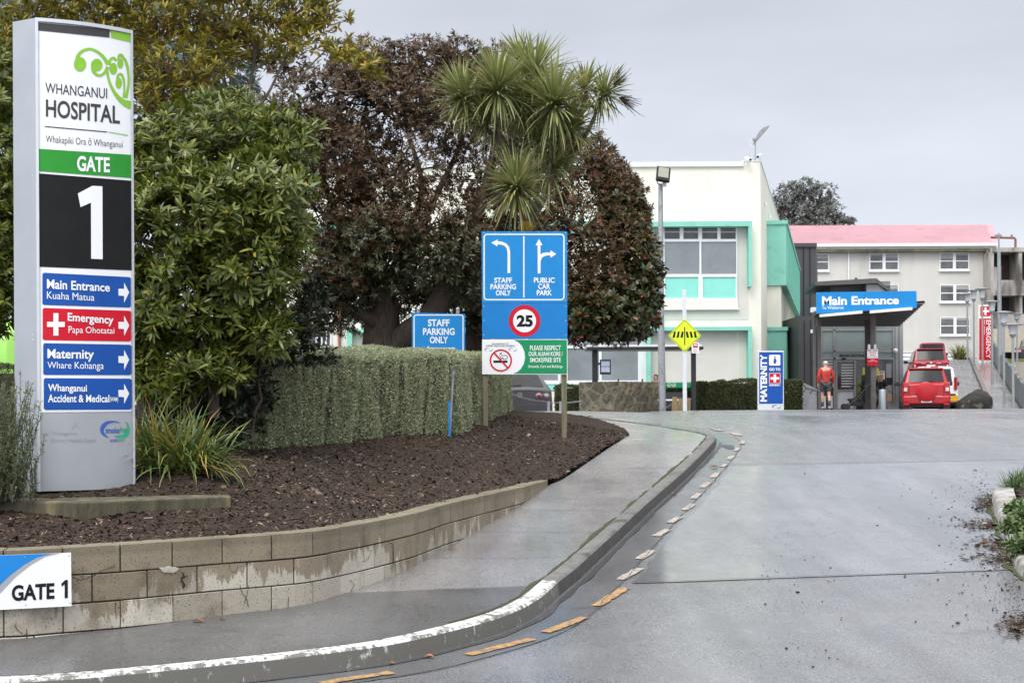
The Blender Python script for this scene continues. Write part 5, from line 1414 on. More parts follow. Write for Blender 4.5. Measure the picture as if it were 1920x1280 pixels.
window(1060, 624, 1212, 720, [(1064, 629, 1086, 648), (1094, 629, 1124, 648), (1130, 629, 1159, 648), (1165, 629, 1196, 648), (1064, 653, 1123, 713), (1128, 653, 1196, 713)], M_GLASS)
mb = MB(); fbox(mb, 960, 718, 1100, 731, .012, .05); mb.build("mint_strip", M_TEALP, wb)
window(560, 612, 622, 652, [(563, 616, 592, 649), (596, 616, 602, 649), (605, 616, 610, 649), (613, 616, 619, 649)], M_GLASSD)
window(740, 624, 905, 660, [(748, 628, 790, 656), (796, 628, 840, 656), (846, 628, 900, 656)], M_GLASS)
window(930, 624, 1050, 720, [(935, 629, 985, 648), (990, 629, 1046, 648), (935, 653, 985, 713), (990, 653, 1046, 713)], M_GLASS)
mb = MB(); p = P(636, 600, DF - .08); mb.cyl((p.x, p.y, zb_ + .3), (p.x, p.y, zr_ - 1), .06, n=8); mb.build("downpipe", pm("red_brown_pipe", (.30, .10, .09), .6, var=.3, scale=9), wb)
# mint boxes and fins on the side wall
def spt(d, off=0.0):
    t = (d - DF) / sdir.y; p = cor + sdir * t; n_ = Vector((sdir.y, -sdir.x, 0)); return p + n_ * off
d0_, d1_ = 62.0, 84.6
offb = (X(1475, d0_) - spt(d0_).x)
def sbox(name, z0, z1, seams):
    mb = MB(); a, b = spt(d0_, -.1), spt(d1_, -.1); a2, b2 = spt(d0_, offb), spt(d1_, offb)
    mb.prism([(a.x, a.y), (a2.x, a2.y), (b2.x, b2.y), (b.x, b.y)], z0, z1)
    o = mb.build(name, M_TEAL, wb)
    mb = MB()
    a, a2, b2, b = spt(d0_ - .08, -.1), spt(d0_ - .08, offb + .06), spt(d1_, offb + .06), spt(d1_, -.1)
    mb.prism([(a.x, a.y), (a2.x, a2.y), (b2.x, b2.y), (b.x, b.y)], z1 - .14, z1 + .02); mb.build("cap_flashing", M_TEAL, o)
    mb = MB()
    for i in range(26):
        d = d0_ + .5 + i * (d1_ - d0_ - .8) / 25; p = spt(d, offb + .012); mb.obox((p.x, p.y, (z0 + z1) / 2), (.03, .05, z1 - z0 - .3))
    mb.build("cladding_ribs", M_TEAL, o)
zt2, zb2, zt1 = Z(415, d0_, 1475), Z(535, d0_, 1475), Z(614, d0_, 1473)
sbox("upper_side_box", zb2, zt2, 0); sbox("lower_side_box", zb_, zt1, 0)
mb = MB()
for i in range(22):
    d = d0_ + .2 + i * 1.0; p = spt(d, .30); mb.obox((p.x, p.y, (zt1 + zb2) / 2), (.60, .10, zb2 - zt1 - .04), Matrix.Rotation(-math.atan2(sdir.x, sdir.y), 3, 'Z'))
mb.build("sunshade_fins", M_CREAM, wb)
for i, (d, z) in enumerate(((60, 420), (64, 470), (68, 500), (71, 520))): p = spt(d, .05); mb = MB(); mb.obox((p.x, p.y, zr_ - 1.3), (.10, .14, .16)); mb.build("wall_vent", M_WFRAME, wb)
# roof kit
M_CAM = pm("camera_white", (.72, .73, .74), .4, var=.03); M_KIT = pm("grey_kit", (.26, .27, .28), .45, .3, var=.1)
for (px, py, rz_, lab) in ((1402, 299, .5, "white box security camera at the roof corner, left of the dish mast"), (1424, 293.5, -.6, "white bullet security camera at the roof corner, right of the dish mast")):
    p = P(px, py, DF - .25); t = thing("security_camera", p, lab, "camera", "security cameras on the office roof", rz_)
    mb = MB(); mb.obox((0, -.02, .02), (.13, .32, .12), Matrix.Rotation(.35, 3, 'X')); mb.build("housing", M_CAM, t, local=True, bevel=.012)
    mb = MB(); mb.obox((0, -.16, -.035), (.10, .03, .09), Matrix.Rotation(.35, 3, 'X')); mb.build("lens", M_BLACK, t, local=True, bevel=.01)
    mb = MB(); mb.cyl((0, .05, 0), (0, .06, -.2), .02); mb.build("bracket", M_CAM, t, local=True)
t = thing("dish_antenna", P(1416, 302, DF), "grey grid dish antenna tilted on a thin mast at the office roof corner", "antenna")
mb = MB(); a = P(1416, 303, DF + .2); b = P(1416, 266, DF + .2); mb.cyl(a, b, .028, n=8); mb.build("mast", M_GALV, t, smooth=40)
dpts = [P(x, y, DF + .2) for x, y in ((1413, 270), (1418, 257), (1424, 246), (1432, 239), (1442.5, 235.5))]; dp2 = [P(x, y, DF + .2) for x, y in ((1415, 268), (1424, 258), (1432, 249), (1438, 242), (1443, 236))]
mb = MB(); mb.extr([tuple(v) for v in dpts + dp2[::-1]], (.03, .5, 0)); mb.build("dish", M_KIT, t)
mb = MB(); c = P(1415, 262, DF + .1); mb.obox(c, (.16, .12, .14)); mb.build("feed", M_KIT, t, bevel=.02)
mb = MB(); mb.tube([tuple(P(x, y, DF + .1)) for x, y in ((1415, 262), (1408, 263), (1405, 269), (1409, 274), (1415, 275))], .010, 6); mb.build("cable", M_CAM, t)

# ------------------------------------------------------------------ charcoal clad block beside it
M_CHAR = pm("charcoal_cladding", (.052, .053, .056), .55, var=.1, scale=1.5)
cb = thing("clad_block", P(1505, 780, 86), "charcoal metal-clad stair block between the mint boxes and the entrance", "building")
mb = MB(); a, b = X(1478, 86, 500), X(1530.5, 86, 500); mb.prism([(a, 86), (b, 86), (b + 1.8, 94), (a, 94)], zb_, Z(456, 86, 1510)); mb.build("wall", M_CHAR, cb)
for px in (1507, 1519): mb = MB(); fbox(mb, px - .5, 462, px + .5, 770, .0, .05, 86); mb.build("seam", M_BLACK, cb)
mb = MB(); fbox(mb, 1480, 456, 1531, 463, .002, .12, 86); mb.build("flashing", M_CHAR, cb)
# entrance pavilion: left dark wall, glass front, canopy
M_STEELD = pm("entrance_steel", (.085, .08, .075), .5, var=.12, scale=4)
M_STEELG = pm("entrance_grey", (.25, .25, .25), .45, var=.06, scale=2)
M_ENTG = pm("entrance_glass", (.16, .20, .188), .1, var=.1, scale=.6, spec=.6)
M_DOORW = pm("door_white", (.55, .56, .56), .4, var=.06)
DE = 60.0
en = thing("entrance_pavilion", P(1610, 775, DE), "glazed main entrance pavilion with dark sloping canopy on steel columns", "building")
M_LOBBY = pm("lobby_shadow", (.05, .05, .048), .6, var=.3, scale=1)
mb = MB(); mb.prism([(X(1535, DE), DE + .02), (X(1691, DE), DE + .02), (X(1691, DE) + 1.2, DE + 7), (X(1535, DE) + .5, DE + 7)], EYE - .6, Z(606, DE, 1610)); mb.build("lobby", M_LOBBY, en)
gl = MB()
for q in ((1541, 620, 1562, 657), (1565.5, 620, 1622, 657), (1642, 620, 1673, 657), (1541, 660, 1562, 670), (1565.5, 660, 1622, 670), (1642, 660, 1673, 670), (1541, 606, 1622, 617), (1642, 606, 1673, 617)): gl = MB(); fbox(gl, *q, .0, .03, DE); gl.build("glass_pane", M_ENTG, en)
mb = MB()
for q in ((1538, 604, 1541, 772), (1562, 604, 1565.5, 772), (1622, 604, 1642, 772), (1673, 604, 1677, 772), (1541, 617, 1622, 620), (1642, 617, 1673, 620), (1541, 657, 1622, 660), (1642, 657, 1673, 660), (1541, 670, 1622, 674), (1642, 670, 1673, 674)): fbox(mb, *q, .0, .09, DE)
mb.build("glazing_frame", M_STEELG, en)
mb = MB(); fbox(mb, 1677, 606, 1692, 774, .0, .16, DE); mb.build("corner_column", M_STEELG, en, bevel=.02)
mb = MB(); fbox(mb, 1683.5, 606, 1684.5, 774, .16, .18, DE); mb.build("column_joint", M_STEELD, en)
# doors with white blinds
dr = MB()
for q in ((1566, 675, 1569, 772), (1600, 675, 1604, 772), (1569, 675, 1600, 678), (1569, 730, 1600, 733), (1569, 765, 1600, 772)): fbox(dr, *q, .05, .12, DE)
door = dr.build("door", M_STEELG, en)
mb = MB(); fbox(mb, 1569, 733, 1600, 765, .03, .06, DE); mb.build("kick_panel", M_DOORW, door)
mb = MB(); fbox(mb, 1569, 678, 1600, 730, .02, .04, DE); mb.build("glass", M_GLASSD, door)
for i in range(9): mb = MB(); fbox(mb, 1577, 683 + i * 5, 1599.5, 685.2 + i * 5, .041, .05, DE); mb.build("blind_slat", M_DOORW, door)
sl = MB(); fbox(sl, 1541, 674, 1562, 772, .02, .04, DE); sd_ = sl.build("side_light", M_GLASSD, en)
for i in range(7): mb = MB(); fbox(mb, 1541.5, 676 + i * 5, 1561, 678.2 + i * 5, .041, .05, DE); mb.build("blind_slat", M_DOORW, sd_)
for q in ((1541, 742, 1548, 765), (1552, 742, 1561, 765)): mb = MB(); fbox(mb, *q, .041, .05, DE); mb.build("kick_panel", M_DOORW, sd_)
sl = MB(); fbox(sl, 1604, 674, 1622, 772, .02, .04, DE); sd_ = sl.build("side_light", M_GLASSD, en)
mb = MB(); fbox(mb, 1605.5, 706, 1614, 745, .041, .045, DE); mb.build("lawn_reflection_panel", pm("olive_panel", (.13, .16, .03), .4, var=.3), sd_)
mb = MB(); fbox(mb, 1617, 689, 1621.5, 702, .041, .05, DE); mb.build("yellow_notice", pm("notice_yellow", (.65, .55, .03), .5), sd_)
sl = MB(); fbox(sl, 1642, 674, 1673, 772, .02, .04, DE); sd_ = sl.build("side_light", M_GLASSD, en)
for q in ((1661, 682, 1671, 708), (1660, 722, 1672, 760)): mb = MB(); fbox(mb, *q, .041, .05, DE); mb.build("inner_panel", M_STEELG, sd_)
mb = MB(); fbox(mb, 1642.5, 690, 1647, 704, .041, .05, DE); mb.build("yellow_notice", MATS["notice_yellow"], sd_)
nb = MB(); fbox(nb, 1647, 695, 1658.5, 716, .041, .05, DE); nt = nb.build("stop_notice", M_DOORW, sd_)
FE = Plane(1541, DE - .055, 1690, DE - .055)
G2().text("STOP", (1648.5, 696, 1657, 699.5), .03).put("lettering", FE, M_RED, nt, .004)
FE2 = Plane(1541, DE - .035, 1690, DE - .035)
G2().text("MAIN ENTRANCE", (1574, 664, 1637, 669.5), .03).put("lettering", FE2, M_BLACK, en, .006)
mb = MB(); p = P(1679, 657, DE - .2); mb.ball(p, .1, 12, 8); mb.build("dome_light", M_CAM, en, smooth=True)
mb = MB(); p = P(1582, 672.5, DE - .12); mb.obox(p, (.12, .1, .08)); mb.build("door_sensor", M_BLACK, en, bevel=.01)
# clerestory roof behind the canopy
mb = MB(); fbox(mb, 1531, 538, 1637, 600, .0, 3, 66); mb.build("clerestory", M_STEELD, en)
for q in ((1534, 539, 1559, 546), (1562, 539, 1588, 546), (1591, 539, 1612, 546), (1615, 539, 1636, 546)): mb = MB(); fbox(mb, *q, 3.0, 3.04, 66); mb.build("clerestory_glass", M_ENTG, en)
zz0, zz1 = Z(537, 63, 1531), Z(527.5, 63, 1643)
mb = MB(); xa, xb, xc = X(1529, 62), X(1644, 62), X(1675, 62)
mb.extr([(xa, 61.9, zz0 - .05), (xa, 61.9, zz0 + .12), (xb, 61.9, zz1 + .05), (xb, 61.9, zz1 - .17)], (.6, 5, 0)); mb.build("roof", M_STEELD, en)
mb = MB(); mb.extr([(xb, 61.95, zz1 + .05), (xb + .02, 61.95, zz1 - .15), (xc, 61.95, Z(547, 62, 1675) - .12), (xc, 61.95, Z(547, 62, 1675))], (.6, 5, 0)); mb.build("roof", M_STEELD, en)
mb = MB(); mb.extr([(xb - .4, 62.1, zz1 - .2), (xb + .1, 62.1, zz1 - .2), (xc - .15, 62.1, Z(549, 62, 1672)), (xb - .4, 62.1, Z(556, 62, 1640))], (.6, 5, 0)); mb.build("gable_cladding", M_STEELG, en)
mb = MB(); p = P(1605, 527, 62.5); mb.cyl((p.x, p.y, p.z - .1), (p.x, p.y, p.z + .15), .06, n=8); mb.build("roof_vent", M_STEELD, en)
# canopy: stepped dark louvres
DCF, DCB = 53.2, 58.6
mb = MB()
for i in range(12):
    t = i / 11; d = DCF + (DCB - DCF) * t
    xl = X(1529 + 6 * t, d); xr = X(1735 - 45 * t, d)
    zl = Z(589 + 22 * t, d, 1530); zr2 = Z(569.5 + 41 * t, d, 1735)
    mb.extr([(xl, d, zl), (xr, d, zr2), (xr, d, zr2 + .12), (xl, d, zl + .12)], (0, (DCB - DCF) / 11 * .96, 0))
mb.build("canopy_soffit", M_STEELD, en)
mb = MB(); a, b = P(1529, 584, DCF), P(1735, 566.5, DCF); c, d = P(1690, 597, DCB + .5), P(1533, 600, DCB + .5)
mb.extr([tuple(a), tuple(b), tuple(c), tuple(d)], (0, 0, .05)); mb.build("canopy_roof", M_ROOFW, en)
for x0, x1 in ((1532, 1538.5), (1632, 1640.5)): mb = MB(); fbox(mb, x0, 584, x1, 773, 0, .15, 54.4); mb.build("canopy_post", M_STEELD if x0 < 1600 else pm("post_grey_brown", (.12, .112, .10), .5, var=.15, scale=3), en, bevel=.01)
mb = MB(); fbox(mb, 1621.5, 600, 1632, 773, 0, .2, 55.4); mb.build("canopy_post", pm("dark_post", (.032, .03, .028), .6, var=.2), en, bevel=.01)
mb = MB(); fbox(mb, 1524.5, 586, 1529, 773, 0, .1, 54.4); mb.build("downpipe", M_STEELD, en)
mb = MB(); fbox(mb, 1519, 577, 1530, 586.5, 0, .3, 53.6); mb.build("junction_box", M_CAM, en, bevel=.02)
mb = MB(); fbox(mb, 1519.5, 618, 1524, 625, 0, .1, 54.5); mb.build("wall_light", M_CAM, en, bevel=.02)
mb = MB(); mb.box(X(1500, 60), X(1534, 60), 60.2, 66, EYE - .6, Z(592, 60, 1515)); mb.build("side_wall", M_CHAR, en)
for px in (1510, 1522): mb = MB(); fbox(mb, px - .4, 600, px + .4, 770, -.2, -.17, 60); mb.build("seam", M_BLACK, en)
# blue name board on the canopy edge
DB = 52.9
FB = Plane(1531, DB, 1719, DB)
ms = thing("entrance_sign", FB.pt(1625, 590), "long bright blue Main Entrance board along the front edge of the dark canopy", "sign")
bo = G2().panel(((1530.5, 548), (1718, 545.5), (1718.8, 577), (1530.5, 588)), 0, 4).put("panel", FB, M_SBLUE, ms, 0.0)
m_ = bo.modifiers.new("thick", 'SOLIDIFY'); m_.thickness = .05; m_.offset = 0
g = G2().text("Main Entrance", ((1541, 555.5), (1685, 555), (1685, 570.5), (1541, 572.5)), .035); g.text("Te Waharoa", ((1540.5, 574), (1581.5, 573.5), (1581.5, 579), (1540.5, 580)), .01)
g.put("lettering", FB, M_WHITE, bo, .028)
M_TUBE = pm("fluorescent_batten", (.72, .71, .62), .5, var=.06)
for (xa, ya, xb, yb) in ((1537.5, 592, 1617.5, 585), (1631.5, 585, 1711, 578.5)):
    a, b = P(xa, ya, DB - .1), P(xb, yb, DB - .1); mb = MB(); mb.extr([(a.x, a.y, a.z - .05), (b.x, b.y, b.z - .05), (b.x, b.y, b.z + .055), (a.x, a.y, a.z + .055)], (0, .12, 0)); mb.build("light_batten", M_TUBE, ms, bevel=.01)
# towing notice on the middle post
FN = Plane(1626, 54.1, 1647, 54.1)
tn = thing("towing_notice", FN.pt(1636, 685), "small white and red towing notice on the middle canopy post, under two little lights", "sign")
nb = G2().panel(((1626, 654.5), (1646, 654), (1646.5, 671), (1626, 671.2)), 0, 2).put("white_panel", FN, M_WHITE, tn, 0); nr = G2().panel(((1626, 671.2), (1646.5, 671), (1646.5, 685), (1626, 685.3)), 0, 2).put("red_panel", FN, M_RED, tn, 0)
g = G2()
for i, t_ in enumerate(("Illegally parked", "cars will be", "towed at", "owner's expense")): w_ = (8.6, 6.5, 4.8, 8.8)[i]; g.text(t_, (1636 - w_, 656.2 + i * 3.6, 1636 + w_, 658.9 + i * 3.6), .01)
g.put("lettering", FN, M_RED, nb, .006)
g = G2()
for i, t_ in enumerate(("Contact", "Whanganui Towing")): w_ = (4, 8.4)[i]; g.text(t_, (1636.2 - w_, 672.8 + i * 3.2, 1636.2 + w_, 675 + i * 3.2), .01)
g.put("lettering", FN, M_WHITE, nr, .006)
for px in (1629.5, 1640.8): mb = MB(); p = P(px, 650, 54.05); mb.cyl((p.x, p.y, p.z - .09), (p.x, p.y, p.z + .09), .05, n=10); mb.build("spot_light", M_CAM, tn)

# ------------------------------------------------------------------ pink-roofed ward block
DP = 118.0
M_PINK = pm("pink_roof", (.46, .265, .295), .65, var=.07, scale=.3, dirt=((.41, .235, .26), .6, .55), spec=.25)
M_STUC = pm("stained_stucco", (.56, .54, .495), .85, var=.08, scale=.25, dirt=((.43, .41, .37), .35, .55), bump=.2, bscale=20, sx=(1, 1, .45))
M_WARDG = pm("ward_glass", (.11, .11, .11), .15, var=.5, scale=.35, spec=.6)
pb = thing("ward_block", P(1670, 760, DP), "three-storey grey stucco ward block with pink roof and white sash windows", "building")
xl, xr = X(1440, DP), X(1858, DP, 560)
mb = MB(); mb.box(xl, xr, DP, DP + 14, EYE - 1, Z(462, DP, 1650)); mb.build("wall", M_STUC, pb)
mb = MB(); zr0, zr1 = Z(457.5, DP - .5, 1650), Z(422.5, DP + 7, 1650)
rsh = 2.1
mb.add([(xl, DP - .55, zr0), (xl, DP + 7, zr1), (xl, DP + 14.5, zr0), (xr + .45, DP - .55, zr0), (xr + .45 + rsh, DP + 7, zr1), (xr + .45 + 2 * rsh, DP + 14.5, zr0)], [(0, 1, 2), (5, 4, 3), (0, 3, 4, 1), (1, 4, 5, 2), (2, 5, 3, 0)]); rf = mb.build("roof", M_PINK, pb)
mb = MB()
n_ = 150
for i in range(n_):
    x = xl + (xr - xl) * i / n_; mb.extr([(x, DP - .56, zr0 + .02), (x + .05, DP - .56, zr0 + .02), (x + .05 + rsh * i / n_, DP + 7, zr1 + .03), (x + rsh * i / n_, DP + 7, zr1 + .03)], (0, 0, .02))
mb.build("roof_ribs", M_PINK, rf)
mb = MB(); mb.box(xl, xr + .5, DP - .75, DP - .5, zr0 - .22, zr0 + .03); mb.build("gutter", M_WFRAME, pb)
mb = MB(); mb.box(xl, xr + .3, DP - .45, DP - .002, Z(468, DP, 1650), zr0 - .1); mb.build("fascia", M_CREAM, pb)
mb = MB(); mb.box(xl, xr + 1.2, DP - .6, DP + .0, Z(473.5, DP, 1650), Z(468, DP, 1650) - .003); mb.build("ledge", pm("mossy_ledge", (.10, .095, .07), .9, var=.4, scale=.8), pb)
def ward_window(x0, y0, x1, y1):
    h = (y1 - y0 - 4) / 2; m = (x0 + x1) / 2
    ps = [(a, b, c, b + h - 1.2) for a, c in ((x0 + 2, m - 2.8), (m + 2.8, x1 - 2)) for b in (y0 + 1.5, y0 + 1.5 + h + .6)]
    w = window(x0, y0, x1, y1, ps, M_WARDG, par=pb, D=DP)
    for p in ps[::2]:
        k = random.choice((.3, .55, .75, .2)); mb = MB(); fbox(mb, p[0], p[1], p[2], p[1] + (p[3] - p[1]) * k, .031, .045, DP); mb.build("blind", pm("blind_grey", (.33, .33, .32), .7), w)
    mb = MB(); fbox(mb, x0 - 1, y1, x1 + 1, y1 + 2, .01, .2, DP); mb.build("sill", M_WFRAME, w)
for q in ((1503, 475.5, 1554.5, 508.5), (1629.5, 474.5, 1685, 508), (1761, 473.5, 1817, 507), (1629.5, 533, 1685, 566), (1761.5, 533.5, 1818, 567), (1762, 594.5, 1818.5, 629), (1629.5, 594, 1685, 628)): ward_window(*q)
for px, y1 in ((1591.5, 640), (1852.5, 672)): mb = MB(); p = P(px, 520, DP - .12); mb.cyl((p.x, p.y, Z(y1, DP, px)), (p.x, p.y, zr0 - .2), .075, n=8); mb.build("downpipe", M_WFRAME, pb, smooth=40)
mb = MB(); fbox(mb, 1690, 659, 1800, 700, .01, .06, DP); mb.build("plinth", M_WFRAME, pb)
mb = MB()
for px, py in ((1752, 546), (1757, 544), (1763, 541), (1770, 548), (1773, 541)): pass
# ------------------------------------------------------------------ old open concrete block at the right
DC = 116.0
M_OLDC = pm("old_concrete", (.34, .315, .28), .9, var=.25, scale=.5, dirt=((.09, .08, .07), .7, .50), bump=.3, bscale=20, sx=(1, 1, .35))
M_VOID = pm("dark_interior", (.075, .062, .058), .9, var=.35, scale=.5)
ob_ = thing("concrete_block", P(1890, 760, DC), "old stained concrete block with open dark balconies at the right edge", "building")
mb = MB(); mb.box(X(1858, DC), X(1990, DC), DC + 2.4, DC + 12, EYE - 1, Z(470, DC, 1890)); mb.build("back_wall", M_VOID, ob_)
for y0, y1 in ((464, 472), (525, 554), (588, 618)): mb = MB(); fbox(mb, 1861, y0, 1990, y1, -2.5, .1, DC); mb.build("floor_slab", M_OLDC, ob_)
for x0, x1 in ((1859, 1864), (1910.5, 1917), (1965, 1972)): mb = MB(); fbox(mb, x0, 472, x1, 690, -2.3, .0, DC); mb.build("column", M_OLDC, ob_)
mb = MB(); fbox(mb, 1860, 616, 1990, 660, -.1, .12, DC); mb.build("lower_wall", pm("ochre_wall", (.42, .38, .29), .85, var=.12, scale=.6), ob_)
mb = MB(); fbox(mb, 1860, 498, 1886, 524, -1.2, -1.1, DC); mb.build("partition", M_STUC, ob_)
for q in ((1888, 493, 1899, 500),): mb = MB(); fbox(mb, *q, -2.35, -2.3, DC); mb.build("hazard_tape", M_RED, ob_)
mb = MB(); mb.tube([tuple(P(x, y, DC)) for x, y in ((1858, 445), (1902, 446), (1904, 449), (1904, 466))], .10, 8); mb.tube([tuple(P(x, y, DC)) for x, y in ((1897, 446), (1897, 440))], .08, 8); mb.build("roof_pipe", pm("rusty_pipe", (.24, .10, .08), .7, var=.3, scale=3), ob_)
# grey tree beyond the roofs
M_LGUM = leafmat("gum_leaf", [(0, (.09, .10, .09)), (.6, (.16, .17, .15)), (1, (.28, .29, .27))], .6, .1, .3)
gt = thing("gum_tree", P(1525, 760, 136), "loose grey-green gum tree rising behind the mint boxes and the pink roof", "tree")
blobs = [pxblob(*a) for a in ((1480, 370, 136, 30, 28), (1510, 355, 136, 32, 22), (1540, 365, 136, 28, 22), (1500, 400, 136, 45, 26), (1550, 395, 136, 30, 24), (1575, 412, 136, 26, 12), (1590, 416, 136, 14, 7), (1460, 395, 136, 25, 30), (1530, 430, 136, 70, 25))]
pts, out, kk = blob_points(blobs, 1150, .35)
b_, d_, u_, L_, W_2 = whorls(pts, out, 12, 1.2, .34, .10, .3, .3); leaf_mesh("crown", b_, d_, u_, L_, W_2, M_LGUM, gt, six=False)
mb = MB(); branch(mb, P(1520, 760, 136), P(1512, 420, 136), .6, .3)
for c in blobs: branch(mb, P(1512, 430, 136), c[:3], .25, .08, .15, 6)
for i in range(60): j = RNG.integers(len(pts)); branch(mb, blobs[kk[j]][:3], pts[j], .08, .03, .2, 4, 5)
mb.build("trunk", M_BARKD, gt, smooth=True)
hb = thing("hedge_tree", P(1925, 760, 128), "dark green tree at the far right edge behind the old concrete block", "tree")
blobs = [pxblob(*a) for a in ((1945, 510, 128, 40, 40), (1950, 580, 128, 45, 50), (1985, 520, 128, 40, 50))]
pts, out, kk = blob_points(blobs, 500, .5); b_, d_, u_, L_, W_2 = whorls(pts, out, 10, 1.1, .4, .13); leaf_mesh("crown", b_, d_, u_, L_, W_2, M_LMAG, hb, six=False)
mb = MB(); branch(mb, P(1950, 760, 128), P(1950, 560, 128), .4, .2); mb.build("trunk", M_BARKD, hb)
# ------------------------------------------------------------------ ramp up to the emergency department
RA, RB = P(1868, 775, 52), P(1817, 674, 82)
RZ0 = float(Gz(17, 52)); RSL = (RB.z - RZ0) / 26.0
def rz(d): return RZ0 + np.maximum(0, np.asarray(d, float) - 56) * RSL - np.maximum(0, np.asarray(d, float) - 82.0) * (RSL + .11)
def rk(d): return RA.x + (d - 52) / 30.0 * (RB.x - RA.x)
def rampstrip(name, o0, o1, lift, mat, d0=46, d1=96, kind="structure"):
    rows = []
    for d in np.arange(d0, d1 + .01, 1.0):
        a, b = rk(d) + o0, rk(d) + o1; z = float(rz(d)) + (0 if callable(lift) else lift)
        if d < 52: z = float(Gz(a, d)) + .008 + (lift if not callable(lift) else 0)
        rows.append([(a, d, z - 3 if d > 52 else z - .2), (a, d, z), (b, d, z), (b, d, z - 3 if d > 52 else z - .2)])
    mb = MB(); mb.grid(rows); return tag(mb.build(name, mat), kind=kind)
rampstrip("ramp_road", -4.3, 0, .002, M_ASPH); rampstrip("ramp_kerb", 0, .18, .16, M_KERB, 51); rampstrip("ramp_footpath", .18, 1.15, .14, M_PATH, 51)
rampstrip("verge", 1.15, 1.6, .05, M_MOSS, 51); rampstrip("ramp_kerb", -4.5, -4.3, .14, M_KERB, 56)
for i in range(26):
    d = 56 + i * 1.0; x = rk(d) - .75
    mb = MB(); mb.add([(x - .03, d, float(rz(d)) + .012), (x + .03, d, float(rz(d)) + .012), (x + .03 + .145, d + .45, float(rz(d + .45)) + .012), (x - .03 + .145, d + .45, float(rz(d + .45)) + .012)], [(0, 1, 2, 3)]); tag(mb.build("road_marking", pm("faded_dash", (.30, .25, .19), .6, var=.3, scale=12)), kind="structure")
# grey vertical slat fence along the ramp path
M_FENCE = pm("fence_grey", (.22, .235, .245), .5, .3, var=.12, scale=3)
fn = thing("slat_fence", (rk(66) + 1.3, 66, float(rz(66))), "grey metal slat fence climbing beside the ramp footpath", "fence")
for i in range(17):
    d = 52 + i * 2.0; x = rk(d) + 1.3; z = float(rz(d))
    mb = MB(); mb.box(x - .05, x + .05, d - .05, d + .05, z - .4, z + 1.2); mb.build("post", M_FENCE, fn)
    if i < 16:
        mb = MB()
        for k in range(12):
            dd = d + .12 + k * .152; xx_ = rk(dd) + 1.3; z_ = float(rz(dd)); mb.box(xx_ - .012, xx_ + .012, dd, dd + .09, z_ + .08, z_ + 1.05)
        a, b = Vector((rk(d) + 1.3, d, float(rz(d)))), Vector((rk(d + 2) + 1.3, d + 2, float(rz(d + 2))))
        for zo in (.1, 1.05): mb.extr([(a.x - .025, a.y, a.z + zo), (a.x + .025, a.y, a.z + zo), (a.x + .025, a.y, a.z + zo + .05), (a.x - .025, a.y, a.z + zo + .05)], b - a)
        mb.build("panel", M_FENCE, fn)
fr_ = thing("handrail", P(1740, 680, 84.5), "grey pipe railing across the top of the ramp in front of the ward block", "railing")
for y in (661, 669):
    mb = MB(); mb.tube([tuple(P(1686, y, 90)), tuple(P(1800, y, 90))], .035, 6); mb.build("rail", M_FENCE, fr_)
for px in (1690, 1717, 1745, 1772, 1799): mb = MB(); p = P(px, 661, 90); mb.cyl((p.x, p.y, p.z - 2.2), p, .04, n=6); mb.build("post", M_FENCE, fr_)
# lamp posts along the ramp
M_LAMPG = pm("lamp_frost", (.55, .57, .58), .4, var=.05); M_POLE = pm("pole_grey", (.30, .315, .325), .5, .35, var=.1, scale=3)
def make_lamp(loc, label):
    t = thing("path_lamp", loc, label, "lamp post", "lamp posts along the ramp")
    mb = MB(); mb.cyl((0, 0, -.1), (0, 0, 2.85), .055, .045, n=10); mb.build("pole", M_POLE, t, local=True, smooth=40)
    mb = MB(); mb.lathe([(.05, 2.82), (.10, 2.88), (.13, 2.95)], n=12); mb.build("collar", M_POLE, t, local=True, smooth=40)
    mb = MB(); mb.lathe([(.12, 2.95), (.17, 3.30)], n=12); mb.build("diffuser", M_LAMPG, t, local=True, smooth=40)
    mb = MB(); mb.lathe([(.38, 3.30), (.38, 3.325), (.10, 3.37)], n=16); mb.build("lamp_shade", M_POLE, t, local=True, smooth=40)
    return t
lamps = [((1901, 775), 606, 1899.5, "path lamp nearest the camera, at the bottom of the ramp beside the fence end"), ((1882.5, 746), 583, 1882.5, "path lamp on the ramp footpath, second up from the bottom"), ((1861, 714), 563, 1860.5, "path lamp standing just right of the red emergency sign"),
         ((1826.5, 690), 542, 1826.5, "path lamp rising left of the red emergency sign"), ((1842.5, 690), 539, 1842.5, "path lamp rising right behind the red emergency sign"), ((1814.5, 671), 549, 1814.5, "path lamp at the ramp top beside the flax, before a ward window"), ((1907, 700), 587, 1907, "path lamp beyond the fence at the right edge")]
LD = [51.2, 58.0, 66.0, 76.0, 74.0, 82.0, 80.0]
l0 = None
for (b, ty, px, lab), d in zip(lamps, LD):
    p = P(px, 700, d); top = Z(ty, d, px); zb__ = float(rz(d)) + .1
    if l0 is None: l0 = o = make_lamp(Vector((p.x, d, zb__)), lab)
    else: o = copy_tree(l0); o.location = (p.x, d, zb__); o["label"] = lab
    o.scale = (1, 1, (top - zb__) / 3.37)
tp = thing("street_light", P(1874, 690, 72), "tall thin grey pole with a small camera bracket beside the red emergency sign", "pole")
mb = MB(); a = P(1875, 695, 72); b = P(1873, 470, 72); mb.cyl((a.x, 72, a.z - .3), b, .13, .09, n=10); mb.cyl(b, P(1872.5, 437, 72), .045, n=8); mb.build("pole", M_POLE, tp, smooth=40)
mb = MB(); p = P(1872, 441, 72); mb.obox(p, (.35, .12, .10)); mb.build("bracket", M_POLE, tp, bevel=.02)
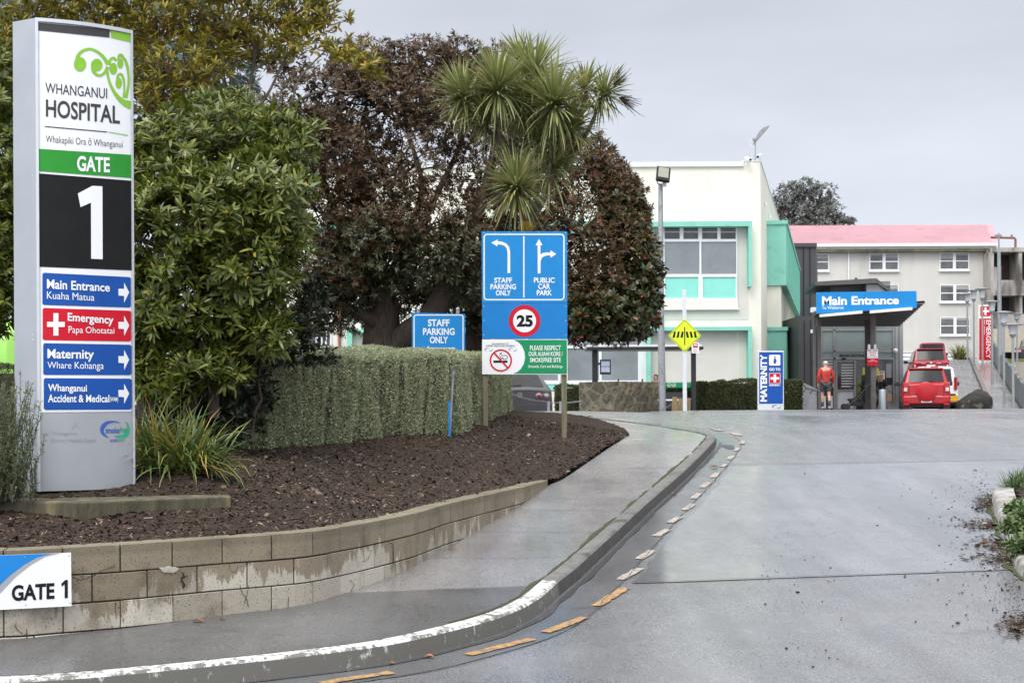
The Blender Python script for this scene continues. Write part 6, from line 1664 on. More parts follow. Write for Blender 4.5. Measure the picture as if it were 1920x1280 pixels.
# red emergency pylon
DS = 78.0
SE = Plane(1834, DS, 1859, DS)
es = thing("emergency_sign", SE.pt(1847, 683), "tall narrow red EMERGENCY pylon with white cross standing on the ramp footpath", "sign")
mb = MB(); mb.box(SE.pt(1834.5, 600).x, SE.pt(1859.5, 600).x, DS, DS + .25, SE.pt(1847, 697).z, SE.pt(1847, 571).z); mb.build("casing", pm("pylon_cream", (.72, .70, .64), .5, var=.04), es)
G2().panel(((1838, 574.5), (1857.5, 574), (1857.7, 592.5), (1838, 593)), 2.5, 8).put("cross_panel", SE, M_RED, es, .008)
plus(G2(), 1847.7, 583.3, 7, 7.3, 1.8).put("cross", SE, M_WHITE, es, .014)
rp = G2().panel(((1836, 597), (1859, 597), (1859, 675), (1836, 675)), 0, 2).put("red_panel", SE, M_RED, es, .008)
G2().text("EMERGENCY", ((1857.3, 600), (1857.3, 671.5), (1848.9, 671.5), (1848.9, 600)), .012).put("lettering", SE, M_WHITE, rp, .014)
G2().text("Papa Ohotatai", ((1847, 600), (1847, 627), (1844.2, 627), (1844.2, 600)), .0).put("lettering", SE, M_WHITE, rp, .014)
smoke(SE, es, 1849, 677, 1858, 681, .01, False)
# yellow-green flax at the ramp top
Vs = []; Fs = []
c = np.array(P(1800, 676, 83.5)); n = 220; az = RNG.uniform(0, 2 * PI, n); el = RNG.uniform(.35, 1.5, n)
V, Fq = sword(c + RNG.normal(0, .12, (n, 3)) * np.array([1, 1, .1]), np.stack([np.cos(az) * np.cos(el), np.sin(az) * np.cos(el), np.sin(el)], 1), RNG.uniform(.7, 1.15, n), np.full(n, .05), RNG.uniform(.1, .6, n))
tf = thing("flax_clump", c, "yellow-green flax clump at the top of the ramp in front of the ward block", "plant")
raw_mesh("leaves", V, Fq, leafmat("pale_flax", [(0, (.10, .12, .03)), (.6, (.20, .20, .05)), (1, (.32, .28, .09))], .5, .15, .4), tf)
# ground beyond the fence
mb = MB(); mb.box(X(1868, 84), X(2010, 84), 84, 85, EYE - 1, Z(676, 84, 1900)); tag(mb.build("concrete_wall", M_OLDC), "mossy grey concrete retaining wall beyond the ramp fence at the right edge", "wall")
mb = MB(); fbox(mb, 1868, 672, 2010, 677, -.4, .02, 84); tag(mb.build("planting_strip", pm("pale_grass_top", (.16, .17, .05), .9, var=.4, scale=3)), kind="structure")
# ------------------------------------------------------------------ boulder
bd = MB(); c = P(1824, 778, 51.5); rows = []
for i in range(15):
    t = i / 14; row = []
    for k in range(28):
        a = 2 * PI * k / 28; e = 1 - .22 * t - .0 * t; rr = math.sqrt(max(0, 1 - (max(0, t - .6) / .41) ** 2)) if t > .6 else 1
        skew = .10 * t
        x, y, z = .66 * rr * math.copysign(abs(math.cos(a)) ** .75, math.cos(a)) + skew, .5 * rr * math.sin(a), 1.02 * t * (1 - .17 * (1 if math.cos(a) < .0 else 0) * abs(math.cos(a)))
        nz_ = 1 + .10 * mnoise.fractal(Vector((x * 2.2, y * 2.2, z * 2.2)), 1, 2, 4)
        row.append((c.x + x * nz_, c.y + y * nz_, c.z - .1 + z * nz_))
    rows.append(row + [row[0]])
bd.grid(rows); bd.add([r_ for r_ in rows[-1][:-1]], [tuple(range(28))])
tag(bd.build("boulder", pm("lichen_rock", (.022, .020, .017), .85, var=.5, scale=5, bump=1.0, bscale=14, dirt=((.17, .165, .12), 4.2, .60)), smooth=True), "big dark lichen-spotted boulder at the foot of the ramp beside the red car", "boulder")
# ------------------------------------------------------------------ grey ramp wall and handrail left of the entrance
mb = MB(); a, b = P(1497, 716, 52.3), P(1531, 729, 53.5)
mb.extr([(a.x, a.y, EYE - .6), (b.x, b.y, EYE - .6), (b.x, b.y, b.z), (a.x + .12, a.y, a.z), (a.x, a.y, a.z)], (.05, .18, 0))
tag(mb.build("ramp_wall", pm("grey_panel_wall", (.33, .34, .35), .7, var=.1, scale=3)), "low grey side wall stepping down between the clipped hedge and the entrance", "wall")
hr = thing("handrail", P(1520, 725, 52), "short dark handrail sloping along the grey side wall by the entrance", "handrail")
mb = MB(); mb.tube([tuple(P(x, y, 52)) for x, y in ((1504, 718), (1511, 727), (1538, 734))], .028, 8); mb.build("rail", M_STEELD, hr)
for x, y in ((1512, 728), (1524, 731), (1535, 734)): mb = MB(); p = P(x, y, 52); mb.cyl(p, (p.x, p.y + .5, p.z - .12), .018, n=6); mb.build("bracket", M_STEELD, hr)
# stainless bollard
p = P(1655.5, 774, 51.5); mb = MB(); mb.lathe([(.145, -.05), (.145, .82), (.13, .85), (.0, .86)], (p.x, p.y, p.z), 18)
tag(mb.build("bollard", pm("brushed_steel", (.30, .33, .34), .35, .8, var=.1, scale=3, sx=(1, 1, .1)), smooth=40), "stout brushed steel bollard in front of the woman at the entrance", "bollard")
# white wheel stop
a, b = P(1711, 771, 48.5), P(1761, 771, 48.5); mb = MB(); mb.box(a.x, b.x, 48.5, 48.65, float(Gz(15, 48.5)) - .02, a.z + .075); tag(mb.build("wheel_stop", M_WFRAME, bevel=.02), "low white wheel stop under the tail of the red off-roader", "wheel stop")

# ------------------------------------------------------------------ lamp post with flood light
DL = 47.0
fl_ = thing("flood_light_post", P(1240, 768, DL), "tall galvanised lamp post with a black floodlight head right of the trees", "lamp post")
mb = MB(); a, m_, b = P(1242, 770, DL), P(1240, 640, DL), P(1238.5, 345, DL)
mb.cyl((a.x, DL, a.z - .2), m_, .125, .115, n=12); mb.cyl((m_.x, DL, m_.z), b, .105, .075, n=12); mb.build("pole", M_GALV, fl_, smooth=40)
h = P(1243.5, 327, DL - .3); R_ = Matrix.Rotation(-.62, 3, 'X') @ Matrix.Rotation(.12, 3, 'Y')
R_ = Matrix.Rotation(.18, 3, 'Y') @ Matrix.Rotation(-.75, 3, 'X')
mb = MB(); mb.obox(h, (.46, .10, .72), R_); hd = mb.build("housing", M_BLACK, fl_, bevel=.03)
mb = MB(); c = h + R_ @ Vector((0, -.056, .03)); mb.obox(c, (.34, .012, .52), R_); mb.build("lens", pm("flood_lens", (.22, .22, .18), .6, var=.1, scale=20), hd)
mb = MB(); c = h + R_ @ Vector((0, .09, 0)); mb.obox(c, (.36, .08, .5), R_); mb.build("heat_sink", M_BLACK, hd)
mb = MB(); mb.tube([tuple(P(x, y, DL - .1)) for x, y in ((1231, 336), (1233, 344), (1240, 346), (1249, 343), (1251, 334))], .022, 6); mb.build("bracket", M_KIT, fl_)
mb = MB(); mb.obox(P(1246, 346, DL - .2), (.13, .1, .14)); mb.build("sensor", M_CAM, fl_, bevel=.01)
# ------------------------------------------------------------------ pedestrian crossing sign
DX = 45.5
SX = Plane(1253, DX, 1314, DX)
xs_ = thing("crossing_sign", P(1284, 768, DX), "fluorescent yellow diamond road sign with striped crossing symbol on a white post", "sign")
mb = MB(); a, b = SX.pt(1284.5, 770), SX.pt(1284, 543); w_ = 3.7 / F * DX; mb.box(a.x - w_, a.x + w_, DX + .01, DX + .07, a.z - .1, b.z); mb.build("post", pm("white_post", (.62, .65, .67), .5, var=.05), xs_, bevel=.01)
def dia(r, rr=4):
    pts = []
    for a0 in (0, 90, 180, 270):
        c = (1283.8 + (r - rr * 1.414) * math.cos(math.radians(a0)), 629 + (r - rr * 1.414) * math.sin(math.radians(a0)))
        for k in range(-3, 4): an = math.radians(a0 + k * 15); pts.append((c[0] + rr * math.cos(an), c[1] + rr * math.sin(an)))
    return pts
M_FLUO = pm("fluoro_yellow", (.66, .78, .015), .4, var=.04)
dp = G2().poly(dia(31.5)).put("panel", SX, M_FLUO, xs_, 0); mm = dp.modifiers.new("thick", 'SOLIDIFY'); mm.thickness = .012; mm.offset = 0
o_, i_ = dia(29.6, 3.6), dia(28.6, 3.4); n = len(o_); G2().add(o_ + i_, [(k, (k + 1) % n, n + (k + 1) % n, n + k) for k in range(n)]).put("border", SX, M_BLACK, dp, .008)
g = G2().rect(1282.9, 613, 1284.7, 646.5)
for k in range(3):
    x = 1260.8 + k * 7.4; g.poly([(x + 2.6, 621.5), (x + 6.4, 621.5), (x + 4.4, 633), (x, 633)])
    x = 1306.8 - k * 7.4; g.poly([(x - 2.6, 621.5), (x - 6.4, 621.5), (x - 4.4, 633), (x, 633)])
g.put("symbol", SX, M_BLACK, dp, .008)
# ------------------------------------------------------------------ bus shelter
DH = 50.0
bs = thing("bus_shelter", P(1207, 768, DH), "dark steel bus shelter with flat white-edged roof in front of the cream building", "bus shelter")
M_BLK = pm("black_steel", (.014, .015, .018), .4, var=.2)
def hb_(name, x0, y0, x1, y1, o0, o1, m, par=bs, d=DH, bevel=.0): mb = MB(); fbox(mb, x0, y0, x1, y1, o0, o1, d); return mb.build(name, m, par, bevel=bevel)
hb_("roof", 1099, 650.5, 1316, 656.5, -1.2, .45, M_BLK, bevel=.02); hb_("roof_edge", 1101, 646.8, 1314, 650.4, -1.15, .4, M_ROOFW)
hb_("post", 1110.5, 656, 1121, 775, -.15, .05, M_BLK, bevel=.01); hb_("post", 1296.5, 656, 1305, 775, -.15, .05, M_BLK, bevel=.01)
hb_("back_panel", 1122, 735, 1296, 768, -1.0, -.96, pm("shelter_glass_dark", (.03, .035, .035), .15, var=.2))
nbn = hb_("banner", 1247, 717, 1296, 726.5, -.08, -.05, M_SGREEN)
SB = Plane(1247, DH + .045, 1300, DH + .045)
G2().ring(1255, 721.5, 3.2, 3.9, 20, 60, 320).put("mark", SB, M_WHITE, nbn, .006); G2().ring(1263, 721.5, 3.2, 3.9, 20, -120, 140).put("mark", SB, M_WHITE, nbn, .006); G2().text("smokefree", (1253, 720, 1266, 723.2), .01).put("lettering", SB, M_WHITE, nbn, .006)
bn = hb_("bench_seat", 1232, 748, 1293, 751, -.45, .0, M_WFRAME)
for x in (1240, 1288): hb_("bench_leg", x, 751, x + 2, 770, -.3, -.2, M_GALV, bn)
for x in (1160, 1205): hb_("bollard_light", x - 1.2, 710, x + 1.2, 716, -.2, -.1, M_BLK)
tb = thing("timetable_board", P(1135, 702, DH - .05), "black framed timetable screen hanging beside the left bus shelter post", "screen")
fr2 = MB(); fbox(fr2, 1124.5, 674, 1145, 702, .06, .12, DH); fo = fr2.build("frame", M_BLK, tb, bevel=.01)
mb = MB(); fbox(mb, 1127, 677, 1142.7, 697.5, .12, .124, DH); mb.build("screen", pm("screen_pale", (.42, .47, .58), .2, var=.12, scale=6), fo)
mb = MB(); fbox(mb, 1127, 686, 1142.7, 688, .124, .126, DH); mb.build("screen_band", pm("screen_band", (.16, .18, .34), .3), fo)
hb_("screen_arm", 1121, 680, 1125, 684, .04, .1, M_BLK, fo)
SBS = Plane(1297, DH - .6, 1311, DH - .6)
bp_ = thing("bus_stop_sign", SBS.pt(1304, 662), "small white Bus Stop sign with red bus symbol on the right shelter post", "sign")
pn = G2().panel(((1297, 642.3), (1310.7, 642), (1310.7, 662.3), (1296.7, 662)), 1.2, 4).put("panel", SBS, M_WHITE, bp_, 0); mm = pn.modifiers.new("thick", 'SOLIDIFY'); mm.thickness = .02; mm.offset = 0
g = G2().panel(((1299.5, 644), (1308.3, 644), (1308.3, 651.3), (1299.5, 651.3)), 1.2, 6); g.rect(1300.5, 651.2, 1302, 652.6); g.rect(1305.8, 651.2, 1307.3, 652.6); g.text("Bus", (1300.5, 654, 1307, 656.7), .01); g.text("Stop", (1300, 658, 1307.5, 661), .01)
g.put("symbol", SBS, M_RED, pn, .014); G2().rect(1300.8, 645.5, 1307, 648).put("symbol_window", SBS, M_WHITE, pn, .018)
# ------------------------------------------------------------------ low stone wall
DW = 47.5
sw = MB(); rows = []
for i in range(40):
    t = i / 39; px = 1087 + 147 * t; d = DW - .9 * math.sin(PI * min(1, t * 1.1)); yb = 772
    a = P(px, yb, d); yt = 716.5 - 1.5 * math.sin(PI * t); zt = Z(yt, d, px) + .012 * mnoise.noise(Vector((t * 30, 0, 0)))
    ins_ = .06
    if i in (0, 39): ins_ = .0
    row = []
    for k in range(9): z = a.z - .5 + (zt - a.z + .5) * k / 8; row.append((a.x + .02 * mnoise.noise(Vector((t * 22, z * 4, 3))), a.y + .05 * mnoise.noise(Vector((t * 22, z * 4, 0))), z))
    row += [(a.x, a.y + .5, zt), (a.x, a.y + .5, a.z - .4)]
    rows.append(row)
sw.grid(rows); sw.add(rows[0], [tuple(range(11))]); sw.add(rows[-1], [tuple(range(11))])
def stone_mat():
    m, n, l, b = nodemat("field_stone")
    tc = n.new("ShaderNodeTexCoord"); mp = n.new("ShaderNodeMapping"); mp.inputs["Scale"].default_value = (1, 1, 1.25); l.new(tc.outputs["Object"], mp.inputs["Vector"])
    nz = n.new("ShaderNodeTexNoise"); nz.inputs["Scale"].default_value = 3; l.new(mp.outputs[0], nz.inputs["Vector"])
    mx0 = n.new("ShaderNodeMix"); mx0.data_type = 'RGBA'; mx0.inputs["Factor"].default_value = .06; l.new(mp.outputs[0], mx0.inputs["A"]); l.new(nz.outputs["Color"], mx0.inputs["B"])
    v = n.new("ShaderNodeTexVoronoi"); v.inputs["Scale"].default_value = 1.8; l.new(mx0.outputs["Result"], v.inputs["Vector"])
    v2 = n.new("ShaderNodeTexVoronoi"); v2.feature = 'DISTANCE_TO_EDGE'; v2.inputs["Scale"].default_value = 1.8; l.new(mx0.outputs["Result"], v2.inputs["Vector"])
    sp = n.new("ShaderNodeSeparateColor"); l.new(v.outputs["Color"], sp.inputs[0])
    r = n.new("ShaderNodeValToRGB"); r.color_ramp.elements[0].color = (.075, .062, .042, 1); r.color_ramp.elements[1].color = (.20, .16, .095, 1); e1 = r.color_ramp.elements.new(.5); e1.color = (.13, .115, .085, 1)
    l.new(sp.outputs[0], r.inputs["Fac"])
    n2 = n.new("ShaderNodeTexNoise"); n2.inputs["Scale"].default_value = 9; n2.inputs["Detail"].default_value = 8; l.new(mp.outputs[0], n2.inputs["Vector"])
    mr = n.new("ShaderNodeMapRange"); mr.inputs["From Min"].default_value = .42; mr.inputs["From Max"].default_value = .62; l.new(n2.outputs["Fac"], mr.inputs["Value"])
    mx = n.new("ShaderNodeMix"); mx.data_type = 'RGBA'; mx.inputs["B"].default_value = (.055, .048, .03, 1); l.new(r.outputs[0], mx.inputs["A"]); l.new(mr.outputs[0], mx.inputs["Factor"])
    ed = n.new("ShaderNodeMapRange"); ed.inputs["From Min"].default_value = .0; ed.inputs["From Max"].default_value = .05; ed.inputs["To Min"].default_value = 1; ed.inputs["To Max"].default_value = 0; l.new(v2.outputs["Distance"], ed.inputs["Value"])
    m2 = n.new("ShaderNodeMix"); m2.data_type = 'RGBA'; m2.inputs["B"].default_value = (.17, .15, .11, 1); l.new(mx.outputs["Result"], m2.inputs["A"]); l.new(ed.outputs[0], m2.inputs["Factor"]); l.new(m2.outputs["Result"], b.inputs["Base Color"])
    b.inputs["Roughness"].default_value = .85
    bp = n.new("ShaderNodeBump"); bp.inputs["Strength"].default_value = .9; bp.inputs["Distance"].default_value = .05; md = n.new("ShaderNodeMath"); md.operation = 'MINIMUM'; md.inputs[1].default_value = .12; l.new(v2.outputs["Distance"], md.inputs[0]); l.new(md.outputs[0], bp.inputs["Height"]); l.new(bp.outputs[0], b.inputs["Normal"])
    return m
tag(sw.build("stone_wall", stone_mat()), "low curved mortared stone wall in front of the bus shelter", "stone wall")
# timber posts and chain
tpost = None
for i, (px, d, top) in enumerate(((1264, 46.2, 744), (1274, 46.6, 746.5), (1289, 47.2, 746))):
    lab = ("first timber bollard from the lamp post, slightly leaning, chain tied to it", "middle timber bollard of three between lamp post and bus shelter post", "timber bollard right behind the white post of the yellow diamond sign")[i]
    p = P(px, 770, d)
    if tpost is None:
        tpost = o = thing("timber_bollard", p, lab, "bollard", "timber bollards by the bus shelter")
        mb = MB(); mb.obox((0, 0, .18), (.15, .15, .56)); mb.build("post", pm("golden_timber", (.24, .17, .085), .8, var=.3, scale=6, sx=(5, 5, .6)), o, local=True, bevel=.012)
        mb = MB(); mb.cyl((.082, 0, .1), (.082, 0, .34), .012, n=6); mb.build("chain_staple", M_GALV, o, local=True)
    else: o = copy_tree(tpost); o.location = p; o["label"] = lab
    o.rotation_euler = (.0, (.06, .16, .05)[i], .3 * i)
    o.location.z = Z(top, d, px) - .46
def chain(pts, name, lab):
    pp = spline(pts, .055); mb = MB()
    for i in range(len(pp) - 1):
        a, b = Vector(pp[i]), Vector(pp[i + 1]); t = (b - a).normalized(); c = (a + b) / 2; ax = Vector((0, 0, 1)) if i % 2 else Vector((0, 1, 0)); s_ = t.cross(ax).normalized()
        ring = [c + t * .036 * math.cos(q) + s_ * .018 * math.sin(q) for q in np.linspace(0, 2 * PI, 9)]
        mb.tube([tuple(v) for v in ring], .006, 5, cap=False)
    return tag(mb.build(name, M_GALV), lab, "chain")
chain([tuple(P(x, y, d)) for x, y, d in ((1236, 765, 46.8), (1246, 765, 46.6), (1256, 760, 46.4), (1264, 752, 46.2))], "chain", "short sagging chain between the lamp post foot and the first timber bollard")
chain([tuple(P(x, y, d)) for x, y, d in ((958, 738, 34.6), (990, 748, 34.5), (1030, 754, 34.5), (1060, 755, 35), (1090, 752, 36))], "chain", "long grey chain sagging in front of the grey hatchback")
for px, y0, y1 in ((1028.5, 752, 775), (1051, 752, 775)):
    p = P(px, y1, 34.5); mb = MB(); mb.cyl((p.x, p.y, p.z - .1), (p.x, p.y, Z(y0, 34.5, px)), .03, n=8); tag(mb.build("chain_post", M_CAM), "thin white chain post %s the wheel of the grey hatchback" % ("left of" if px < 1040 else "right of"), "post", "white chain posts")
# ------------------------------------------------------------------ hedges on the far side of the road
M_LH2 = leafmat("road_hedge_leaf", [(0, (.030, .038, .014)), (.5, (.062, .075, .026)), (.85, (.10, .115, .045)), (1, (.17, .16, .07))], .5, .15, .35)
gzf = lambda x, y: Gz(x, y)
hedge("clipped_hedge", "clipped dark green hedge between the bus shelter and the grey entrance side wall", [hl(1300, 760, 51.2), hl(1400, 760, 51.4), hl(1499, 760, 51.6)], .9, gzf, topline(Z(718, 51, 1300), Z(714.5, 51, 1400), Z(714, 51.5, 1499)), 26000, M_LH2, .075, soft=.10)
hedge("clipped_hedge", "short dark hedge left of the stone wall behind the chain", [hl(1040, 760, 49.5), hl(1070, 760, 49.5), hl(1100, 760, 49.5)], .9, gzf, topline(Z(724, 49.5, 1070), Z(724, 49.5, 1090)), 9000, M_LH2, .075, soft=.10)
hedge("clipped_hedge", "dark hedge seen under the bus shelter roof behind the bench", [hl(1225, 760, 52.4), hl(1260, 760, 52.4), hl(1298, 760, 52.4)], .7, gzf, topline(Z(723, 52, 1250), Z(720, 52, 1290)), 7000, M_LH2, .075, soft=.10)
# ------------------------------------------------------------------ maternity pylon
DM = 44.0
SM = Plane(1421.5, DM, 1470, DM)
mp_ = thing("maternity_sign", SM.pt(1446, 772), "blue and white upright MATERNITY sign panel standing in front of the roadside hedge", "sign")
a, b = SM.pt(1421.5, 780), SM.pt(1470, 780); mb = MB(); mb.box(a.x, b.x, DM + .0, DM + .14, a.z, SM.pt(1446, 657.5).z); mb.build("casing", pm("pale_silver_case", (.62, .64, .66), .45, var=.04), mp_, bevel=.01)
bl = G2().panel(((1423.5, 660), (1468, 660), (1468, 756.5), (1423.5, 756.5)), 0, 2).put("blue_panel", SM, M_NAVY, mp_, .006)
G2().text("MATERNITY", ((1425.5, 752.5), (1425.5, 664.5), (1438, 664.5), (1438, 752.5)), .04).put("lettering", SM, M_WHITE, bl, .011)
G2().text("GO TO", (1442.3, 689.5, 1463.3, 695), .04).put("lettering", SM, M_WHITE, bl, .011); G2().text("EMERGENCY", (1442, 720, 1463.5, 723.5), .03).put("lettering", SM, M_WHITE, bl, .011)
wp_ = G2().panel(((1442, 665), (1463, 665), (1463, 685), (1442, 685)), 2, 6).put("icon_panel", SM, M_WHITE, bl, .010)
G2().disc(1452.8, 669, 1.4, n=12).poly([(1451.5, 671), (1454, 671), (1455, 674), (1456, 677), (1455, 679.5), (1453.4, 682.5), (1452.4, 682.5), (1450, 679), (1450.5, 675)]).put("icon", SM, M_NAVY, wp_, .014)
wp_ = G2().panel(((1442, 699), (1463.3, 699), (1463.3, 719), (1442, 719)), 2, 6).put("icon_panel", SM, M_WHITE, bl, .010)
G2().panel(((1442.8, 699.8), (1462.5, 699.8), (1462.5, 718.2), (1442.8, 718.2)), 1.6, 6).put("icon_panel", SM, M_RED, bl, .013)
plus(G2(), 1452.7, 709, 8, 7.3, 2.2).put("cross", SM, M_WHITE, wp_, .018)
smoke(SM, mp_, 1448, 759, 1465, 766.5, .01, False)
# ------------------------------------------------------------------ planted island at the right edge
_ip = [(1857, 930), (1861, 952), (1872, 990), (1884, 1025), (1897, 1055), (1908, 1075), (1925, 1090)]
_il = spline([(hitG(*q).x, hitG(*q).y) for q in _ip], .1); _in = -left_normals(_il)
if True:
    _t0 = _il[0]; tip_arc = [(_t0[0] + 7, _t0[1] + .75), (_t0[0] + 3, _t0[1] + .6), (_t0[0] + .9, _t0[1] + .42), (_t0[0] + .35, _t0[1] + .30), (_t0[0] + .08, _t0[1] + .12)]
    IL = spline(tip_arc + [tuple(p) for p in _il[2:]] + [(_il[-1][0] + .35, _il[-1][1] - .18), (_il[-1][0] + .9, _il[-1][1] - .25), (_il[-1][0] + 3, _il[-1][1] - .3), (_il[-1][0] + 8, _il[-1][1] - .3)], .08); IN = left_normals(IL)
rows = []
for i in range(len(IL)):
    g_ = float(Gz(*IL[i])); rows.append([(IL[i, 0] + IN[i, 0] * o, IL[i, 1] + IN[i, 1] * o, g_ + h_ * .115) for o, h_ in ((0, -.2), (.03, .75), (.05, .92), (.20, 1.15), (.27, 1.1), (.28, -.2))])
mb = MB(); mb.grid(rows); tag(mb.build("island_kerb", pm("pale_kerb", (.31, .30, .28), .8, var=.25, scale=7, bump=.5, bscale=60, dirt=((.15, .145, .125), 6, .50)), smooth=50), kind="structure")
poly = [(IL[i, 0] + IN[i, 0] * .25, IL[i, 1] + IN[i, 1] * .25) for i in range(0, len(IL), 3)]
ixx, iyy = np.meshgrid(np.arange(4.2, 12.7, .09), np.arange(12, 20, .09)); iz = Gz(ixx, iyy) + .12 + np.array([mnoise.fractal(Vector((a * 2.5, b * 2.5, 4)), .9, 2, 4) for a, b in zip(ixx.ravel(), iyy.ravel())]).reshape(ixx.shape) * .02
iin = inside(poly, ixx, iyy); iok = iin[:-1, :-1] & iin[1:, :-1] & iin[:-1, 1:] & iin[1:, 1:]; ir, ic_ = np.nonzero(iok); inx = ixx.shape[1]
iq = np.stack([ir * inx + ic_, ir * inx + ic_ + 1, (ir + 1) * inx + ic_ + 1, (ir + 1) * inx + ic_], 1); iu, iv = np.unique(iq, return_inverse=True)
tag(raw_mesh("island_soil", np.stack([ixx, iyy, iz], -1).reshape(-1, 3)[iu], iv.reshape(iq.shape), M_MULCH, smooth=True), kind="structure")
M_LGC = leafmat("groundcover_leaf", [(0, (.035, .065, .018)), (.5, (.075, .125, .035)), (1, (.15, .20, .07))], .45, .2, .4)
ic = 0
for px, py, r_, kind in ((1921, 1000, .20, 'l'), (1938, 1040, .24, 'l'), (1942, 985, .26, 'l'), (1913, 965, .14, 'l'), (1901, 915, .15, 'g'), (1913, 908, .18, 'g'), (1938, 900, .26, 'g')):
    c = hitG(px, py + 18); base = np.array([c.x, c.y, float(Gz(c.x, c.y)) + .10])
    if kind == 'l':
        t = thing("groundcover_plant", base, "low leafy green plant spilling over the pale island kerb at the right edge", "plant", "leafy plants on the island")
        pts, out, kk = blob_points([(base[0], base[1], base[2] + r_ * .35, r_, r_, r_ * .6)], 190, .4); b_, d_, u_, L_, W_2 = whorls(pts, out, 7, 1.1, .075, .026); leaf_mesh("leaves", b_, d_, u_, L_, W_2, M_LGC, t)
    else:
        t = thing("tussock", base, "small grassy tussock on the nose of the planted island at the right edge", "plant", "tussocks on the island")
        n = 150; az = RNG.uniform(0, 2 * PI, n); el = RNG.uniform(.5, 1.5, n); V, Fq = sword(base + RNG.normal(0, r_ * .35, (n, 3)) * np.array([1, 1, .05]), np.stack([np.cos(az) * np.cos(el), np.sin(az) * np.cos(el), np.sin(el)], 1), RNG.uniform(.12, .30, n), np.full(n, .010), RNG.uniform(.1, .5, n)); raw_mesh("blades", V, Fq, M_LGC, t)
# grit, fallen leaves and bark on the road
n = 900; px = np.concatenate([RNG.uniform(1420, 1580, 90), 1862 - RNG.gamma(1.1, 38, n - 90)]); py = np.concatenate([RNG.uniform(880, 1260, 90), RNG.uniform(880, 1180, n - 90)])
px[90:] += (py[90:] - 930) * .30
hp = np.array([tuple(hitG(a, b)) for a, b in zip(px, py)]); s_ = RNG.gamma(1.6, .0022, n) + .002
a_, b_, c_ = rot_rand(n); V = []; oc = np.array([(1, 0, 0), (0, 1, 0), (-1, 0, 0), (0, -1, 0), (0, 0, 1), (0, 0, -1)], float)
V = hp[:, None] + (oc[None, :, 0, None] * a_[:, None] + oc[None, :, 1, None] * b_[:, None] + oc[None, :, 2, None] * c_[:, None]) * s_[:, None, None] * np.array([1.3, 1.3, .7]); V[..., 2] += .009
f8 = np.array([(0, 1, 4), (1, 2, 4), (2, 3, 4), (3, 0, 4), (1, 0, 5), (2, 1, 5), (3, 2, 5), (0, 3, 5)]); tag(raw_mesh("road_grit", V.reshape(-1, 3), (np.arange(n)[:, None, None] * 6 + f8).reshape(-1, 3), M_CHIP), "dark grit and crumbs of bark scattered on the wet road", "grit", kind="stuff")
n = 2600; k = RNG.integers(0, 5, n); cc = np.array([(1850, 985, 30, 9), (1872, 1022, 28, 10), (1885, 1050, 30, 9), (1850, 945, 12, 12), (1915, 1175, 22, 14)], float)[k]
px = cc[:, 0] + RNG.normal(0, 1, n) * cc[:, 2]; py = cc[:, 1] + RNG.normal(0, 1, n) * cc[:, 3] * .7; px = np.minimum(px, 1862 + np.maximum(0, py - 930) * .36 + np.where(k == 4, 60, 0))
hp = np.array([tuple(hitG(a, b)) for a, b in zip(px, py)]); an = RNG.uniform(0, PI, n); L_ = RNG.gamma(2, .006, n) + .004; W_2 = L_ * RNG.uniform(.2, .5, n)
u = np.stack([np.cos(an), np.sin(an), RNG.normal(0, .2, n)], 1) * L_[:, None]; w = np.stack([-np.sin(an), np.cos(an), RNG.normal(0, .2, n)], 1) * W_2[:, None]; hp[:, 2] += .012 + RNG.random(n) * .012
tag(raw_mesh("leaf_litter", np.stack([hp - u - w, hp + u - w, hp + u + w, hp - u + w], 1).reshape(-1, 3), np.arange(4 * n).reshape(-1, 4), M_CHIP), "brown bark litter washed against the pale island kerb", "litter", kind="stuff")
mb = MB()
strip("island_moss", IL[70:-70] - IN[70:-70] * .005, IL[70:-70] - IN[70:-70] * np.array([max(.0, .05 + .09 * mnoise.noise(Vector((x * 3, y * 3, 4)))) for x, y in IL[70:-70]])[:, None], M_MOSS, lambda x, y: Gz(x, y) + .012, 2)
M_FALL = pm("fallen_leaf", (.36, .10, .03), .5, var=.4, scale=20)
fl_pts = ((372, 1168, .055, kerbh, "orange fallen leaf on the footpath at the foot of the block wall, left one"), (417, 1163, .03, kerbh, "small red fallen leaf on the footpath, right of the orange one by the wall"), (805, 1235, .045, 0, "orange fallen leaf in the gutter below the painted kerb"), (735, 1248, .03, 0, "dark red fallen leaf in the gutter beside a yellow dash"),
          (850, 1031, .05, kerbh, "red fallen leaf on the footpath at the bend of the block wall"), (1338, 877, .09, 0, "curled brown fallen leaf beside the dashed line near the kerb end"), (1265, 928, .05, 0, "pinkish fallen leaf in the gutter along the plain kerb"), (1106, 783, .10, lambda d: kerbh(d) + .05, "rust red fallen leaf on the far edge of the bark bed"))
for px, py, L, off, lab in fl_pts:
    c = hitG(px, py, off); mb = MB(); rows = []
    for i in range(6):
        t = i / 5; w = math.sin(PI * min(1, t * .92 + .06)) * L * .32; rows.append([(c.x + (t - .5) * L * 1.6, c.y + s * w * 2, c.z + .013 + abs(s) * w * .5 + .012 * math.sin(PI * t)) for s in (-1, 0, 1)])
    mb.grid(rows); tag(mb.build("fallen_leaf", M_FALL), lab, "leaf", "fallen leaves")
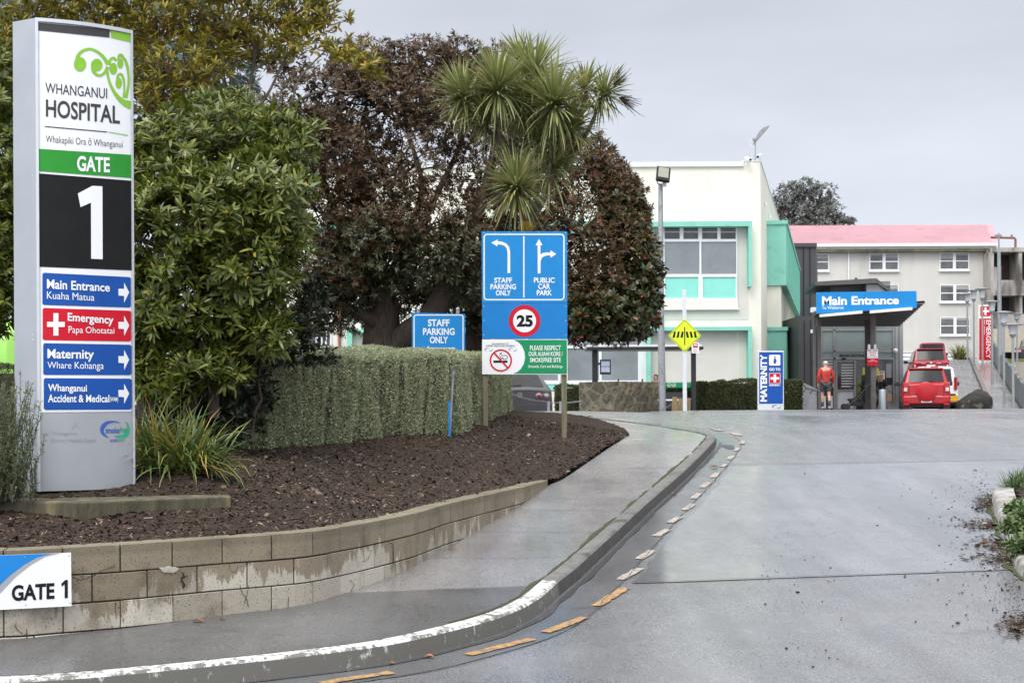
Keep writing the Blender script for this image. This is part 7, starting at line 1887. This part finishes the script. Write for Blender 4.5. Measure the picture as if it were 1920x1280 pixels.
# ------------------------------------------------------------------ vehicles
M_TYRE = pm("tyre_rubber", (.016, .016, .017), .8, var=.2, scale=20)
M_RIM = pm("wheel_rim", (.40, .41, .42), .35, .7)
M_CARG = pm("car_glass", (.014, .016, .018), .08, var=.5, scale=1.6, spec=.28)
M_TRIM = pm("car_trim", (.018, .018, .019), .5)
M_TAIL = pm("tail_light_red", (.42, .012, .015), .15, coat=.6)
M_TAILW = pm("tail_light_clear", (.55, .53, .52), .15, coat=.6)
M_PLATE = pm("number_plate", (.70, .70, .68), .4, var=.03)
def paint(name, c, rough=.3): return pm(name, c, rough, 0, var=.03, scale=2, coat=.25, spec=.35)
class Car:
    def __init__(s, name, label, loc, rz, paintm, w=.85, L=4.1, zb=.28, belt=1.0, roof=1.62, wt=.66, ry=.35, hood=1.0, ws=.62, wheel=.34, group=None):
        s.t = thing(name, loc, label, "car" if "car" in name or "hatch" in name else ("van" if "van" in name else "car"), group, rz)
        s.__dict__.update(dict(w=w, L=L, zb=zb, belt=belt, roof=roof, wt=wt, ry=ry, wheel=wheel, p=paintm))
        st = [(0, w * .93, zb + .06, belt - .10, belt - .02, w * .86), (.045, w * .985, zb, belt, belt + .03, w * .88), (.13, w, zb, belt, belt + .07, w * .87), (ry, w, zb, belt, roof - .015, wt), (ry + .5, w, zb, belt, roof, wt + .01),
              (L * .40, w, zb, belt, roof, wt + .01), (L * ws, w, zb, belt - .02, roof - .06, wt), (L * (ws + .13), w * .99, zb, belt - .04, hood + .06, w * .84), (L * .93, w * .96, zb, hood - .14, hood - .06, w * .8), (L, w * .86, zb + .08, hood - .3, hood - .22, w * .72)]
        rows = []
        for (y, ww, b, be, tp, wtt) in st:
            half = [(0, b), (ww * .9, b), (ww, b + .14), (ww * 1.0, b + (be - b) * .55), (ww * .965, be), (wtt, tp - min(.07, (tp - be) * .5)), (wtt * .84, tp), (wtt * .4, tp + .012), (0, tp + .015)]
            ring = half + [(-x, z) for x, z in half[-2:0:-1]]
            rows.append([(x, y, z) for x, z in ring])
        mb = MB(); mb.grid([r + [r[0]] for r in rows]); n = len(rows[0]); mb.add(rows[0], [tuple(range(n))]); mb.add(rows[-1], [tuple(range(n))])
        s.body = mb.build("body", paintm, s.t, local=True, smooth=32, bevel=.022, seg=2)
        s.n = Vector((0, -(roof - belt), ry - .13)).normalized()
        def R(u, v, lift=.012):      # point on the sloping rear screen: u across -1..1, v 0 bottom..1 top
            y = .13 + (ry - .13) * v; z = belt + .07 + (roof - .015 - belt - .07) * v; ww = w * .87 + (wt - w * .87) * v
            return Vector((u * ww, y, z)) + s.n * lift
        s.R = R
        rows = [[R(u, v, .014 - .01 * u * u) for u in np.linspace(-.86, .86, 9)] for v in np.linspace(.04, .86, 5)]
        mb = MB(); mb.grid(rows); s.glass = mb.build("rear_window", M_CARG, s.t, local=True, smooth=True)
        for sg in (-1, 1):
            for y0, y1, y0t, y1t in ((ry + .05, L * .36, ry + .12, L * .36), (L * .385, L * (ws + .07), L * .385, L * ws - .06)):
                zt = roof - .10; f = lambda z: (w * .965 + (wt - w * .965) * (z - belt) / (roof - .07 - belt)) + .008
                mb = MB(); mb.quad((sg * f(belt + .03), y0, belt + .03), (sg * f(belt + .03), y1, belt + .03), (sg * f(zt), y1t, zt), (sg * f(zt), y0t, zt)); mb.build("side_window", M_CARG, s.t, local=True)
            for y in (L * .2, L * .8):
                mb = MB(); mb.lathe([(wheel * .6, -.10), (wheel * .93, -.10), (wheel, -.06), (wheel, .06), (wheel * .93, .10), (wheel * .6, .10)], n=24); M = Matrix.Translation((sg * (w - .09), y, wheel)) @ Matrix.Rotation(PI / 2, 4, 'Y'); mb.v = [tuple(M @ Vector(v)) for v in mb.v]
                wh = mb.build("wheel", M_TYRE, s.t, local=True, smooth=40)
                mb = MB(); mb.lathe([(wheel * .62, 0), (wheel * .55, .07), (wheel * .1, .09)], n=16); M = Matrix.Translation((sg * (w - .085), y, wheel)) @ Matrix.Rotation(sg * PI / 2, 4, 'Y'); mb.v = [tuple(M @ Vector(v)) for v in mb.v]; mb.build("rim", M_RIM, wh, local=True, smooth=40)
            mb = MB(); mb.obox((sg * (w + .12), L * .60, belt + .06), (.20, .10, .15)); mb.obox((sg * (w + .0), L * .61, belt + .03), (.12, .05, .05)); mb.build("mirror", M_TRIM, s.t, local=True, bevel=.02)
        mb = MB(); mb.obox((0, L * .5, zb - .02), (w * 1.7, L * .92, .14)); mb.build("underbody", M_TRIM, s.t, local=True)
    def part(s, name, mat, c, size, rot=None, bevel=.012, par=None):
        mb = MB(); mb.obox(c, size, rot); return mb.build(name, mat, par or s.t, local=True, bevel=bevel)
    def lights(s, z0, z1, x, wd, split=True):
        for sg in (-1, 1):
            h = z1 - z0; l = s.part("tail_light", M_TAIL, (sg * x, .015, (z0 + z1) / 2), (wd, .14, h), Matrix.Rotation(sg * -.25, 3, 'Z'), .018)
            if split: s.part("lens", M_TAILW, (sg * x * .995, -.055 + .0, z0 + h * .30), (wd * .7, .02, h * .34), Matrix.Rotation(sg * -.25, 3, 'Z'), .008, l)
    def plate(s, z, text=None, w=.36, h=.125, y=-.03):
        p = s.part("number_plate", M_PLATE, (0, y, z), (w, .016, h), None, .004)
        if text: G2().text(text, (-w * .44, -h * .33, w * .44, h * .33), .03).put("lettering", Frame((0, y - .0085, z), (1, 0, 0), (0, 0, 1)), M_BLACK, p, .003, True)
    def wiper(s, x0=0, x1=.3):
        mb = MB(); mb.tube([tuple(s.R(x0, .05, .03)), tuple(s.R(x1, .10, .035))], .010, 5); mb.build("wiper", M_TRIM, s.t, local=True)
def gp(px, d, z=None): p = P(px, 754, d); return Vector((p.x, d, float(Gz(p.x, d)) if z is None else z))
# red off-roader with spare wheel cover
c = Car("red_car", "bright red compact off-roader with round red spare wheel cover on its tail door", gp(1737, 51.2), math.radians(-13.5), paint("red_paint", (.36, .004, .010)), w=.84, L=3.95, zb=.36, belt=1.08, roof=1.70, wt=.62, ry=.34, wheel=.35)
mb = MB(); mb.lathe([(.0, -.14), (.26, -.14), (.33, -.115), (.355, -.06), (.355, .06), (.31, .08), (.12, .10)], n=32); M = Matrix.Translation((.0, -.06, .83)) @ Matrix.Rotation(-PI / 2, 4, 'X'); mb.v = [tuple(M @ Vector((v[0], v[1], -v[2]))) for v in mb.v]
mb.build("spare_wheel_cover", paint("red_cover", (.40, .006, .012), .35), c.t, local=True, smooth=40)
c.lights(.80, 1.16, .725, .17); c.plate(.50, "JNY961", y=-.088)
M_GAP = pm("panel_gap", (.05, .004, .005), .7)
for sg in (-1, 1): c.part("panel_gap", M_GAP, (sg * .60, -.004, .86), (.014, .012, .46), None, .002)
c.part("panel_gap", M_GAP, (0, -.004, .655), (1.2, .012, .014), None, .002)
for sg in (-1, 1): c.part("wheel_arch", M_TRIM, (sg * .70, .28, .30), (.24, .5, .26), None, .04)
bmp = c.part("bumper", c.p, (0, -.015, .53), (1.64, .13, .30), None, .05)
for sg in (-1, 1): c.part("bumper_corner", c.p, (sg * .70, .0, .42), (.22, .16, .20), None, .04, bmp)
c.part("plate_recess", pm("recess_red", (.20, .008, .010), .4), (0, -.072, .52), (.56, .02, .19), None, .01)
for sg in (-1, 1): c.part("step_trim", M_TAILW, (sg * .40, -.083, .66), (.26, .012, .02), Matrix.Rotation(sg * .08, 3, 'Y'), .004)
c.part("spoiler", c.p, (0, .34, 1.665), (1.2, .22, .05), None, .02); mb = MB(); mb.cyl((0, .62, 1.69), (-.02, .68, 1.80), .012, n=6); mb.build("aerial", M_TRIM, c.t, local=True); c.wiper()
G2().rect(-.58, -.015, -.42, .012).put("badge", Frame((0, .035, 1.03), (1, 0, 0), (0, 0, 1)), M_TAILW, c.t, .012, True)
# white people mover with yellow skirt
c = Car("white_van", "white people carrier with tall red tail lights and yellow lower stripe behind the red off-roader", gp(1753, 57.2, float(rz(57.2))), math.radians(-14), paint("white_paint", (.72, .73, .74)), w=.90, L=4.9, zb=.30, belt=1.02, roof=1.76, wt=.72, ry=.32, hood=1.05, ws=.74, wheel=.34)
c.lights(.80, 1.32, .80, .12, False); c.plate(.62); c.part("high_stop_light", M_TAIL, (0, .30, 1.735), (.30, .05, .05), None, .01); c.wiper()
bmp = c.part("bumper", pm("yellow_vinyl", (.70, .36, .01), .35, coat=.4), (0, -.01, .47), (1.78, .14, .30), None, .05); c.part("bumper_trim", M_TRIM, (0, -.05, .62), (1.60, .12, .06), None, .02)
for sg in (-1, 1): c.part("yellow_stripe", MATS["yellow_vinyl"], (sg * .902, 2.2, .45), (.012, 3.4, .22), None, .004)
# red wagon higher on the ramp
c = Car("red_car", "darker red off-road wagon climbing the ramp ahead of the white people carrier", gp(1746, 68.5, float(rz(68.5))), math.radians(-11.5), paint("dark_red_paint", (.27, .008, .022)), w=.87, L=4.4, zb=.33, belt=1.0, roof=1.64, wt=.68, ry=.40, wheel=.35)
c.lights(.72, 1.0, .76, .12); c.plate(.80, w=.40); c.part("chrome_strip", M_TAILW, (-.36, -.03, .93), (.22, .02, .03)); c.part("chrome_strip", M_TAILW, (.36, -.03, .93), (.22, .02, .03)); c.part("spoiler", c.p, (0, .40, 1.63), (1.25, .25, .05), None, .02); c.wiper(); c.part("bumper", c.p, (0, -.01, .50), (1.70, .12, .26), None, .05)
mb = MB(); mb.ball((0, -.04, .95), (.06, .02, .05), 10, 6); mb.build("badge", M_TAILW, c.t, local=True)
c = Car("red_van", "small dark red van at the very top of the ramp, only its tail window showing", gp(1749, 86, Z(642, 86, 1749) - 1.72), math.radians(-14), paint("wine_paint", (.24, .008, .016)), w=.80, L=3.8, zb=.3, belt=1.0, roof=1.72, wt=.70, ry=.22, wheel=.32)
c.lights(.75, 1.1, .74, .10); c.plate(.6)
# grey hatchback
c = Car("grey_hatchback", "dark grey hatchback parked behind the bark bed, half hidden by the big sign", gp(974, 36.0), math.radians(9), paint("grey_metallic", (.085, .08, .084), .28), w=.875, L=4.4, zb=.25, belt=.98, roof=1.45, wt=.64, ry=.62, wheel=.33)
c.wiper(-.3, .1); c.plate(.42, y=-.05); bmp = c.part("bumper", c.p, (0, -.005, .50), (1.70, .13, .26), None, .05)
for sg in (-1, 1):
    for x, m in ((.50, M_TAIL), (.69, M_TAILW)):
        mb = MB(); mb.ball((sg * x, .0 if x < .6 else .03, .83), (.105, .07, .085), 14, 8); l = mb.build("tail_light", pm("smoked_lens", (.28, .20, .20), .12, coat=.8), c.t, local=True, smooth=True)
        mb = MB(); mb.ball((sg * x, -.045 if x < .6 else -.015, .83), (.055, .04, .045), 12, 6); mb.build("lamp", m, l, local=True, smooth=True)
    c.part("reflector", M_TAIL, (sg * .62, -.075, .42), (.20, .012, .035), None, .004)
fm = Frame((0, -.035, .86), (1, 0, 0), (0, 0, 1))
g = G2().ring(0, 0, .050, .062, 24); a = spline([(-.052, -.02), (-.03, -.018), (0, .022), (.03, -.018), (.052, -.02)], .006); g.stroke([tuple(p) for p in a], .012); g.put("badge", fm, M_TAILW, c.t, .012, True)
mb = MB(); mb.tube([tuple(c.R(-.8, .995, .02)), tuple(c.R(.8, .995, .02))], .022, 6); mb.build("spoiler", c.p, c.t, local=True)
# lime van at the left edge, side on
c = Car("lime_van", "lime green van at the far left edge, glimpsed between the shrubs and the pylon", (X(78, 24), 24.0, Z(800, 24, 0) - .25), math.radians(90), paint("lime_paint", (.30, .62, .10), .35), w=.95, L=4.9, zb=.3, belt=1.82, roof=2.02, wt=.80, ry=.25, wheel=.34, hood=1.3)
c.lights(.9, 1.3, .85, .1)
for sg in (-1, 1): c.part("rub_strip", M_TRIM, (sg * .955, 2.4, .98), (.02, 4.0, .06), None, .008)
c = Car("black_car", "black car parked above the concrete wall at the far right edge", gp(1938, 88, Z(683, 88, 1930)), math.radians(-20), paint("black_paint", (.014, .015, .018)), w=.87, L=4.4, zb=.3, belt=1.0, roof=1.6, wt=.68, ry=.35)
c.lights(.75, 1.05, .77, .12); c.plate(.6)
# ------------------------------------------------------------------ people
def skin_mesh(name, nodes, edges, root, mat, parent, sub=2):
    """continuous surface grown over a skeleton of joints {key: (x, y, z, r)}"""
    keys = list(nodes); idx = {k: i for i, k in enumerate(keys)}
    me = bpy.data.meshes.new(name); me.from_pydata([nodes[k][:3] for k in keys], [(idx[a], idx[b]) for a, b in edges], [])
    ob = bpy.data.objects.new(name, me); COL.objects.link(ob)
    ob.modifiers.new("skin", 'SKIN').use_smooth_shade = True
    s_ = ob.modifiers.new("sub", 'SUBSURF'); s_.levels = s_.render_levels = sub
    for i, k in enumerate(keys):
        r = nodes[k][3]; sv = me.skin_vertices[0].data[i]; sv.radius = r if isinstance(r, tuple) else (r, r); sv.use_root = (k == root); sv.use_loose = False
    dg = bpy.context.evaluated_depsgraph_get(); dg.update()
    m2 = bpy.data.meshes.new_from_object(ob.evaluated_get(dg)); m2.name = name
    bpy.data.objects.remove(ob); bpy.data.meshes.remove(me)
    m2.materials.clear(); m2.materials.append(mat)
    m2.polygons.foreach_set("use_smooth", np.ones(len(m2.polygons), bool))
    return link_mesh(name, m2, parent, True)
M_SKIN = pm("skin", (.50, .27, .20), .55, var=.08, scale=12); M_SKIN2 = pm("skin_pale", (.52, .31, .24), .55, var=.08, scale=12)
def figure(t, J, skin, female=False):
    """body over joints J: pelvis spine chest neck head crown, then shoulder/elbow/wrist/hand and hip/knee/ankle/toe for sides l and r"""
    k = .88 if female else 1.0
    R_ = dict(pelvis=.13 * k, spine=.115 * k, chest=.135 * k, neck=.052 * k, head=.075, crown=.078, shoulder=.058 * k, elbow=.042 * k, wrist=.028 * k, palm=.034 * k, hip=.088 * k, knee=.058 * k, calf=.058 * k, ankle=.038 * k, toe=.034)
    N = {}; E = []
    def add(key, p, r): N[key] = (*p, r)
    for q in ("pelvis", "spine", "chest", "neck", "head", "crown"): add(q, J[q], R_[q])
    E += [("pelvis", "spine"), ("spine", "chest"), ("chest", "neck"), ("neck", "head"), ("head", "crown")]
    f = Vector(J["face"]); hd = Vector(J["head"]); rt = f.cross(Vector((0, 0, 1))).normalized()
    add("nose", hd + f * .098 + Vector((0, 0, .005)), .014); E.append(("head", "nose")); add("chin", hd + f * .055 - Vector((0, 0, .065)), .032); E.append(("head", "chin"))
    for sg in (-1, 1): add("ear%d" % sg, hd + rt * sg * .085 + Vector((0, 0, .01)), .018); E.append(("head", "ear%d" % sg))
    for sd in ("l", "r"):
        sgn = -1 if sd == "l" else 1
        for a, b in (("shoulder", "elbow"), ("elbow", "wrist"), ("hip", "knee"), ("ankle", "toe")): E.append((a + sd, b + sd))
        E += [("chest", "shoulder" + sd), ("pelvis", "hip" + sd), ("wrist" + sd, "palm" + sd)]
        for q in ("shoulder", "elbow", "wrist", "hip", "knee", "ankle", "toe"): add(q + sd, J[q + sd], R_[q])
        kn, an = Vector(J["knee" + sd]), Vector(J["ankle" + sd]); add("calf" + sd, kn.lerp(an, .32) - f * .02, R_["calf"]); E += [("knee" + sd, "calf" + sd), ("calf" + sd, "ankle" + sd)]
        w_ = Vector(J["wrist" + sd]); dr_ = (w_ - Vector(J["elbow" + sd])).normalized()
        if "hand" + sd in J: dr_ = Vector(J["hand" + sd]).normalized()
        pa = w_ + dr_ * .055; add("palm" + sd, pa, R_["palm"])
        side = f - dr_ * f.dot(dr_); side = side.normalized() if side.length > .1 else rt; nrm_ = dr_.cross(side)
        for i, ln in enumerate((.075, .085, .080, .062)):
            o = side * (.030 - .020 * i); a = pa + dr_ * .045 + o; b = a + dr_ * ln * .55 + nrm_ * .006 * -sgn; c_ = b + dr_ * ln * .4 + nrm_ * .02 * -sgn
            add("f%d%sa" % (i, sd), a, .010); add("f%d%sb" % (i, sd), b, .0085); add("f%d%sc" % (i, sd), c_, .007); E += [("palm" + sd, "f%d%sa" % (i, sd)), ("f%d%sa" % (i, sd), "f%d%sb" % (i, sd)), ("f%d%sb" % (i, sd), "f%d%sc" % (i, sd))]
        th = pa + side * .045 + dr_ * .0; add("t%sa" % sd, th, .012); add("t%sb" % sd, th + side * .015 + dr_ * .045, .009); E += [("palm" + sd, "t%sa" % sd), ("t%sa" % sd, "t%sb" % sd)]
    body = skin_mesh("body", N, E, "pelvis", skin, t)
    up = Vector((0, 0, 1))
    for sg in (-1, 1):
        mb = MB(); mb.ball(hd + f * .078 + rt * sg * .032 + up * .032, .011, 8, 6); mb.build("eye", M_BLACK, body, local=True, smooth=True)
    mb = MB(); mb.ball(hd + f * .078 - up * .045, (.024, .012, .007), 8, 6); mb.build("mouth", pm("lips", (.35, .10, .09), .5), body, local=True, smooth=True)
    return N, E
def garment(name, N, E, keys, grow, mat, t, root, over=None, extra=None):
    n = {}
    for k in keys:
        v = N[k]; g = (over or {}).get(k, grow); n[k] = (v[0], v[1], v[2], v[3] + g)
    ed = [(a, b) for a, b in E if a in n and b in n]
    for (a, b, t_, nm, r) in (extra or []):
        p = Vector(N[a][:3]).lerp(Vector(N[b][:3]), t_); n[nm] = (p.x, p.y, p.z, r); ed.append((a, nm))
    return skin_mesh(name, n, ed, root, mat, t)
def shoe(t, J, sd, f, mat, L=.27):
    a = Vector(J["ankle" + sd]); r = f.cross(Vector((0, 0, 1))); mb = MB(); rows = []
    tip = Vector(J["toe" + sd]); dr_ = (tip - a); up = Vector((0, 0, 1)); dr_.z = 0; dr_.normalize(); z0 = min(tip.z, a.z) - .045
    for q, w_, h in ((-.08, .030, .07), (-.05, .042, .10), (0, .045, .11), (.07, .050, .085), (.13, .046, .06), (.17, .028, .045)):
        c_ = a + dr_ * q; rows.append([(c_.x + r.x * w_ * math.cos(k * PI / 4), c_.y + r.y * w_ * math.cos(k * PI / 4), z0 + h * (.5 + .5 * math.sin(k * PI / 4))) for k in range(8)])
    mb.grid([q + [q[0]] for q in rows]); mb.add(rows[0], [tuple(range(8))]); mb.add(rows[-1], [tuple(range(8))]); mb.build("shoe", mat, t, local=True, smooth=True)
TORSO = ["pelvis", "spine", "chest"]; ARMS = ["shoulderl", "elbowl", "wristl", "shoulderr", "elbowr", "wristr"]
def stand(h=1.0, step=.0, f=1, lean=0):
    J = dict(pelvis=(0, 0, .96), spine=(0, .01, 1.12), chest=(0, 0 + lean, 1.34), neck=(0, .01 + lean, 1.49), head=(0, .03 + lean, 1.60), crown=(0, .012 + lean, 1.68), face=(0, 1, 0))
    for sd, s in (("l", -1), ("r", 1)):
        J["shoulder" + sd] = (s * .185, lean, 1.42); J["elbow" + sd] = (s * .265, -.04 + s * step * .3, 1.15); J["wrist" + sd] = (s * .275, .05 + s * step * .5, .91)
        J["hip" + sd] = (s * .095, 0, .90); J["knee" + sd] = (s * .105, .03 - s * step * .55, .50); J["ankle" + sd] = (s * .10, -.02 - s * step, .09 + max(0, s * step) * .25); J["toe" + sd] = (s * .115, .12 - s * step, .045)
    return {k: (tuple(v) if k == "face" else tuple(x * h for x in v)) for k, v in J.items()}
# man in the red jersey, walking away
t = thing("person", gp(1548.5, 50.6) + Vector((0, 0, .05)), "white-haired man in red jersey and dark grey shorts walking away towards the entrance", "person", rz=-.05)
J = stand(1.0, .13); N, E = figure(t, J, M_SKIN)
M_JERSEY = pm("red_jersey", (.40, .030, .022), .85, var=.15, scale=14, bump=.3, bscale=50); M_SHORT = pm("grey_shorts", (.050, .050, .056), .85, var=.2, scale=12)
garment("jersey", N, E, TORSO + ARMS, .022, M_JERSEY, t, "spine", dict(chest=.030, spine=.040, pelvis=.030, shoulderl=.016, shoulderr=.016))
garment("shorts", N, E, ["pelvis", "hipl", "hipr"], .022, M_SHORT, t, "pelvis", None, [("hipl", "kneel", .5, "ml", .095), ("hipr", "kneer", .5, "mr", .095)] ) if False else None
n = {"pelvis": (0, 0, .97, .145), "hipl": (-.092, 0, .88, .112), "hipr": (.092, 0, .88, .112)}; kl, kr = Vector(J["kneel"]), Vector(J["kneer"]); hl_, hr_ = Vector(J["hipl"]), Vector(J["hipr"])
pl_, pr_ = hl_.lerp(kl, .78), hr_.lerp(kr, .78); n["ml"] = (*pl_, .094); n["mr"] = (*pr_, .094)
skin_mesh("shorts", n, [("pelvis", "hipl"), ("pelvis", "hipr"), ("hipl", "ml"), ("hipr", "mr")], "pelvis", M_SHORT, t)
for sd in "lr":
    a, k = Vector(J["ankle" + sd]), Vector(J["knee" + sd]); mb = MB(); q = a.lerp(k, .45); mb.tube([tuple(a), tuple(a.lerp(q, .5)), tuple(q)], [.046, .052, .060], 12); mb.build("sock", M_SHORT, t, local=True, smooth=True)
    shoe(t, J, sd, Vector((0, 1, 0)), pm("grey_shoe", (.22, .22, .23), .6, var=.4, scale=30))
mb = MB(); hd = Vector(J["head"]); mb.ball(hd + Vector((0, -.022, .035)), (.083, .085, .075), 16, 10); mb.build("hair", pm("white_hair", (.52, .46, .43), .8, var=.15, scale=40), t, local=True, smooth=True)
# woman in black with a fair ponytail at the doors
t = thing("person", gp(1652.5, 58.6), "fair ponytailed woman in black seen from behind beside the steel bollard at the entrance glass", "person", rz=-.9)
J = stand(.955, .05); J["elbowr"] = (.24, .05, 1.10); J["wristr"] = (.20, .26, .98); N, E = figure(t, J, M_SKIN2, True)
M_BLKC = pm("black_cloth", (.014, .014, .017), .85, var=.3, scale=14)
garment("top", N, E, TORSO + ["shoulderl", "elbowl", "wristl", "shoulderr", "elbowr"], .022, M_BLKC, t, "spine")
garment("trousers", N, E, ["pelvis", "hipl", "kneel", "calfl", "anklel", "hipr", "kneer", "calfr", "ankler"], .018, M_BLKC, t, "pelvis")
for sd in "lr": shoe(t, J, sd, Vector((0, 1, 0)), M_BLKC)
M_FAIR = pm("fair_hair", (.36, .23, .11), .7, var=.3, scale=40); hd = Vector(J["head"]); mb = MB(); mb.ball(hd + Vector((0, -.02, .03)), (.090, .092, .092), 16, 10); mb.tube([tuple(hd + Vector(v)) for v in ((0, -.09, .06), (0, -.15, .02), (0, -.15, -.10), (0, -.12, -.22))], [.03, .042, .038, .012], 10); mb.build("hair", M_FAIR, t, local=True, smooth=True)
bg = thing("handbag", gp(1666.5, 58.4) + Vector((0, 0, .62)), "tan shoulder bag hanging to the right of the woman at the entrance", "bag")
mb = MB(); mb.obox((0, 0, 0), (.26, .14, .34)); mb.build("pouch", pm("tan_leather", (.36, .20, .13), .6, var=.15), bg, local=True, bevel=.05); mb = MB(); mb.tube([(-.10, 0, .15), (-.14, 0, .34), (-.26, 0, .44)], .012, 6); mb.build("strap", MATS["tan_leather"], bg, local=True)
# woman seated on the shelter bench
t = thing("person", gp(1230, 50.25), "dark-haired woman in black sitting on the shelter bench, half behind the lamp post", "person", rz=2.3)
J = dict(pelvis=(0, -.05, .55), spine=(0, -.06, .72), chest=(0, -.03, .93), neck=(0, 0, 1.08), head=(0, .03, 1.19), crown=(0, .01, 1.27), face=(0, .97, -.2))
for sd, s in (("l", -1), ("r", 1)):
    J["shoulder" + sd] = (s * .165, -.02, 1.01); J["elbow" + sd] = (s * .22, .05, .76); J["wrist" + sd] = (s * .09, .27, .66); J["hand" + sd] = (-s * .5, .8, -.1); J["hip" + sd] = (s * .09, .0, .53); J["knee" + sd] = (s * .10, .40, .53); J["ankle" + sd] = (s * .10, .42, .10); J["toe" + sd] = (s * .11, .55, .05)
N, E = figure(t, J, M_SKIN2, True); garment("top", N, E, TORSO + ARMS[:2] + ARMS[3:5], .020, M_BLKC, t, "spine"); garment("trousers", N, E, ["pelvis", "hipl", "kneel", "calfl", "anklel", "hipr", "kneer", "calfr", "ankler"], .016, M_BLKC, t, "pelvis")
for sd in "lr": shoe(t, J, sd, Vector((0, 1, 0)), M_BLKC)
hd = Vector(J["head"]); mb = MB(); mb.ball(hd + Vector((0, -.025, .035)), (.088, .088, .085), 16, 10); mb.ball(hd + Vector((0, -.06, -.03)), (.07, .05, .09), 12, 8); mb.build("hair", pm("auburn_hair", (.055, .022, .014), .6, var=.3, scale=40), t, local=True, smooth=True)
# worker in orange beyond the fence
pz_ = Z(684, 71, 1900) - 1.74
t = thing("person", (X(1900, 71), 71, pz_), "worker in orange vest and lime helmet behind the ramp fence at the right", "person", rz=.4)
J = stand(1.0, .0); N, E = figure(t, J, M_SKIN); M_HIV = pm("hi_vis_orange", (.75, .10, .02), .7, var=.1)
garment("vest", N, E, TORSO + ["shoulderl", "shoulderr"], .03, M_HIV, t, "spine"); garment("trousers", N, E, ["pelvis", "hipl", "kneel", "calfl", "anklel", "hipr", "kneer", "calfr", "ankler"], .018, M_SHORT, t, "pelvis")
for sd in "lr": shoe(t, J, sd, Vector((0, 1, 0)), M_BLKC)
hd = Vector(J["head"]); mb = MB(); mb.lathe([(.15, .055), (.145, .07), (.115, .08), (.11, .13), (.07, .175), (.0, .185)], hd, 16); mb.build("helmet", pm("lime_helmet", (.45, .70, .05), .4), t, local=True, smooth=40)
# pushchair by the canopy post
M_PRAM = pm("pram_fabric", (.012, .012, .014), .8, var=.2)
pr = thing("pushchair", gp(1606, 53.6), "black folding pushchair with hood, half hidden behind the canopy post", "pushchair", rz=PI / 2)
mb = MB(); rows = []
for i in range(8):
    a = math.radians(20 + i * 20); rows.append([(x, -.02 + .30 * math.cos(a), .70 + .26 * math.sin(a)) for x in (-.22, -.12, 0, .12, .22)])
mb.grid(rows); o = mb.build("hood", M_PRAM, pr, local=True, smooth=True); mm = o.modifiers.new("thick", 'SOLIDIFY'); mm.thickness = .015
mb = MB(); mb.extr([(-.2, -.22, .62), (-.2, -.14, .36), (-.2, .22, .32), (-.2, .34, .42), (-.2, .22, .44), (-.2, -.06, .48), (-.2, -.14, .66)], (.4, 0, 0)); mb.build("seat", M_PRAM, pr, local=True, bevel=.02)
mb = MB()
for x in (-.22, .22): mb.tube([(x, .42, .14), (x, .05, .42), (x, -.42, .98)], .013, 6); mb.tube([(x, -.32, .14), (x, -.02, .5)], .013, 6)
mb.tube([(-.22, -.42, .98), (.22, -.42, .98)], .016, 6); mb.build("frame", M_TRIM, pr, local=True)
mb = MB(); mb.obox((0, .02, .24), (.36, .42, .16)); mb.build("basket", M_PRAM, pr, local=True, bevel=.02)
for x in (-.24, .24):
    for y in (.42, -.32):
        mb = MB(); mb.lathe([(.085, -.02), (.125, -.02), (.125, .02), (.085, .02)], n=18); M = Matrix.Translation((x, y, .125)) @ Matrix.Rotation(PI / 2, 4, 'Y'); mb.v = [tuple(M @ Vector(v)) for v in mb.v]; mb.build("wheel", M_TYRE, pr, local=True, smooth=40)
